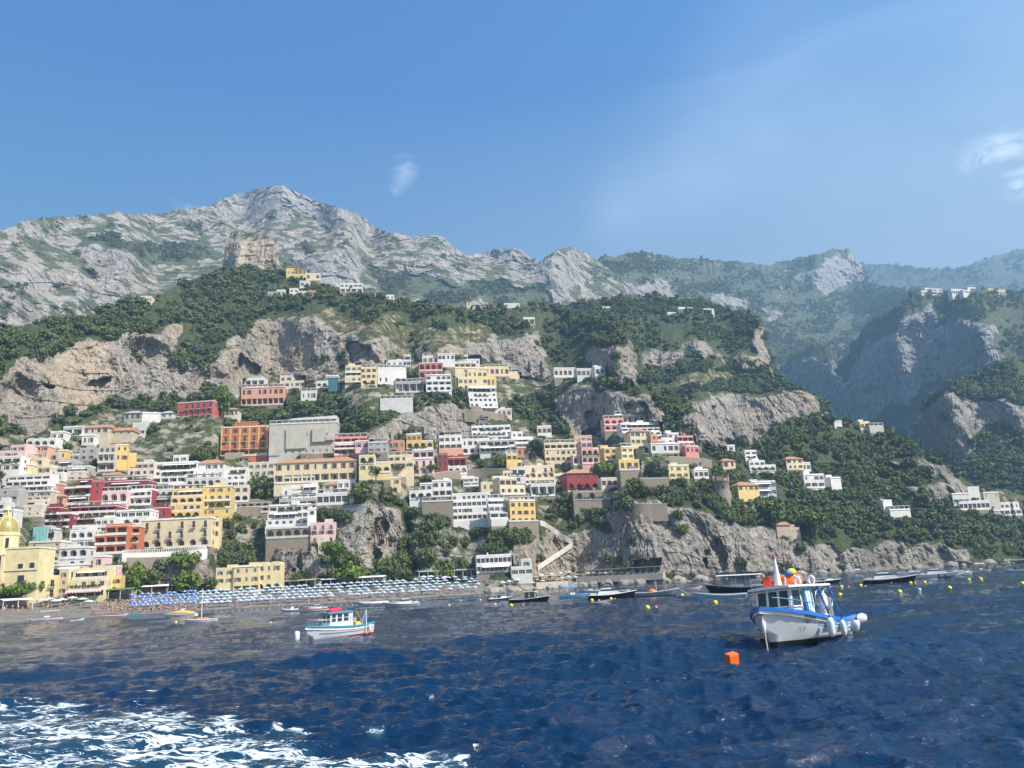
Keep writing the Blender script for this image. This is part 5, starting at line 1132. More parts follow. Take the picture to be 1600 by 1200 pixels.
HAND = [  # trees one can tell apart: u, v of the foot, crown width px, top v, kind, leaf, label
 (20, 941, 34, 924, 'pine', 'B', 'broad bright green pine at the left edge of the beach'), (42, 938, 34, 917, 'pine', 'B', 'bright green pine right of the left edge pine'),
 (209, 926, 40, 886, 'tall', 'B', 'tall bright green tree right of the terraced beach hotel'), (236, 926, 26, 896, 'round', 'D', 'dark tree between the two bright beach trees'), (291, 927, 42, 899, 'round', 'B', 'round bright green tree left of the beach villa'), (330, 925, 26, 905, 'round', 'D', 'dark tree against the left wall of the beach villa'),
 (412, 790, 50, 748, 'round', 'D', 'large dark brownish tree below the convent wing'), (566, 785, 40, 757, 'round', 'D', 'round dark green tree in the central gardens'), (585, 752, 18, 730, 'round', 'D', 'small round tree in front of the yellow loggia house'), (625, 744, 28, 727, 'pine', 'D', 'flat umbrella tree before the cream house'), (645, 744, 18, 728, 'pine', 'D', 'second flat umbrella tree before the cream house'), (676, 746, 20, 728, 'pine', 'D', 'flat umbrella tree right of the pink house'),
 (668, 760, 24, 746, 'pine', 'D', 'small umbrella pine over the white ravine villa'), (837, 718, 28, 689, 'round', 'C', 'big dark tree beside the ochre house'), (947, 768, 42, 728, 'pine', 'B', 'broad light green umbrella pine right of the crimson villa'), (780, 730, 22, 714, 'round', 'B', 'light green tree left of the ochre yellow house'), (752, 730, 18, 718, 'round', 'D', 'round tree above the arched stone terrace wall'),
 (1026, 756, 44, 724, 'round', 'C', 'large dark tree left of the pale yellow villa'), (992, 772, 34, 750, 'round', 'D', 'dark tree below the stone garden wall'), (978, 798, 32, 776, 'round', 'D', 'dark shrubby tree on the sea cliff edge'), (1060, 810, 20, 798, 'round', 'D', 'small round tree on the bare sea cliff'), (1066, 834, 26, 820, 'bush', 'B', 'yellow green bush clinging to the sea cliff'), (885, 800, 26, 768, 'tall', 'D', 'tall dark tree left of the tall stone base'),
 (1182, 718, 12, 678, 'cypress', 'C', 'tallest cypress on the right slope'), (1202, 720, 9, 686, 'cypress', 'C', 'slimmer cypress right of the tallest one'), (1213, 722, 12, 692, 'cypress', 'C', 'short broad cypress on the right slope'), (1252, 728, 8, 704, 'cypress', 'C', 'small cypress behind the tan pitched roof'), (1338, 768, 13, 742, 'cypress', 'C', 'lone cypress right of the bare white cube'),
 (828, 592, 10, 556, 'cypress', 'C', 'tall cypress left of the white cypress house'), (847, 594, 11, 560, 'cypress', 'C', 'second cypress left of the white cypress house'), (914, 588, 9, 566, 'cypress', 'C', 'left cypress of the right hand cluster'), (924, 588, 10, 562, 'cypress', 'C', 'middle cypress of the right hand cluster'), (951, 590, 7, 562, 'cypress', 'C', 'thin cypress behind the little blue white house'), (958, 592, 8, 566, 'cypress', 'C', 'rightmost cypress under the upper cliff'),
 (347, 652, 34, 604, 'tall', 'B', 'tall light green pine right of the brick red villa'), (1214, 826, 40, 788, 'round', 'B', 'round green pine above the roofless farmhouse'), (1272, 850, 44, 810, 'pine', 'B', 'wide green pine on the right sea cliff'), (520, 900, 40, 850, 'bush', 'B', 'bright green creeper mound on the beach rocks'), (548, 908, 60, 884, 'bush', 'B', 'low bright green mound at the foot of the beach rocks'), (692, 902, 40, 884, 'round', 'B', 'bright weeping tree at the foot of the ravine'), (288, 884, 44, 866, 'bush', 'B', 'bright green ivy mound below the balustraded terrace'), (348, 922, 12, 892, 'tall', 'D', 'narrow climbing vine column on the beach villa'),
 (1588, 824, 8, 790, 'cypress', 'C', 'tall cypress at the far right edge'), (1556, 822, 8, 796, 'cypress', 'C', 'cypress below the far right hamlet'), (598, 790, 10, 752, 'cypress', 'C', 'slim cypress in the central gardens')]
def build_trees(N, LY):
    rg = np.random.default_rng(21); rects = np.array([r[:4] for r in TOWN], float)
    LF = dict(B=LEAF_B, D=LEAF, C=LEAF_C)
    for i, (u, v, w, vt, kind, lf, lab) in enumerate(HAND):
        p = gpt(N, u, v, 0, 1.0); d = p.to_2d().length; s = d/FPX; h = (v-vt)*s; r = w*s/2
        nm = {'cypress': 'cypress_tree', 'pine': 'umbrella_pine', 'bush': 'shrub'}.get(kind, 'broadleaf_tree')
        if kind == 'cypress': tree_obj(kind, p, r*1.0, h*.5, nm, lab, None, LF[lf], i)
        else:
            rv = {'round': .85, 'pine': .55, 'tall': 1.35, 'bush': .6}[kind]; tree_obj(kind, p, r, max(h-r*rv*.85, r*.35), nm, lab, None, LF[lf], i, 'shrub' if kind == 'bush' else 'tree', .5)
    cand = []
    def throw(L, n, rmin, rmax, lay, dens, kinds, tall=.75, vmax=2000):
        c = rg.integers(0, len(L.az), n*3); q = rg.random(n*3); row = (q*(L.n-1)).astype(int); u = L.U[row, c]; v = L.V[row, c]; K = L.K[row, c]; d = L.D[row, c]
        nz = fbm(u/30, v/16, u*0, 4, 91)*1.7
        w = np.clip(K[:, 1]*1.0-K[:, 0]*.62-K[:, 2]*.45-K[:, 3]*.25+nz*.85+dens-.60, 0, 1)
        # keep the sampling even per picture area
        w *= (K[:, 0]+K[:, 1]+K[:, 3]) > .35
        area = np.abs(L.tc-L.tb)[c]; w = w*area/area.max()
        ok = (rg.random(n*3) < w) & (u > -170) & (u < 1770) & (v < vmax); idx = np.nonzero(ok)[0][:n]
        for i in idx:
            rr = rmin+(rmax-rmin)*rg.random()**1.6; rr *= 1.4 if rg.random() < .10 else 1; s = FPX/d[i]
            if lay == 'N':
                cr = rr*s; x, y = u[i], v[i]; cr = cr if kinds[0] != 'bush' else cr*.25
                if np.any((x > rects[:, 0]-cr*.75) & (x < rects[:, 1]+cr*.75) & (y > rects[:, 2]-1) & (y < rects[:, 3]+cr*1.25)): continue
            az, t = L.az[c[i]], L.T[row[i], c[i]]; h = rr*tall
            cand.append((rr*s, lay, u[i], v[i], d[i]*math.sin(az), d[i]*math.cos(az), H0+d[i]*t, rr, h, kinds[rg.integers(len(kinds))], int(rg.integers(1e6)), K[i]))
    throw(N, 22000, 1.1, 3.4, 'N', .18, ['round', 'round', 'mid', 'mid', 'mid', 'tall', 'pine'])
    throw(N, 9000, .7, 1.5, 'N', .38, ['bush'], .3)
    for r in TOWN:      # hedges and climbers at the foot of the walls
        for k in range(max(2, int((r[1]-r[0])/4.2))):
            u = rg.uniform(r[0]-1, r[1]+1); v = r[3]+rg.uniform(1.5, 7); rr = rg.uniform(.7, 1.7)
            if rg.random() < .3 or v > 905 or any((u > q[0]) & (u < q[1]) & (v > q[2]+2) & (v < q[3]+1) for q in rects): continue
            az, t, d = N.at(np.float64(u), np.float64(v)); d = float(d); cand.append((0, 'N', u, v, d*math.sin(az), d*math.cos(az), H0+d*float(t), rr, rr*.3, 'bush', int(rg.integers(1e6)), None))
    throw(LY['P'], 5500, 1.5, 3.0, 'P', .15, ['mid', 'mid', 'tall', 'pine']); throw(LY['R'], 3000, 2.0, 4.0, 'R', .2, ['mid'])
    throw(LY['C'], 5500, 2.4, 4.6, 'C', .1, ['far'], .6); throw(LY['F'], 16000, 2.4, 5.0, 'F', .22, ['far'], .5); throw(LY['F2'], 1200, 5, 9, 'F2', .2, ['far'], .4); throw(LY['M'], 24000, 1.6, 4.0, 'M', -.04, ['low'], .3)
    near = sorted([c for c in cand if c[1] == 'N'], key=lambda c: -c[0]); solo = [c for c in near if c[9] != 'bush' and 0 < c[2] < 1600][:255]; ids = set(id(c) for c in solo)
    seen = {}
    for c in solo:
        zi = next(i for i, (P, ph) in enumerate(ZONES) if inpoly(P, np.array([c[2]]), np.array([c[3]]))[0]); ph = ZONES[zi][1]
        tree_obj('round', (c[4], c[5], c[6]-.3), c[7], c[8], 'broadleaf_tree', 'bushy dark green evergreen tree '+ph, 'evergreen trees '+ph, LEAF if c[10] % 4 else LEAF_O, c[10] % 5, 'tree', (c[10] % 3)/3)
    names = dict(N='hillside_woodland', P='promontory_woodland', R='hill_woodland', C='canyon_woodland', F='far_woodland', F2='distant_woodland', M='mountain_scrub')
    for lay, nm in names.items():
        it = [(c[4], c[5], c[6]+c[8]-.3, c[7], 1.0, c[9], c[10]) for c in cand if c[1] == lay and id(c) not in ids and c[10] % 5]
        it2 = [(c[4], c[5], c[6]+c[8]-.3, c[7], 1.0, c[9], c[10]) for c in cand if c[1] == lay and id(c) not in ids and not c[10] % 5]
        if it: scatter_mesh(nm, it, LEAF if lay != 'M' else LEAF_O)
        if it2: scatter_mesh(nm.replace('woodland', 'olive_grove').replace('scrub', 'brush'), it2, LEAF_O)
    print('trees', {k: sum(c[1] == k for c in cand) for k in names}, 'solo', len(solo), 'px', solo[-1][0])
# ------------------------------------------------------------------ boats
def gloss(col, rough=.3, var=.08, name='boat_paint'): return paint(col, rough, var, 2.2, 0, name)
B_WHITE = gloss((.74, .74, .73)); B_BLUE = gloss((.02, .17, .55)); B_SKY = gloss((.05, .36, .75)); B_BLACK = gloss((.012, .013, .017), .2); B_RED = gloss((.45, .06, .035), .5); B_ORANGE = gloss((.85, .16, .02), .5); B_YEL = gloss((.82, .68, .02), .4)
B_TEAL = gloss((.06, .30, .42)); B_WOOD = gloss((.22, .10, .045), .4); B_GREY = gloss((.30, .33, .36), .5); B_DECK = gloss((.45, .40, .33), .8); B_PALE = gloss((.25, .50, .68)); B_GLASS = paint((.03, .045, .055), .06, .3, 3, 0, 'boat_glass'); B_STEEL = paint((.55, .56, .57), .3, .1, 3, .8, 'steel'); B_ROPE = paint((.55, .50, .40), .9, .2, 6, 0, 'rope'); B_HOT = gloss((.62, .02, .06), .6); B_NAVY = gloss((.015, .03, .09), .6); B_SKIN = paint((.42, .26, .19), .6, .1, 3, 0, 'skin'); B_COVER = paint((.60, .58, .54), .85, .15, 2, 0, 'boat_cover'); B_FOUL = gloss((.02, .022, .02), .7)
def hull_profile(L, B, fb, rise, bluff=3.0, draft=.45, flare=.5, transom=.82, wl=.1):
    st = []
    for i in range(17):
        s = i/16; x = max(0, (s-.42)/.58); b = B/2*max(0, 1-x**bluff)**.85*(transom+(1-transom)*min(1, s/.4)); b = max(b, .012)
        zs = fb*(1+.10*max(0, 1-s/.35)**2)+rise*max(0, (s-.30)/.70)**1.8; st.append((s, b, zs))
    rings = []; sheer = []
    for s, b, zs in st:
        ring = []; N = 9; p = .30+flare*max(0, (s-.45)/.55)**1.5; rake = .16*L*.55*s**6
        zk = -draft*(1-.5*s**6)
        for j in range(N):
            z = zk+(wl-zk)*j/3 if j <= 3 else wl+(zs-wl)*(j-3)/(N-4); v = max(0, (z-zk)/(zs-zk)); ring.append(((s-.5)*L+rake*(v-.35)*1.2-.02*L*(1-s)**4*(1-v), b*v**p if v > 0 else .004, z))
        rings.append(ring); sheer.append(ring[-1])
    return rings, sheer
def hull_parts(root, L, B, fb, rise, top, bottom, rail, deck=B_DECK, stripe=None, deckdrop=.35, railh=.09, railr=.05, wl=.10, **k):
    rings, sheer = hull_profile(L, B, fb, rise, wl=wl, **k); mb = MB()
    for sgn in (1, -1):
        R_ = [[(x, sgn*y, z) for x, y, z in r] for r in rings]
        for i in range(len(R_)-1):
            for j in range(len(R_[0])-1):
                m = bottom if j < 3 else top
                if stripe and j >= len(R_[0])-2: m = stripe
                q = [R_[i][j], R_[i+1][j], R_[i+1][j+1], R_[i][j+1]]; mb.add(q if sgn == 1 else q[::-1], [(0, 1, 2, 3)], m, True)
    r0 = rings[0]; mb.add([(x, y, z) for x, y, z in r0]+[(x, -y, z) for x, y, z in r0[::-1]], [tuple(range(2*len(r0)))], top)
    me = mb.build('hull', root); bm = bmesh.new(); bm.from_mesh(me.data); bmesh.ops.remove_doubles(bm, verts=bm.verts, dist=.012); bmesh.ops.recalc_face_normals(bm, faces=bm.faces); bm.to_mesh(me.data); bm.free()
    d = MB()
    for a, b in zip(sheer[:-1], sheer[1:]):
        z1, z2 = a[2]-deckdrop, b[2]-deckdrop; y1, y2 = max(.01, a[1]-.06), max(.01, b[1]-.06)
        d.quad((a[0], y1, z1), (a[0], -y1, z1), (b[0], -y2, z2), (b[0], y2, z2), deck)
        for s in (1, -1): d.quad((a[0], s*y1, z1), (b[0], s*y2, z2), (b[0], s*y2, b[2]-.01), (a[0], s*y1, a[2]-.01), top)
    d.build('deck', root)
    g = MB()
    for s in (1, -1): g.loft([[(x, s*(y+railr), z-railh), (x, s*(y+railr), z+.03), (x, s*max(0.0, y-.10), z+.03), (x, s*max(.0, y-.10), z-.02)] for x, y, z in sheer], rail, True, True, False)
    x, y, z = sheer[0]; g.box(x-.05, x+.08, -y-railr, y+railr, z-railh, z+.031, rail); g.build('gunwale', root)
    return rings, sheer
def prism(b, base, top, m):
    """box with different outline below and above: (x0, x1, halfwidth front, halfwidth back, z)"""
    x0, x1, wf, wb, z = base; a0, a1, vf, vb, z2 = top
    b.add([(x0, -wb, z), (x1, -wf, z), (x1, wf, z), (x0, wb, z), (a0, -vb, z2), (a1, -vf, z2), (a1, vf, z2), (a0, vb, z2)], [(3, 2, 1, 0), (4, 5, 6, 7), (0, 1, 5, 4), (1, 2, 6, 5), (2, 3, 7, 6), (3, 0, 4, 7)], m)
def pane(root, quad, lift, name='window', frame=B_WHITE, bars=(0, 0)):
    """a framed window laid on a cabin face given by its four corners (bottom left, bottom right, top right, top left)"""
    P = [Vector(p) for p in quad]; n = (P[1]-P[0]).cross(P[3]-P[0]).normalized()
    def at(a, c): return (P[0]*(1-a)+P[1]*a)*(1-c)+(P[3]*(1-a)+P[2]*a)*c
    f = MB(); e = .07
    for (a0, a1, c0, c1) in [(0, 1, 0, e), (0, 1, 1-e, 1), (0, e, e, 1-e), (1-e, 1, e, 1-e)]+[((i+1)/(bars[0]+1)-.02, (i+1)/(bars[0]+1)+.02, e, 1-e) for i in range(bars[0])]+[(e, 1-e, (i+1)/(bars[1]+1)-.025, (i+1)/(bars[1]+1)+.025) for i in range(bars[1])]:
        q = [at(a0, c0), at(a1, c0), at(a1, c1), at(a0, c1)]; f.add([tuple(p+n*.004) for p in q]+[tuple(p+n*lift) for p in q], [(4, 5, 6, 7), (0, 1, 5, 4), (1, 2, 6, 5), (2, 3, 7, 6), (3, 0, 4, 7)], frame)
    o = f.build(name, root); g = MB(); q = [at(e, e), at(1-e, e), at(1-e, 1-e), at(e, 1-e)]; g.add([tuple(p+n*.008) for p in q]+[tuple(p+n*(lift*.55)) for p in q], [(4, 5, 6, 7), (0, 1, 5, 4), (1, 2, 6, 5), (2, 3, 7, 6), (3, 0, 4, 7)], B_GLASS); g.build('pane', o); return o
def fender(name, label, p, r, l, tilt, parent_mat, group=None):
    b = MB(); b.lathe([(r*.15, -l/2-.10), (r*.35, -l/2-.02)], B_BLACK, 12); b.lathe([(r*.35, -l/2-.02), (r*.85, -l/2+.10), (r, -l/2+.28), (r, l/2-.28), (r*.85, l/2-.10), (r*.35, l/2+.02)], B_WHITE, 14); b.lathe([(r*.36, l/2+.02), (r*.2, l/2+.12)], B_BLACK, 12); b.tube([(0, 0, l/2+.1), (0, 0, l/2+.5)], .02, B_BLACK, 5)
    o = b.build(name); o.matrix_world = parent_mat @ Matrix.Translation(p) @ Matrix.Rotation(tilt[0], 4, 'X') @ Matrix.Rotation(tilt[1], 4, 'Y'); tag(o, label, 'fender', group); return o
def settle(o, loc, yaw, roll=0, pitch=0):
    o.matrix_world = Matrix.Translation(loc) @ Matrix.Rotation(yaw, 4, 'Z') @ Matrix.Rotation(roll, 4, 'X') @ Matrix.Rotation(pitch, 4, 'Y'); return o.matrix_world.copy()
def sheer_at(sheer, x):
    xs = [p[0] for p in sheer]; return float(np.interp(x, xs, [p[1] for p in sheer])), float(np.interp(x, xs, [p[2] for p in sheer]))
def blue_boat():
    L, B = 9.4, 3.5; phi = R(44); P = sea(1206, 1014); loc = P+Vector((math.cos(phi), math.sin(phi), 0))*L*.87*.485
    root = empty('fishing_boat', (0, 0, 0)); tag(root, 'large white and blue fishing boat with a cabin and hanging white fenders', 'boat')
    rings, sh = hull_parts(root, L, B, 1.22, 1.0, B_WHITE, B_FOUL, B_BLUE, bluff=3.6, draft=.6, flare=.55, railh=.17, railr=.06, wl=.24, transom=.80)
    dk = 1.05
    # rubbing strake and blue bulwark panels, port and starboard
    for s in (1, -1):
        b = MB(); pts = [];
        for i in range(0, 12):
            x = -L/2+.1+i*.6; y, z = sheer_at(sh, x); pts.append((x, s*(y*.975+.03), z-.62))
        b.tube(pts, .035, B_SKY, 6); b.build('rubbing_strake', root)
        for x0, x1 in ((-2.3, -.9), (-.2, .95)):
            b = MB(); n = 5; lo = []; 
            for i in range(n+1):
                x = x0+(x1-x0)*i/n; y, z = sheer_at(sh, x); lo.append([(x, s*(y+.015), z-.48), (x, s*(y+.03), z-.20)])
            b.loft(lo, B_SKY, False, False, False); b.build('blue_panel', root)
    # cabin
    b = MB(); prism(b, (-.6, 2.2, .62, 1.05, dk), (-.6, 1.95, .85, 1.08, 2.05), gloss((.68, .69, .74))); b.build('cabin', root)
    cab = gloss((.70, .71, .75))
    for x, y in ((1.93, .84), (1.93, .28), (1.93, -.28), (1.93, -.84), (.75, .95), (-.55, 1.07), (.75, -.95), (-.55, -1.07)): b = MB(); b.tube([(x, y, 2.0), (x-(.22 if x > 1.5 else 0), y*.97, 3.18)], .055, cab, 6); b.build('cabin_post', root)
    def fr(y, z): k = (z-2.05)/1.1; return (1.95-.22*k, y*(1-.03*k), z)
    for y0, y1 in ((-.80, -.30), (-.26, .26), (.30, .80)): pane(root, [fr(y0, 2.08), fr(y1, 2.08), fr(y1, 3.1), fr(y0, 3.1)], .05)
    for s in (1, -1):
        q = [(.80, .955, 2.08), (1.88, .855, 2.08), (1.70, .83, 3.1), (.80, .935, 3.1)]; q = q if s == -1 else [q[1], q[0], q[3], q[2]]
        pane(root, [(x, s*y, z) for x, y, z in q], .05)
    b = MB(); b.box(-.15, .62, 1.10, 1.14, 1.15, 3.1, B_SKY); d = b.build('door', root); b = MB()
    for x0, x1 in ((-.08, .20), (.27, .55)): b.box(x0, x1, 1.143, 1.17, 1.4, 2.95, gloss((.55, .70, .80)))
    b.build('door_panel', d)
    b = MB(); n = 10; lo = []
    for i in range(n+1):
        x = -2.7+i*.5; w = 1.38-.12*max(0, (x-1)/1.3)**2*3; 
        lo.append([(x, -w, 3.18), (x, -w, 3.30), (x, -w*.5, 3.36), (x, w*.5, 3.36), (x, w, 3.30), (x, w, 3.18)])
    b.loft(lo, B_WHITE, True, True, False); b.build('roof', root)
    for s in (1, -1):
        for x0, x1 in ((-1.0, -1.7), (-2.6, -3.4)): b = MB(); b.tube([(x0, s*1.25, 3.2), (x1, s*1.35, 1.5)], .055, B_BLUE, 6); b.build('canopy_post', root)
    b = MB(); rl = []
    for s in (1, -1):
        pts = []
        for i in range(9):
            x = .2+i*.56; y, z = sheer_at(sh, min(x, 4.6)); pts.append((x if i < 8 else 4.75, s*max(0, y-.12), z+.62))
        b.tube(pts, .028, B_TEAL, 6)
        for i in (0, 2, 4, 6): x, y, z = pts[i]; b.tube([(x, y, z-.62), (x, y, z)], .022, B_BLUE, 5)
    b.build('bow_rail', root)
    b = MB(); b.tube([(1.1, .1, 3.3), (1.0, .1, 4.2), (.9, .1, 5.0)], .20, B_WHITE, 10, .05); b.build('mast', root)
    b = MB(); b.tube([(.98, .1, 4.98), (.95, .1, 5.25)], .05, paint((.5, .1, .06), .5), 6); b.build('mast_lamp', root)
    b = MB()
    for z in (3.62, 3.9):
        b.tube([(1.5, 1.1, z), (-2.4, 1.25, z), (-2.4, -1.25, z), (1.5, -1.1, z)], .018, B_STEEL, 5)
    for x, y in ((1.5, 1.1), (0, 1.15), (-1.2, 1.2), (-2.4, 1.25), (1.5, -1.1), (0, -1.15), (-1.2, -1.2), (-2.4, -1.25)): b.tube([(x, y, 3.3), (x, y, 3.9)], .016, B_STEEL, 5)
    b.build('roof_rail', root)
    b = MB(); b.box(-.9, -.2, -.5, .5, dk-.2, 1.9, gloss((.5, .52, .55))); b.box(-2.4, -1.4, -.8, .8, dk-.2, 1.55, B_WHITE); b.build('engine_box', root)
    # registration lettering on the bow
    for k, (txt, sz, dx, dz) in enumerate((('P0110 NA', .21, 0, 0), ('7 B 78', .21, .05, -.27))):
        cu = bpy.data.curves.new('lettering', 'FONT'); cu.body = txt; cu.size = sz; cu.extrude = .004; t = bpy.data.objects.new('tmp', cu); COL.objects.link(t); bpy.context.view_layer.update()
        me = bpy.data.meshes.new_from_object(t.evaluated_get(bpy.context.evaluated_depsgraph_get())); bpy.data.objects.remove(t)
        me.materials.clear(); me.materials.append(B_BLACK); co = np.zeros(len(me.vertices)*3); me.vertices.foreach_get('co', co); co = co.reshape(-1, 3).copy(); out = []
        for x, y, z in co:
            X = 3.0+dx-x; yy, zz = sheer_at(sh, X); v = (zz-.33+dz+y+.6)/(zz+.6); out.append((X, yy*v**.42+.05+z, zz-.33+dz+y))
        me.vertices.foreach_set('co', np.array(out, np.float32).ravel()); me.update(); link('registration_lettering', me, root)
    M = settle(root, loc+Vector((0, 0, .02)), math.pi+phi, R(4.5), R(-1.5)); XS = Matrix.Diagonal((.87, 1.24, 1, 1)); root.matrix_world = M @ XS
    for c in root.children:
        if c.name.split('.')[0] in ('cabin', 'cabin_post', 'window', 'door', 'roof', 'canopy_post', 'mast', 'mast_lamp', 'roof_rail'): c.location.x = 1.35; c.scale.y = 1.06
    def at(p): return M @ Vector(p)
    for i, (x, r, l, tx, lab) in enumerate([(1.25, .22, 1.10, R(-8), 'longest white fender hanging nearest the middle of the blue and white boat'), (-.55, .17, .95, R(-6), 'slim white fender between the two blue hull panels'), (-2.7, .27, .80, R(-26), 'fat white fender near the stern of the blue and white boat')]):
        y, z = sheer_at(sh, x); fender('fender', lab, Vector((x*.87, y*1.24+r+.05, z-.15-l/2)), r, l, (tx, R(12 if i else 8)), M)
    y, z = sheer_at(sh, -4.6); fender('fender', 'aftermost round white fender on the stern corner', Vector((-4.05, y*1.24+.2, z-.30)), .30, .8, (R(-60), R(-30)), M)
    def loose(name, label, cat, fn, p, rz=0):
        b = MB(); fn(b); o = b.build(name); p = ((p[0]+1.35)*.87, p[1]*1.3, p[2]); o.matrix_world = M @ Matrix.Translation(p) @ Matrix.Rotation(rz, 4, 'Z'); tag(o, label, cat); return o
    loose('life_raft', 'orange life raft bundle lashed on the white cabin roof', 'life raft', lambda b: ([b.lathe([(.02, -.75+.0), (.30, -.72), (.36, -.4), (.36, .4), (.30, .72), (.02, .75)], B_ORANGE, 12)], [b.lathe([(.375, z-.05), (.375, z+.05)], B_WHITE, 12) for z in (-.3, .3)]), (-.9, .2, 3.70)).matrix_world = M @ Matrix.Translation((.55, .1, 3.68)) @ Matrix.Rotation(R(35), 4, 'Z') @ Matrix.Rotation(R(90), 4, 'X')
    loose('bag', 'yellow bag on top of the orange life raft', 'bag', lambda b: b.loft([[(x*k, y*k, z) for x, y in ((-.34, -.2), (.34, -.22), (.36, .2), (-.3, .24))] for z, k in ((0, .9), (.12, 1.05), (.26, .8), (.32, .4))], B_YEL, True, True, True), (-.75, .25, 4.06), .3)
    loose('bag', 'small blue bag beside the yellow bag on the roof', 'bag', lambda b: b.loft([[(x*k, y*k, z) for x, y in ((-.2, -.15), (.2, -.17), (.2, .15), (-.2, .16))] for z, k in ((0, .9), (.1, 1.0), (.2, .7))], B_BLUE, True, True, True), (-.05, .3, 4.04))
    loose('crate', 'red plastic box beside the white mast', 'box', lambda b: (b.box(-.26, .26, -.2, .2, 0, .06, B_RED), b.box(-.28, .28, -.22, .22, .06, .55, gloss((.75, .05, .03))), b.box(-.3, .3, -.24, .24, .55, .62, B_RED)), (1.25, -.35, 3.33), .3)
    for p, lab in (((.15, .75, 3.55), 'white lifebuoy leaning on the roof left of the orange raft'), ((-1.95, .75, 3.60), 'white lifebuoy at the aft end of the orange raft')):
        def ringf(b):
            b.loft([[((.24+.075*math.cos(a))*math.cos(t), .075*math.sin(a), (.24+.075*math.cos(a))*math.sin(t)) for a in [k*math.pi/4 for k in range(8)]] for t in [k*math.pi/8 for k in range(17)]], B_WHITE, True, False)
        loose('lifebuoy', lab, 'lifebuoy', ringf, p, R(70))
    # net hauler wheel with net at the stern
    w = empty('net_hauler', (0, 0, 0)); tag(w, 'white net winch wheel draped with netting at the stern', 'winch')
    b = MB()
    for y in (-.25, .25): b.tube([(.62*math.cos(k*math.pi/12), y, .62*math.sin(k*math.pi/12)) for k in range(25)], .03, B_STEEL, 6)
    for k in range(8): a = k*math.pi/4; b.tube([(0, 0, 0), (.6*math.cos(a), .25*(-1)**k, .6*math.sin(a))], .02, B_STEEL, 5)
    b.build('wheel', w); b = MB(); b.box(-.12, .12, -.4, -.3, -1.4, .1, B_STEEL); b.box(-.12, .12, .3, .4, -1.4, .1, B_STEEL); b.build('stand', w)
    b = MB(); b.loft([[(.45*math.cos(a)*f+.12, y*f, z+.04*math.sin(3*a)) for a, y in [(k*math.pi/5, .34*math.sin(k*math.pi/5)) for k in range(10)]] for z, f in ((.35, .5), (.0, .9), (-.6, .8), (-1.2, .95), (-1.4, .7))], paint((.62, .60, .57), .9, .3, 8, 0, 'net'), True, True); b.build('net', w)
    w.matrix_world = M @ Matrix.Translation((-3.1, .3, 2.45))
    T = M @ Vector((4.45, .05, 2.15)); b = MB(); b.tube([(0, 0, 0), (-.02, -.06, -.7), (.02, -.12, -1.5), (.05, -.2, -T.z-.5)], .04, B_ROPE, 6); b.lathe([(.03, -.4), (.12, -.28), (.12, .28), (.03, .4)], B_WHITE, 8, (0, -.1, -1.05)); o = b.build('mooring_rope'); o.location = T; tag(o, 'thick pale mooring rope with a white float hanging from the bow of the blue boat', 'rope')
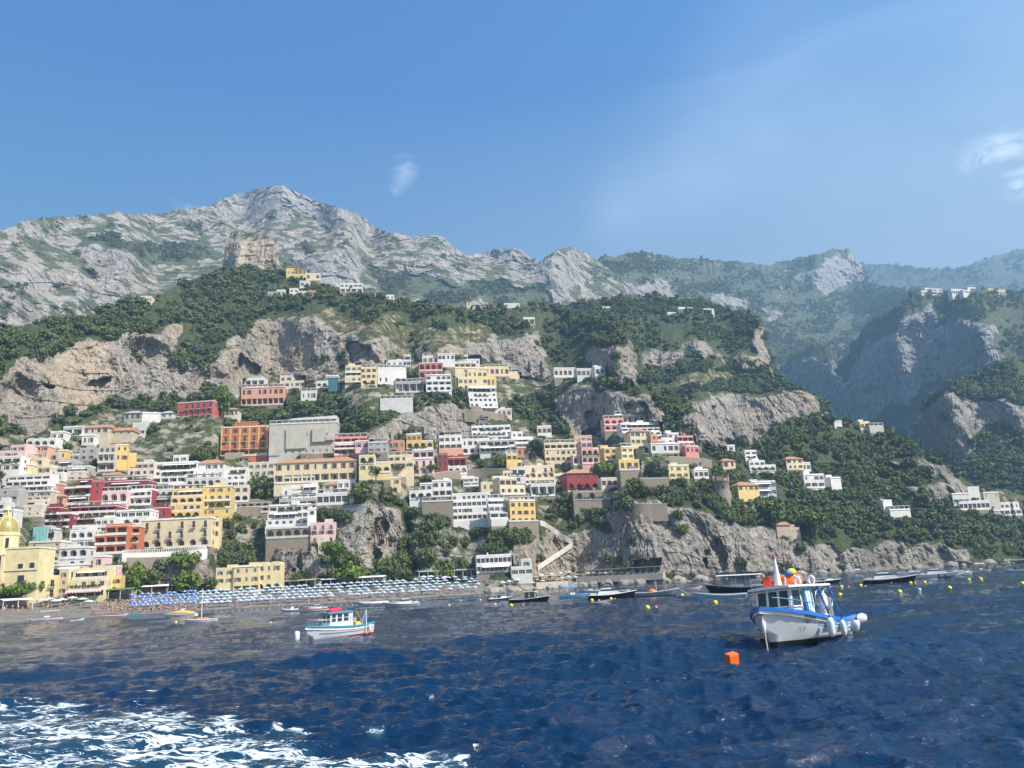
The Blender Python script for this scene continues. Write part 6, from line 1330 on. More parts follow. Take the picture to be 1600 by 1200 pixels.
def white_boat():
    L, B = 7.0, 2.5; phi = R(50); P = sea(485, 1001); loc = P+Vector((math.cos(phi), math.sin(phi), 0))*L*.485; root = empty('fishing_boat', (0, 0, 0)); tag(root, 'small white fishing boat with teal cabin roof and red waterline', 'boat')
    rings, sh = hull_parts(root, L, B, 1.02, .42, B_WHITE, B_RED, B_TEAL, bluff=3.0, draft=.45, flare=.45, railh=.12, wl=.14, transom=.86)
    for s in (1, -1):
        b = MB(); b.tube([(-3.3+i*.5, s*(sheer_at(sh, -3.3+i*.5)[0]*.965+.03), sheer_at(sh, -3.3+i*.5)[1]-.42) for i in range(13)], .022, B_GREY, 5); b.build('rubbing_strake', root)
    b = MB(); prism(b, (-.7, 1.9, .72, .90, .75), (-.55, 1.55, .68, .86, 1.45), B_WHITE); b.build('cabin', root)
    for x, y in ((1.52, .66), (.9, .72), (.2, .79), (-.55, .86), (1.52, -.66), (.9, -.72), (.2, -.79), (-.55, -.86), (1.52, 0)): b = MB(); b.tube([(x, y, 1.42), (x-.08, y*.98, 2.32)], .05, B_WHITE, 6); b.build('cabin_post', root)
    for s in (1, -1):
        for x0, x1, y0, y1 in ((-.48, .15, .855, .795), (.25, .85, .785, .725), (.95, 1.45, .715, .67)):
            q = [(x0, y0, 1.46), (x1, y1, 1.46), (x1-.06, y1*.985, 2.27), (x0-.06, y0*.985, 2.27)]; q = q if s == -1 else [q[1], q[0], q[3], q[2]]; pane(root, [(x, s*y, z) for x, y, z in q], .04, bars=(0, 1))
    for y0, y1 in ((-.62, -.04), (.04, .62)): pane(root, [(1.55, y0, 1.46), (1.55, y1, 1.46), (1.47, y1, 2.27), (1.47, y0, 2.27)], .04, bars=(0, 1))
    b = MB(); b.loft([[(x, -w, 2.31), (x, -w, 2.42), (x, 0, 2.47), (x, w, 2.42), (x, w, 2.31)] for x, w in ((-1.0, .98), (0, .98), (1.2, .9), (1.85, .75))], B_TEAL, True, True, False); b.build('roof', root)
    b = MB(); b.loft([[(-.56-.5*t, s*.84, 1.0), (-.56-.5*t, s*.86, 1.0), (-.62-.4*(1-t), s*.86, 2.3), (-.62-.4*(1-t), s*.84, 2.3)] for t in (0, 1) for s in (1,)], B_WHITE, True, True, False); b.build('cabin_wing', root)
    b = MB()
    for s in (1, -1):
        pts = [(1.6+i*.45, s*max(0, sheer_at(sh, 1.6+i*.45)[0]-.1), sheer_at(sh, 1.6+i*.45)[1]+.55) for i in range(5)]+[(3.7, 0, 2.0)]; b.tube(pts, .018, B_STEEL, 5)
        for x, y, z in pts[:5]: b.tube([(x, y, z-.55), (x, y, z)], .015, B_STEEL, 5)
    b.build('bow_rail', root)
    b = MB()
    for x, y, h in ((-1.2, .5, 2.35), (-1.2, -.5, 2.35), (-1.9, .2, 2.5), (-1.5, -.1, 2.6), (-3.0, .35, 3.0), (-3.0, -.35, 3.0), (-2.4, .9, 2.55)): b.tube([(x, y, .8), (x, y, h)], .025, B_STEEL, 5)
    b.tube([(-3.0, .35, 2.7), (-3.0, -.35, 2.7)], .02, B_STEEL, 5); b.tube([(-1.2, .5, 2.3), (-1.2, -.5, 2.3)], .02, B_STEEL, 5); b.tube([(-1.9, .2, 2.4), (-2.7, .3, 1.0)], .03, paint((.6, .5, .12), .5), 5); b.build('deck_poles', root)
    b = MB(); b.tube([(-.9, .3, 2.62), (-2.2, .45, 2.72), (-3.4, .5, 2.70)], .08, B_NAVY, 7, .11); b.build('furled_awning', root)
    b = MB(); b.box(-1.4, -.9, -.4, .4, .7, 1.35, B_GREY); b.lathe([(.28, -.3), (.28, .3)], B_GREY, 10, (-1.6, .2, 1.4)); b.box(-2.6, -1.8, -.7, .3, .7, 1.05, B_WHITE); b.build('net_winch', root)
    b = MB(); x = -2.35; y, z = sheer_at(sh, x); b.tube([(x, y+.08, .05), (x, y+.1, z+1.35)], .05, B_WHITE, 6); b.build('side_post', root)
    M = settle(root, loc+Vector((0, 0, .02)), math.pi+phi, R(1.0), R(1.2))
    def loose(name, label, cat, b, p, rot=Matrix.Identity(4)):
        o = b.build(name); o.matrix_world = M @ Matrix.Translation(p) @ rot; tag(o, label, cat)
    b = MB(); rg = random.Random(4); b.loft([[((.75+.1*rg.random())*math.cos(a)*f, (.42+.06*rg.random())*math.sin(a)*f, z) for a in [k*math.pi/6 for k in range(12)]] for z, f in ((0, 1), (.12, 1.05), (.27, .9), (.36, .5))], B_HOT, True, True); loose('cushion_bundle', 'bright red bundle tied on the teal cabin roof', 'bundle', b, (.55, 0, 2.46))
    b = MB(); b.box(-.3, .3, -.22, .22, 0, .05, B_YEL)
    for a, c in ((-.3, -.26), (.26, .3)): b.box(a, c, -.22, .22, .05, .3, B_YEL)
    for a, c in ((-.22, -.18), (.18, .22)): b.box(-.26, .26, a, c, .05, .3, B_YEL)
    loose('crate', 'yellow fish crate on the deck of the small white boat', 'crate', b, (-1.5, .8, 1.02))
    b = MB(); b.tube([(0, 0, 0), (-.45, 0, 1.0)], .02, B_WHITE, 5); b.loft([[(-.05, 0, .12), (-.62, .03, .12)], [(-.25, .04, .55), (-.7, -.02, .5)], [(-.44, 0, .95), (-.60, .0, .9)]], B_BLUE, False, False); loose('flag', 'dark blue flag on a slanted white pole at the stern of the small white boat', 'flag', b, (-2.5, .3, 1.05))
    y, z = sheer_at(sh, -2.6); fender('fender', 'long white fender hanging near the stern of the small white boat', Vector((-2.7, y+.2, z-.45)), .15, .75, (R(-4), 0), M)
    b = MB(); b.tube([(3.75, .05, 1.35), (3.8, .05, .5), (3.85, .05, -.4)], .02, B_ROPE, 5); o = b.build('mooring_rope'); o.matrix_world = M.copy(); tag(o, 'thin mooring line at the bow of the small white boat', 'rope')
# smaller boats: photo left, right, waterline row, bow side, kind, hull, deck trim, label
FLEET = [
 (763, 797, 938, 'R', 'launch', 'k', 'w', 'small black launch with a white cover left of the dark cabin motorboat'), (798, 856, 941, 'R', 'cabin', 'k', 'w', 'dark hulled motorboat with wheelhouse and mooring lines at its raised bow'), (875, 916, 933, 'R', 'gozzo', 'p', 'b', 'small light blue boat with a blue awning'),
 (920, 990, 935, 'R', 'yacht', 'k', 'w', 'long black hulled motor yacht with a white streamlined top'), (990, 1056, 931, 'R', 'open', 'y', 'o', 'grey blue wooden boat with orange bundle amidships'), (914, 944, 925, 'L', 'launch', 'w', 'w', 'white launch half hidden behind the black motor yacht'), (1061, 1094, 921, 'R', 'open', 'w', 'n', 'slim white rowing boat near the cliff'),
 (1088, 1164, 936, 'L', 'open', 'p', 'w', 'long pale blue and white open boat behind the big fishing boat'), (1110, 1194, 925, 'L', 'ferry', 'k', 'w', 'long black excursion boat with a cream awning and a brown mast'), (1196, 1266, 917, 'L', 'ferry', 'k', 'n', 'dark boat with a crowded rail right of the cream awning boat'), (1264, 1308, 912, 'R', 'launch', 'k', 'w', 'low black motorboat behind the roof of the big fishing boat'),
 (1356, 1422, 911, 'R', 'yacht', 'k', 'w', 'black hulled speedboat with a white foredeck on the right'), (1442, 1494, 902, 'R', 'cruiser', 'w', 'w', 'white cabin cruiser with sloping windscreen on the right'), (1470, 1489, 904, 'R', 'rib', 'k', 'n', 'black inflatable dinghy beside the white cabin cruiser'), (1486, 1514, 899, 'R', 'cruiser', 'w', 'w', 'white motorboat just right of the cabin cruiser'), (1332, 1347, 902, 'L', 'gozzo', 'w', 'w', 'white boat with an upright awning frame under the right cliffs'),
 (1404, 1432, 897, 'R', 'launch', 'w', 'w', 'white launch close to the rocks behind the black speedboat'), (1524, 1544, 893, 'R', 'gozzo', 'w', 'r', 'white boat with tan awning at the far right shore'), (1576, 1600, 894, 'L', 'launch', 'p', 'w', 'pale blue motorboat at the far right edge'), (1546, 1566, 889, 'R', 'launch', 'w', 'n', 'tiny white boat by the far right rocks'),
 (262, 303, 964, 'L', 'covered', 'w', 'y', 'boat under an orange yellow cover next to the masted white boat'), (293, 336, 972, 'L', 'masted', 'w', 'w', 'white boat with a thin mast in front of the blue parasols'), (53, 90, 969, 'L', 'gozzo', 'w', 'r', 'white boat with white awning pulled up at the left beach'), (112, 128, 970, 'R', 'open', 'w', 'n', 'tiny white dinghy at the left waterline'), (150, 178, 963, 'L', 'open', 'w', 'n', 'white rowing boat drawn up by the crowded beach'), (179, 196, 962, 'R', 'open', 'w', 'n', 'short white dinghy right of the drawn up rowing boat'),
 (204, 217, 961, 'R', 'open', 't', 'n', 'turquoise pedal boat on the beach edge'), (440, 469, 955, 'L', 'rib', 'g', 'w', 'grey and white inflatable boat left of the small fishing boat'), (470, 512, 955, 'L', 'cruiser', 'w', 'r', 'white motorboat partly hidden behind the small fishing boat'), (602, 655, 948, 'L', 'cruiser', 'g', 'w', 'grey white speedboat with a high bow right of the small fishing boat'), (560, 604, 944, 'L', 'rib', 'g', 'n', 'grey inflatable boat left of the high bowed speedboat')]
BC = dict(k=B_BLACK, w=B_WHITE, p=B_PALE, y=B_GREY, g=gloss((.42, .44, .46)), t=gloss((.04, .45, .45)), b=B_SKY, o=B_ORANGE, r=B_RED, n=B_WOOD)
def small_boat(u0, u1, v, side, kind, hc, tc, label):
    c = sea((u0+u1)/2, v); W = (u1-u0)/FPX*c.length; yaw = -math.atan2(c.x, c.y)+(math.pi if side == 'L' else 0); rg = random.Random(u0*31)
    sk = rg.uniform(-.35, .35); L = W/math.cos(sk)*.97; yaw += sk; B = L*.27 if kind != 'rib' else L*.36; fb = max(.45, L*.085)
    root = empty('motorboat' if kind not in ('open', 'masted') else 'rowing_boat', c, yaw); tag(root, label, 'boat'); hm, tm = BC[hc], BC[tc]
    if kind == 'rib':
        b = MB(); pts = [(-L/2, B*.38, .3), (0, B*.4, .3), (L*.3, B*.3, .38), (L*.47, 0, .55), (L*.3, -B*.3, .38), (0, -B*.4, .3), (-L/2, -B*.38, .3)]; b.tube(pts, B*.15, hm, 8); b.box(-L*.45, L*.3, -B*.3, B*.3, .05, .2, B_GREY); b.build('tube', root)
        b = MB(); b.box(-L*.12, L*.02, -.3, .3, .2, 1.0, tm); b.box(-L*.5-.15, -L*.5+.15, -.2, .2, .1, 1.1, B_BLACK); b.build('console', root); return
    rings, sh = hull_parts(root, L, B, fb, fb*(.8 if kind in ('cabin', 'yacht', 'cruiser', 'open', 'ferry') else .55), hm, B_FOUL if hc != 'w' else B_RED if rg.random() < .4 else B_NAVY, B_WHITE if kind == 'yacht' or tc in 'oy' else tm, B_WHITE if kind in ('yacht', 'cruiser') else B_DECK, deckdrop=.12 if kind in ('yacht', 'cruiser', 'covered') else .3, wl=.06)
    z = fb
    if kind in ('yacht', 'cruiser'):
        b = MB(); prism(b, (-L*.30, L*.30, B*.10, B*.38, z), (-L*.26, L*.12, B*.25, B*.34, z+L*.075), B_WHITE); b.build('cabin', root)
        b = MB(); prism(b, (-L*.24, L*.10, B*.22, B*.33, z+L*.0755), (-L*.20, L*.0, B*.2, B*.28, z+L*.12), B_GLASS); b.build('windscreen', root)
        b = MB(); prism(b, (-L*.22, L*.02, B*.24, B*.30, z+L*.1205), (-L*.20, L*.0, B*.2, B*.28, z+L*.135), B_WHITE); b.build('hard_top', root)
        b = MB(); b.tube([(L*.42, B*.08, z*1.9), (L*.2, B*.36, z*1.6+.2), (-L*.1, B*.46, z+.55)], .03, B_STEEL, 5); b.tube([(L*.42, -B*.08, z*1.9), (L*.2, -B*.36, z*1.6+.2), (-L*.1, -B*.46, z+.55)], .03, B_STEEL, 5); b.build('rail', root)
        b = MB(); b.box(-L*.46, -L*.32, -B*.34, B*.34, z-.1, z+.35, B_COVER); b.build('seat', root)
    if kind in ('cabin',):
        b = MB(); prism(b, (-L*.10, L*.22, B*.26, B*.36, z), (-L*.08, L*.17, B*.26, B*.34, z+1.35), B_GLASS); b.build('wheelhouse_window', root); b = MB(); prism(b, (-L*.32, L*.30, B*.2, B*.38, z-.25), (-L*.12, L*.24, B*.22, B*.37, z+.35), B_WHITE); b.build('cabin', root)
        b = MB(); b.box(-L*.14, L*.20, -B*.4, B*.4, z+1.351, z+1.5, B_WHITE)
        for x, y in ((-L*.10, .33), (L*.19, .3), (.04*L, .36)): b.tube([(x, B*y, z+.3), (x, B*y, z+1.36)], .06, B_WHITE, 5); b.tube([(x, -B*y, z+.3), (x, -B*y, z+1.36)], .06, B_WHITE, 5)
        b.build('roof', root); b = MB(); x = L*.52
        for k in range(3): b.tube([(x, (k-1)*.5, fb*1.75), (x+1.3+.5*k, (k-1)*.7, -.2)], .025, B_ROPE, 4)
        b.build('mooring_line', root)
    if kind == 'launch':
        b = MB(); prism(b, (L*.0, L*.40, B*.12, B*.34, z-.1), (L*.06, L*.30, B*.15, B*.3, z+.42), tm if tc != 'n' else B_WHITE); b.build('foredeck', root)
        b = MB(); prism(b, (L*.0, L*.10, B*.30, B*.34, z+.2), (-L*.05, L*.02, B*.28, B*.32, z+.85), B_GLASS); b.build('windscreen', root); b = MB(); b.box(-L*.42, -L*.28, -B*.32, B*.32, z-.25, z+.25, B_COVER); b.box(-L*.2, -L*.12, -B*.3, B*.3, z-.25, z+.15, B_COVER); b.box(-L*.53, -L*.49, -.22, .22, -.1, z+.55, B_BLACK); b.build('seat', root)
    if kind in ('open', 'masted'):
        b = MB()
        for x in (-.3, -.05, .2): b.box(L*x-.12, L*x+.12, -B*.40, B*.40, z-.2, z-.14, B_WOOD)
        b.build('thwart', root)
        if tc == 'o': b = MB(); b.loft([[(-.05*L+.95*f*math.cos(a), .7*f*math.sin(a), zz) for a in [k*math.pi/4 for k in range(8)]] for zz, f in ((z-.3, 1), (z+.25, .95), (z+.55, .5), (z+.7, .2))], B_ORANGE, True, True); b.build('bundle', root); b = MB(); b.tube([(.05*L, 0, z-.2), (.05*L, 0, z+2.2)], .05, B_WHITE, 5); b.tube([(L*.52, .2, fb*1.7), (L*.52+2.4, .3, -.2)], .03, B_ROPE, 4); b.tube([(L*.52, -.2, fb*1.7), (L*.52+3.0, -.3, -.2)], .03, B_ROPE, 4); b.build('pole', root)
        if kind == 'masted': b = MB(); b.tube([(0, 0, z-.3), (0, 0, z+5.6)], .09, B_WHITE, 6, .05); b.build('mast', root); b = MB(); b.box(-L*.25, L*.15, -B*.25, B*.25, z-.3, z+.35, gloss((.6, .3, .2))); b.build('locker', root)
    if kind == 'covered': b = MB(); b.loft([[(x*L, -B*.47*w, z), (x*L, -B*.25*w, z+h), (x*L, B*.25*w, z+h), (x*L, B*.47*w, z)] for x, w, h in ((-.46, .85, .35), (-.2, 1, .8), (.1, 1, .9), (.35, .6, .55), (.45, .2, .4))], gloss((.58, .38, .13), .8), True, True); b.build('cover', root); b = MB(); b.loft([[(L*.1*f, B*.25*g*f, z+.8+hh) for f, g in ((-1, -1), (1, -1), (1, 1), (-1, 1))] for hh in (0, .5)], B_COVER, True, True); b.build('hatch', root)
    if kind in ('gozzo', 'ferry'):
        h = 1.9 if kind == 'gozzo' else 2.3; b = MB()
        xs = (-.35, .18) if kind == 'gozzo' else (-.42, -.2, .05, .28)
        for x in xs:
            for s in (1, -1): b.tube([(L*x, s*B*.36, z-.2), (L*x, s*B*.36, z+h-.05)], .04, B_STEEL, 5)
        b.build('awning_frame', root); b = MB(); am = {'b': B_SKY, 'r': paint((.62, .50, .38), .8), 'w': B_COVER, 'n': B_BLACK}.get(tc, B_COVER)
        if tc != 'n': b.loft([[(L*x, -B*.42, z+h-.08), (L*x, 0, z+h+.12), (L*x, B*.42, z+h-.08), (L*x, B*.40, z+h-.14), (L*x, 0, z+h+.06), (L*x, -B*.40, z+h-.14)] for x in (xs[0]-.04, xs[-1]+.04)], am, True, True, False); b.build('awning', root)
        else:
            for zz in (.5, 1.0): b.tube([(-L*.45, B*.42, z+zz), (L*.3, B*.42, z+zz)], .03, B_STEEL, 5); b.tube([(-L*.45, -B*.42, z+zz), (L*.3, -B*.42, z+zz)], .03, B_STEEL, 5)
            for k in range(12): x = -L*.45+L*.75*k/11; b.tube([(x, -B*.42, z-.2), (x, -B*.42, z+1)], .025, B_STEEL, 4); b.tube([(x, B*.42, z-.2), (x, B*.42, z+1)], .025, B_STEEL, 4)
            b.build('rail', root)
        b = MB(); b.box(-L*.1, L*.08, -B*.2, B*.2, z-.3, z+.5, B_WHITE if tc != 'n' else B_WOOD); b.build('console', root)
        if kind == 'ferry': b = MB(); b.tube([(L*.38, 0, z), (L*.38, 0, z+5)], .09, B_WOOD, 6, .05); b.tube([(L*.34, 0, z+.6), (L*.62, 0, z+1.5)], .06, B_WOOD, 5); b.build('mast', root)
def build_boats():
    blue_boat(); white_boat()
    for r in FLEET: small_boat(*r)
    # buoys
    me = {}
    def buoy(name, key, m, r, uv, label, group=None, shape='ball'):
        if key not in me:
            b = MB()
            if shape == 'ball': b.lathe([(r*math.sin(math.pi*k/10)+.001, -r*math.cos(math.pi*k/10)) for k in range(11)], m, 14); b.tube([(0, 0, r*.95), (0, 0, r*1.15)], r*.2, m, 8)
            else: b.lathe([(.02, -.3), (r*.8, -.28), (r*.95, -.1), (r, .5), (r*.8, .72), (.02, .75)], m, 14)
            me[key] = b.mesh(name)
        o = link(name, me[key]); p = sea(*uv); o.location = (p.x, p.y, r*.35); tag(o, label, 'buoy', group); return o
    for u, v in [(799, 946), (925, 938), (955, 936), (1012, 950), (1066, 930), (1118, 942), (1315, 917), (1345, 915), (1313, 930), (1406, 925), (1423, 911), (1445, 910), (1484, 919), (1514, 906), (1533, 905), (1598, 912)]: buoy('mooring_buoy', 'y', B_YEL, .32, (u, v+1), 'round yellow mooring buoy floating among the moored boats', 'yellow mooring buoys')
    for u, v in [(1025, 949), (961, 936), (817, 945), (936, 938), (1081, 929), (1326, 917), (1352, 916), (1430, 911), (1530, 902)]: buoy('marker_buoy', 'r', gloss((.75, .22, .18)), .22, (u, v+1), 'small pinkish red buoy beside a yellow mooring buoy', 'small red buoys')
    for u, v in [(702, 946), (720, 939), (751, 938), (774, 945), (1393, 911), (1437, 922)]: buoy('marker_buoy', 'w', B_WHITE, .22, (u, v), 'small white float on the open water between beach and boats', 'small white floats')
    o = buoy('marker_buoy', 'wc', B_WHITE, .26, (464, 1000), 'upright white cylinder buoy left of the small white fishing boat', None, 'can'); buoy('marker_buoy', 'w', B_WHITE, .22, (275, 973), 'lone white float left of the masted white boat')
    b = MB(); b.loft([[(-.28*f, y*f, 0) for y in ()] or [(x*f, y*f, z) for x, y in ((-.30, -.22), (.30, -.22), (.30, .22), (-.30, .22))] for z, f in ((-.25, .85), (-.2, 1), (.42, 1.12), (.48, 1.0))], B_ORANGE, True, True, False); o = b.build('canister_buoy'); p = sea(1146, 1051); o.location = (p.x, p.y, .36); o.scale = (.78, .78, 1.05); o.rotation_euler = (R(10), R(-8), R(24)); tag(o, 'bright orange canister buoy floating nearest the camera', 'buoy')
    b = MB(); b.lathe([(.02, -.14), (.16, -.1), (.16, .1), (.02, .14)], B_WHITE, 10); b.lathe([(.03, -.5), (.10, -.3), (.10, .2)], B_WHITE, 8, (.5, 0, 0)); o = b.build('marker_buoy'); p = sea(423, 974); o.location = (p.x, p.y, .1); o.rotation_euler = (0, R(80), .3); tag(o, 'white float lying on its side left of the small white fishing boat', 'buoy')
    # line of white swimming floats off the beach
    b = MB(); A = [(300, 961), (345, 956), (450, 949), (560, 945), (680, 936), (760, 931), (840, 926), (960, 919), (1060, 914)]
    for (u0, v0), (u1, v1) in zip(A[:-1], A[1:]):
        n = max(2, int((u1-u0)/9))
        for k in range(n):
            p = sea(u0+(u1-u0)*k/n, v0+(v1-v0)*k/n); b.lathe([(.02, -.14), (.17, 0), (.02, .16)], B_WHITE, 6, (p.x, p.y, .05))
    o = b.build('swimming_line'); tag(o, 'row of little white floats marking the swimming area off the beach', 'float line')
# ------------------------------------------------------------------ beach life
def person_mesh(pose, suit, hair, skin):
    V = dict(pelvis=(0, 0, .92), chest=(0, 0, 1.30), neck=(0, 0, 1.50), head=(0, -.01, 1.63), top=(0, 0, 1.72), sl=(-.18, 0, 1.42), sr=(.18, 0, 1.42), el=(-.27, .02, 1.14), er=(.27, .02, 1.14), hl=(-.29, -.06, .88), hr=(.29, -.06, .88), pl=(-.10, 0, .88), pr=(.10, 0, .88), kl=(-.11, -.02, .48), kr=(.11, -.02, .48), al=(-.11, .03, .08), ar=(.11, .03, .08), tl=(-.12, -.13, .03), tr=(.12, -.13, .03))
    if pose == 'walk': V.update(kl=(-.10, -.20, .50), al=(-.10, -.16, .09), tl=(-.11, -.32, .05), kr=(.10, .02, .48), ar=(.10, .24, .12), tr=(.11, .12, .03), hl=(-.28, .16, .92), hr=(.28, -.24, .95))
    if pose == 'sit': V = {k: (x, y, z-.80) for k, (x, y, z) in V.items()}; V.update(kl=(-.14, -.42, .42), kr=(.14, -.42, .42), al=(-.14, -.70, .07), ar=(.14, -.70, .07), tl=(-.14, -.84, .04), tr=(.14, -.84, .04), hl=(-.2, -.34, .32), hr=(.2, -.34, .32), el=(-.26, -.12, .42), er=(.26, -.12, .42))
    if pose == 'lie': V = {k: (x, -(z-.9), .14-y*.4) for k, (x, y, z) in V.items()}
    rad = dict(pelvis=.15, chest=.16, neck=.06, head=.105, top=.07, sl=.06, sr=.06, el=.043, er=.043, hl=.038, hr=.038, pl=.10, pr=.10, kl=.06, kr=.06, al=.04, ar=.04, tl=.035, tr=.035)
    E = [('pelvis', 'chest'), ('chest', 'neck'), ('neck', 'head'), ('head', 'top'), ('chest', 'sl'), ('sl', 'el'), ('el', 'hl'), ('chest', 'sr'), ('sr', 'er'), ('er', 'hr'), ('pelvis', 'pl'), ('pl', 'kl'), ('kl', 'al'), ('al', 'tl'), ('pelvis', 'pr'), ('pr', 'kr'), ('kr', 'ar'), ('ar', 'tr')]
    K = list(V); me = bpy.data.meshes.new('body'); me.from_pydata([V[k] for k in K], [(K.index(a), K.index(b)) for a, b in E], []); o = bpy.data.objects.new('tmp', me); COL.objects.link(o)
    o.modifiers.new('skin', 'SKIN'); sv = me.skin_vertices[0].data
    for i, k in enumerate(K): sv[i].radius = (rad[k], rad[k]); sv[i].use_root = k == 'pelvis'
    bpy.context.view_layer.update(); out = bpy.data.meshes.new_from_object(o.evaluated_get(bpy.context.evaluated_depsgraph_get())); bpy.data.objects.remove(o); out.name = 'person'
    out.materials.clear()
    for m in (skin, suit, hair): out.materials.append(m)
    def wh(c):
        z = c.z if pose in ('stand', 'walk') else c.z+.80 if pose == 'sit' else .9-c.y
        if z > 1.655 and c.y > -.3 or z > 1.70: return 2
        if .76 < z < 1.02 and abs(c.x) < .21: return 1
        return 0
    for f in out.polygons: f.material_index = wh(f.center); f.use_smooth = True
    return out
def parasol_mesh(r, m1, m2, h=2.25, gores=8, peak=.55):
    c = MB()
    for k in range(gores):
        a0, a1 = 2*math.pi*k/gores, 2*math.pi*(k+1)/gores; am = (a0+a1)/2; m = m1 if k % 2 else m2
        e0, e1, em = (r*math.cos(a0), r*math.sin(a0), h-peak), (r*math.cos(a1), r*math.sin(a1), h-peak), (r*.93*math.cos(am), r*.93*math.sin(am), h-peak+.05)
        c.add([(0, 0, h), e0, em, e1, (e0[0], e0[1], h-peak-.18), (em[0], em[1], h-peak-.13), (e1[0], e1[1], h-peak-.18)], [(0, 1, 2), (0, 2, 3), (1, 4, 5, 2), (2, 5, 6, 3)], m)
    p = MB(); p.tube([(0, 0, -.4), (0, 0, h-.03)], .03, B_WHITE, 5); return c.mesh('canopy'), p.mesh('pole')
def build_beach(N):
    rg = random.Random(9)
    def bpt(u, v): return gpt(N, u, v)
    deep, deep2, pale, wht = paint((.06, .13, .38), .8, .1, 2, 0, 'deep_blue_cloth'), paint((.34, .46, .66), .8, .1, 2, 0, 'mid_blue_cloth'), paint((.22, .37, .54), .8, .1, 2, 0, 'pale_blue_cloth'), paint((.62, .64, .65), .8, .1, 2, 0, 'parasol_cloth')
    def parasols(pts, meshes, label, group):
        for p in pts:
            r = empty('beach_parasol', p, rg.uniform(0, 1)); tag(r, label, 'parasol', group); link('canopy', meshes[0], r); link('pole', meshes[1], r)
    def shore(u): return float(np.interp(u, [p[0] for p in WL], [p[1] for p in WL]))
    def rows(u0, u1, du, n, off0, dv):
        out = []
        for i in range(n):
            u = u0+(du*.5 if i % 2 else 0)
            while u < u1: (out.append(bpt(u+rg.uniform(-1.6, 1.6), shore(u)-off0-dv*i+rg.uniform(-.6, .6))) if rg.random() > .10 else 0); u += du
        return out
    parasols(rows(206, 312, 8.2, 5, 6.5, 4.4), parasol_mesh(1.15, deep, deep2), 'deep blue beach parasol in the block beside the crowded free beach', 'deep blue parasols')
    parasols(rows(314, 748, 10.2, 5, 4.5, 4.6), parasol_mesh(1.35, pale, wht), 'pale blue and white parasol in the long rows along the main beach', 'pale blue and white parasols')
    wm = parasol_mesh(1.7, wht, wht, 2.6, 8, .7)
    parasols([bpt(u, 907+(u % 3)) for u in range(662, 752, 11)], wm, 'large white parasol at the back right end of the main beach', 'white parasols behind the main beach')
    parasols([bpt(u, v) for u, v in [(838, 912), (848, 914), (858, 910), (868, 912), (878, 909), (888, 907), (846, 905), (862, 903), (876, 902), (890, 900), (786, 917), (796, 915), (808, 913), (820, 912), (832, 917), (900, 908), (912, 906), (922, 904)]], parasol_mesh(1.3, wht, wht, 2.3), 'white parasol on the terraces of the rock lido', 'white lido parasols')
    parasols([bpt(u, 900.5) for u in range(910, 1034, 9)], parasol_mesh(1.2, wht, wht, 2.0), 'white parasol in the row under the long sun roof', 'white parasols under the sun roof')
    parasols([bpt(*p) for p in [(6, 950), (16, 948), (66, 948), (76, 946), (86, 949), (96, 947), (112, 944), (128, 946), (138, 950)]], parasol_mesh(1.9, wht, wht, 2.7), 'wide white parasol on the left promenade below the church', 'white promenade parasols')
    # beach bars and bathing huts
    def canopy(u0, u1, v, dep, h, roofm, label, name='beach_bar'):
        a, c = bpt(u0, v), bpt(u1, v); e = c-a; e.z = 0; L = e.length; r = empty(name, a, math.atan2(e.y, e.x)); tag(r, label, 'beach bar'); b = MB(); n = max(2, int(L/4))
        for k in range(n+1):
            for y in (0, dep): b.box(L*k/n-.08, L*k/n+.08, y-.08, y+.08, -1, h, B_WHITE)
        b.build('posts', r); b = MB(); b.loft([[(x, -.4, h), (x, dep/2, h+.5), (x, dep+.4, h), (x, dep+.4, h-.15), (x, dep/2, h+.35), (x, -.4, h-.15)] for x in (-.3, L+.3)], roofm, True, True, False); b.build('roof', r)
        b = MB(); b.box(.3, L-.3, dep-.3, dep, -.5, h-.3, plaster((.55, .52, .46))); b.box(.5, L-.5, dep*.55, dep*.55+.5, -.5, 1.1, B_WOOD); b.build('counter', r)
    canopy(211, 262, 928, 4, 2.6, G_CLOTH, 'long white roofed beach bar behind the deep blue parasols'); canopy(268, 326, 926, 4, 2.8, B_GREY, 'grey roofed beach bar left of the beach villa'); canopy(112, 206, 937, 5, 2.8, paint((.10, .20, .06), .8), 'beach bar with a long green planted roof under the terraced hotel'); canopy(4, 50, 952, 5, 2.8, G_CLOTH, 'white roofed kiosk on the left promenade'); canopy(500, 600, 916, 4, 2.6, G_CLOTH, 'white roofed beach bar behind the pale blue parasols'); canopy(440, 492, 919, 4, 2.6, paint((.40, .33, .25), .8), 'brown roofed beach bar right of the beach villa'); canopy(655, 750, 905, 4, 3.0, B_GREY, 'grey flat roofed bar at the back right of the main beach')
    # people
    suits = [('red', gloss((.6, .04, .04), .8)), ('blue', gloss((.04, .10, .45), .8)), ('black', B_BLACK), ('white', B_WHITE), ('green', gloss((.05, .35, .15), .8))]
    hairs = [paint((.03, .02, .015), .8), paint((.18, .11, .05), .8)]; skins = [B_SKIN, paint((.62, .38, .27), .6, .1, 3, 0, 'pale_skin')]
    protos_ = []
    for ip, (pose, word) in enumerate((('stand', 'standing'), ('walk', 'walking'), ('sit', 'sitting'), ('lie', 'lying'))):
        for i, (cn, sm) in enumerate(suits): protos_.append((person_mesh(pose, sm, hairs[(i+ip) % 2], skins[(i*2+ip) % 2]), word, cn))
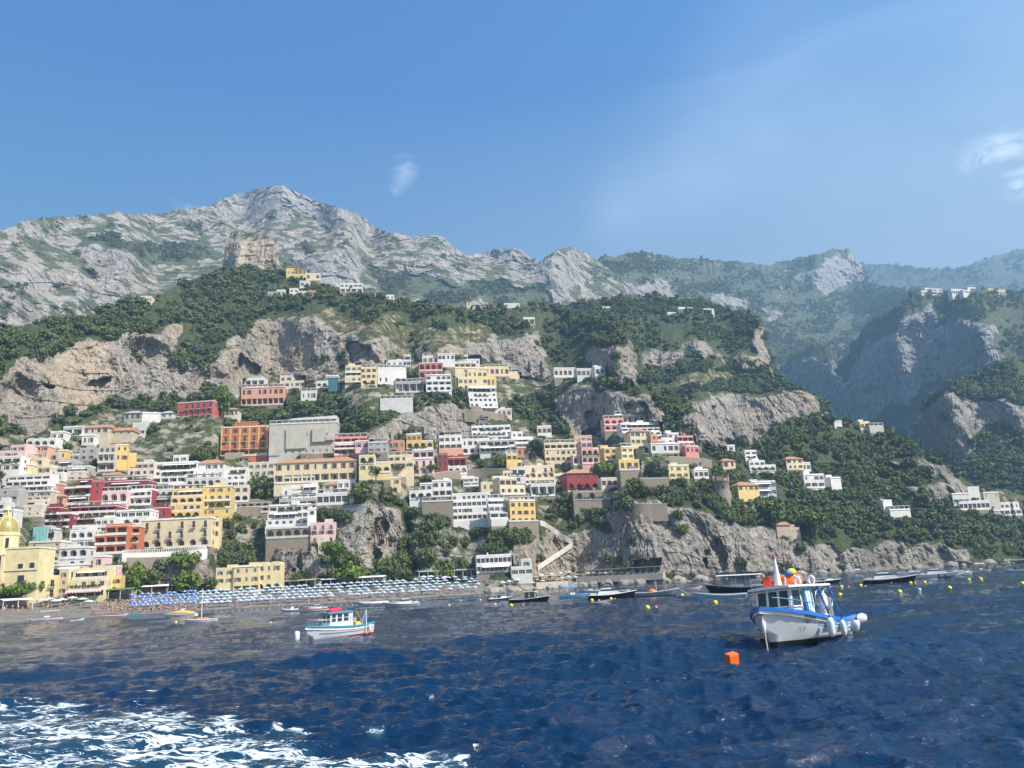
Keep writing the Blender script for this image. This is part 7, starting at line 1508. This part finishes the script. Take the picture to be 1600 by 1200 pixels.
    def crowd(n, fn, phrase, wts):
        for k in range(n):
            i = rg.choices(range(20), [wts[j//5] for j in range(20)])[0]; me, word, cn = protos_[i]; o = link('person', me); o.location = fn(); o.rotation_euler = (0, 0, rg.uniform(0, 6.28)); o.scale = (rg.uniform(.92, 1.05),)*3
            if word == 'lying': o.location.z += .05
            tag(o, 'person %s in %s swimwear %s' % (word, cn, phrase), 'person', '%s people in %s %s' % (word, cn, phrase))
    crowd(120, lambda: (lambda u: bpt(u, shore(u)-rg.uniform(2, 20)))(rg.uniform(140, 245)), 'on the crowded free beach', (5, 2, 3, 2))
    crowd(45, lambda: (lambda u: bpt(u, shore(u)-rg.uniform(1, 6)))(rg.uniform(246, 320)), 'in front of the deep blue parasols', (4, 2, 2, 2))
    crowd(75, lambda: (lambda u: bpt(u, shore(u)-rg.uniform(.8, 9)))(rg.uniform(320, 760)), 'in front of the pale blue parasols', (4, 2, 2, 3))
    crowd(30, lambda: (lambda u: bpt(u, shore(u)-rg.uniform(16, 28)))(rg.uniform(0, 130)), 'on the left promenade', (5, 4, 1, 0))
    # boulders at the foot of the rocks
    rm = MT_NEAR; rocks = []
    rp = NT('shore_rock'); rc = rp.ramp(rp.noise(.8, 6, .65), (.32, (.17, .15, .125)), (.66, (.40, .36, .30))); rp.bump(rp.noise(2.2, 5, .7), .8, .4); rp.set(rc, .9, 0, .2)
    for i in range(6):
        bm = bmesh.new(); bmesh.ops.create_icosphere(bm, subdivisions=3, radius=1); me = bpy.data.meshes.new('boulder')
        co = np.array([v.co[:] for v in bm.verts]); nn = ridged(co[:, 0]*.9+i*9, co[:, 1]*.9, co[:, 2]*.9, 4, i)*.38
        for v, d in zip(bm.verts, nn): v.co *= 1+d
        for v in bm.verts: v.co = Vector((v.co.x*1.15, v.co.y, v.co.z*.75))
        bm.to_mesh(me); bm.free(); me.materials.append(rp.m); rocks.append(me)
    for k in range(70):
        u = rg.choice([rg.uniform(762, 850), rg.uniform(850, 1060), rg.uniform(1060, 1560)]); v = shore(u)-rg.uniform(-.3, 3.5 if u < 1050 else .8); o = link('boulder', rocks[k % 6]); p = bpt(u, v); o.location = p; s = rg.uniform(.8, 2.2)*(1.5 if rg.random() < .2 else 1); o.scale = (s, s, s); o.rotation_euler = (rg.uniform(0, .4), 0, rg.uniform(0, 6))
        w = 'below the rock lido' if u < 1060 else 'at the foot of the right sea cliff'; tag(o, 'grey limestone boulder at the waterline '+w, 'boulder', 'boulders '+w)
# ------------------------------------------------------------------ assemble
import time as _t; _t0 = _t.time()
N = build_terrain(); carve(N)
LY = build_mountains(N)
N.build('coastal_hillside', back=(12, 60, 160), drop=(.1, .5, 1.0), front=14)
ZTOP = max(float((H0+L_.D*L_.T).max()) for L_ in LY.values())+30; print('ZTOP', ZTOP)
build_sea(); print('sea', _t.time()-_t0)
protos(); build_town(N, LY); build_landmarks(N); print('town', _t.time()-_t0)
build_trees(N, LY); print('trees', _t.time()-_t0)
build_boats(); build_beach(N); print('boats', _t.time()-_t0)
build_light(); setup_render()
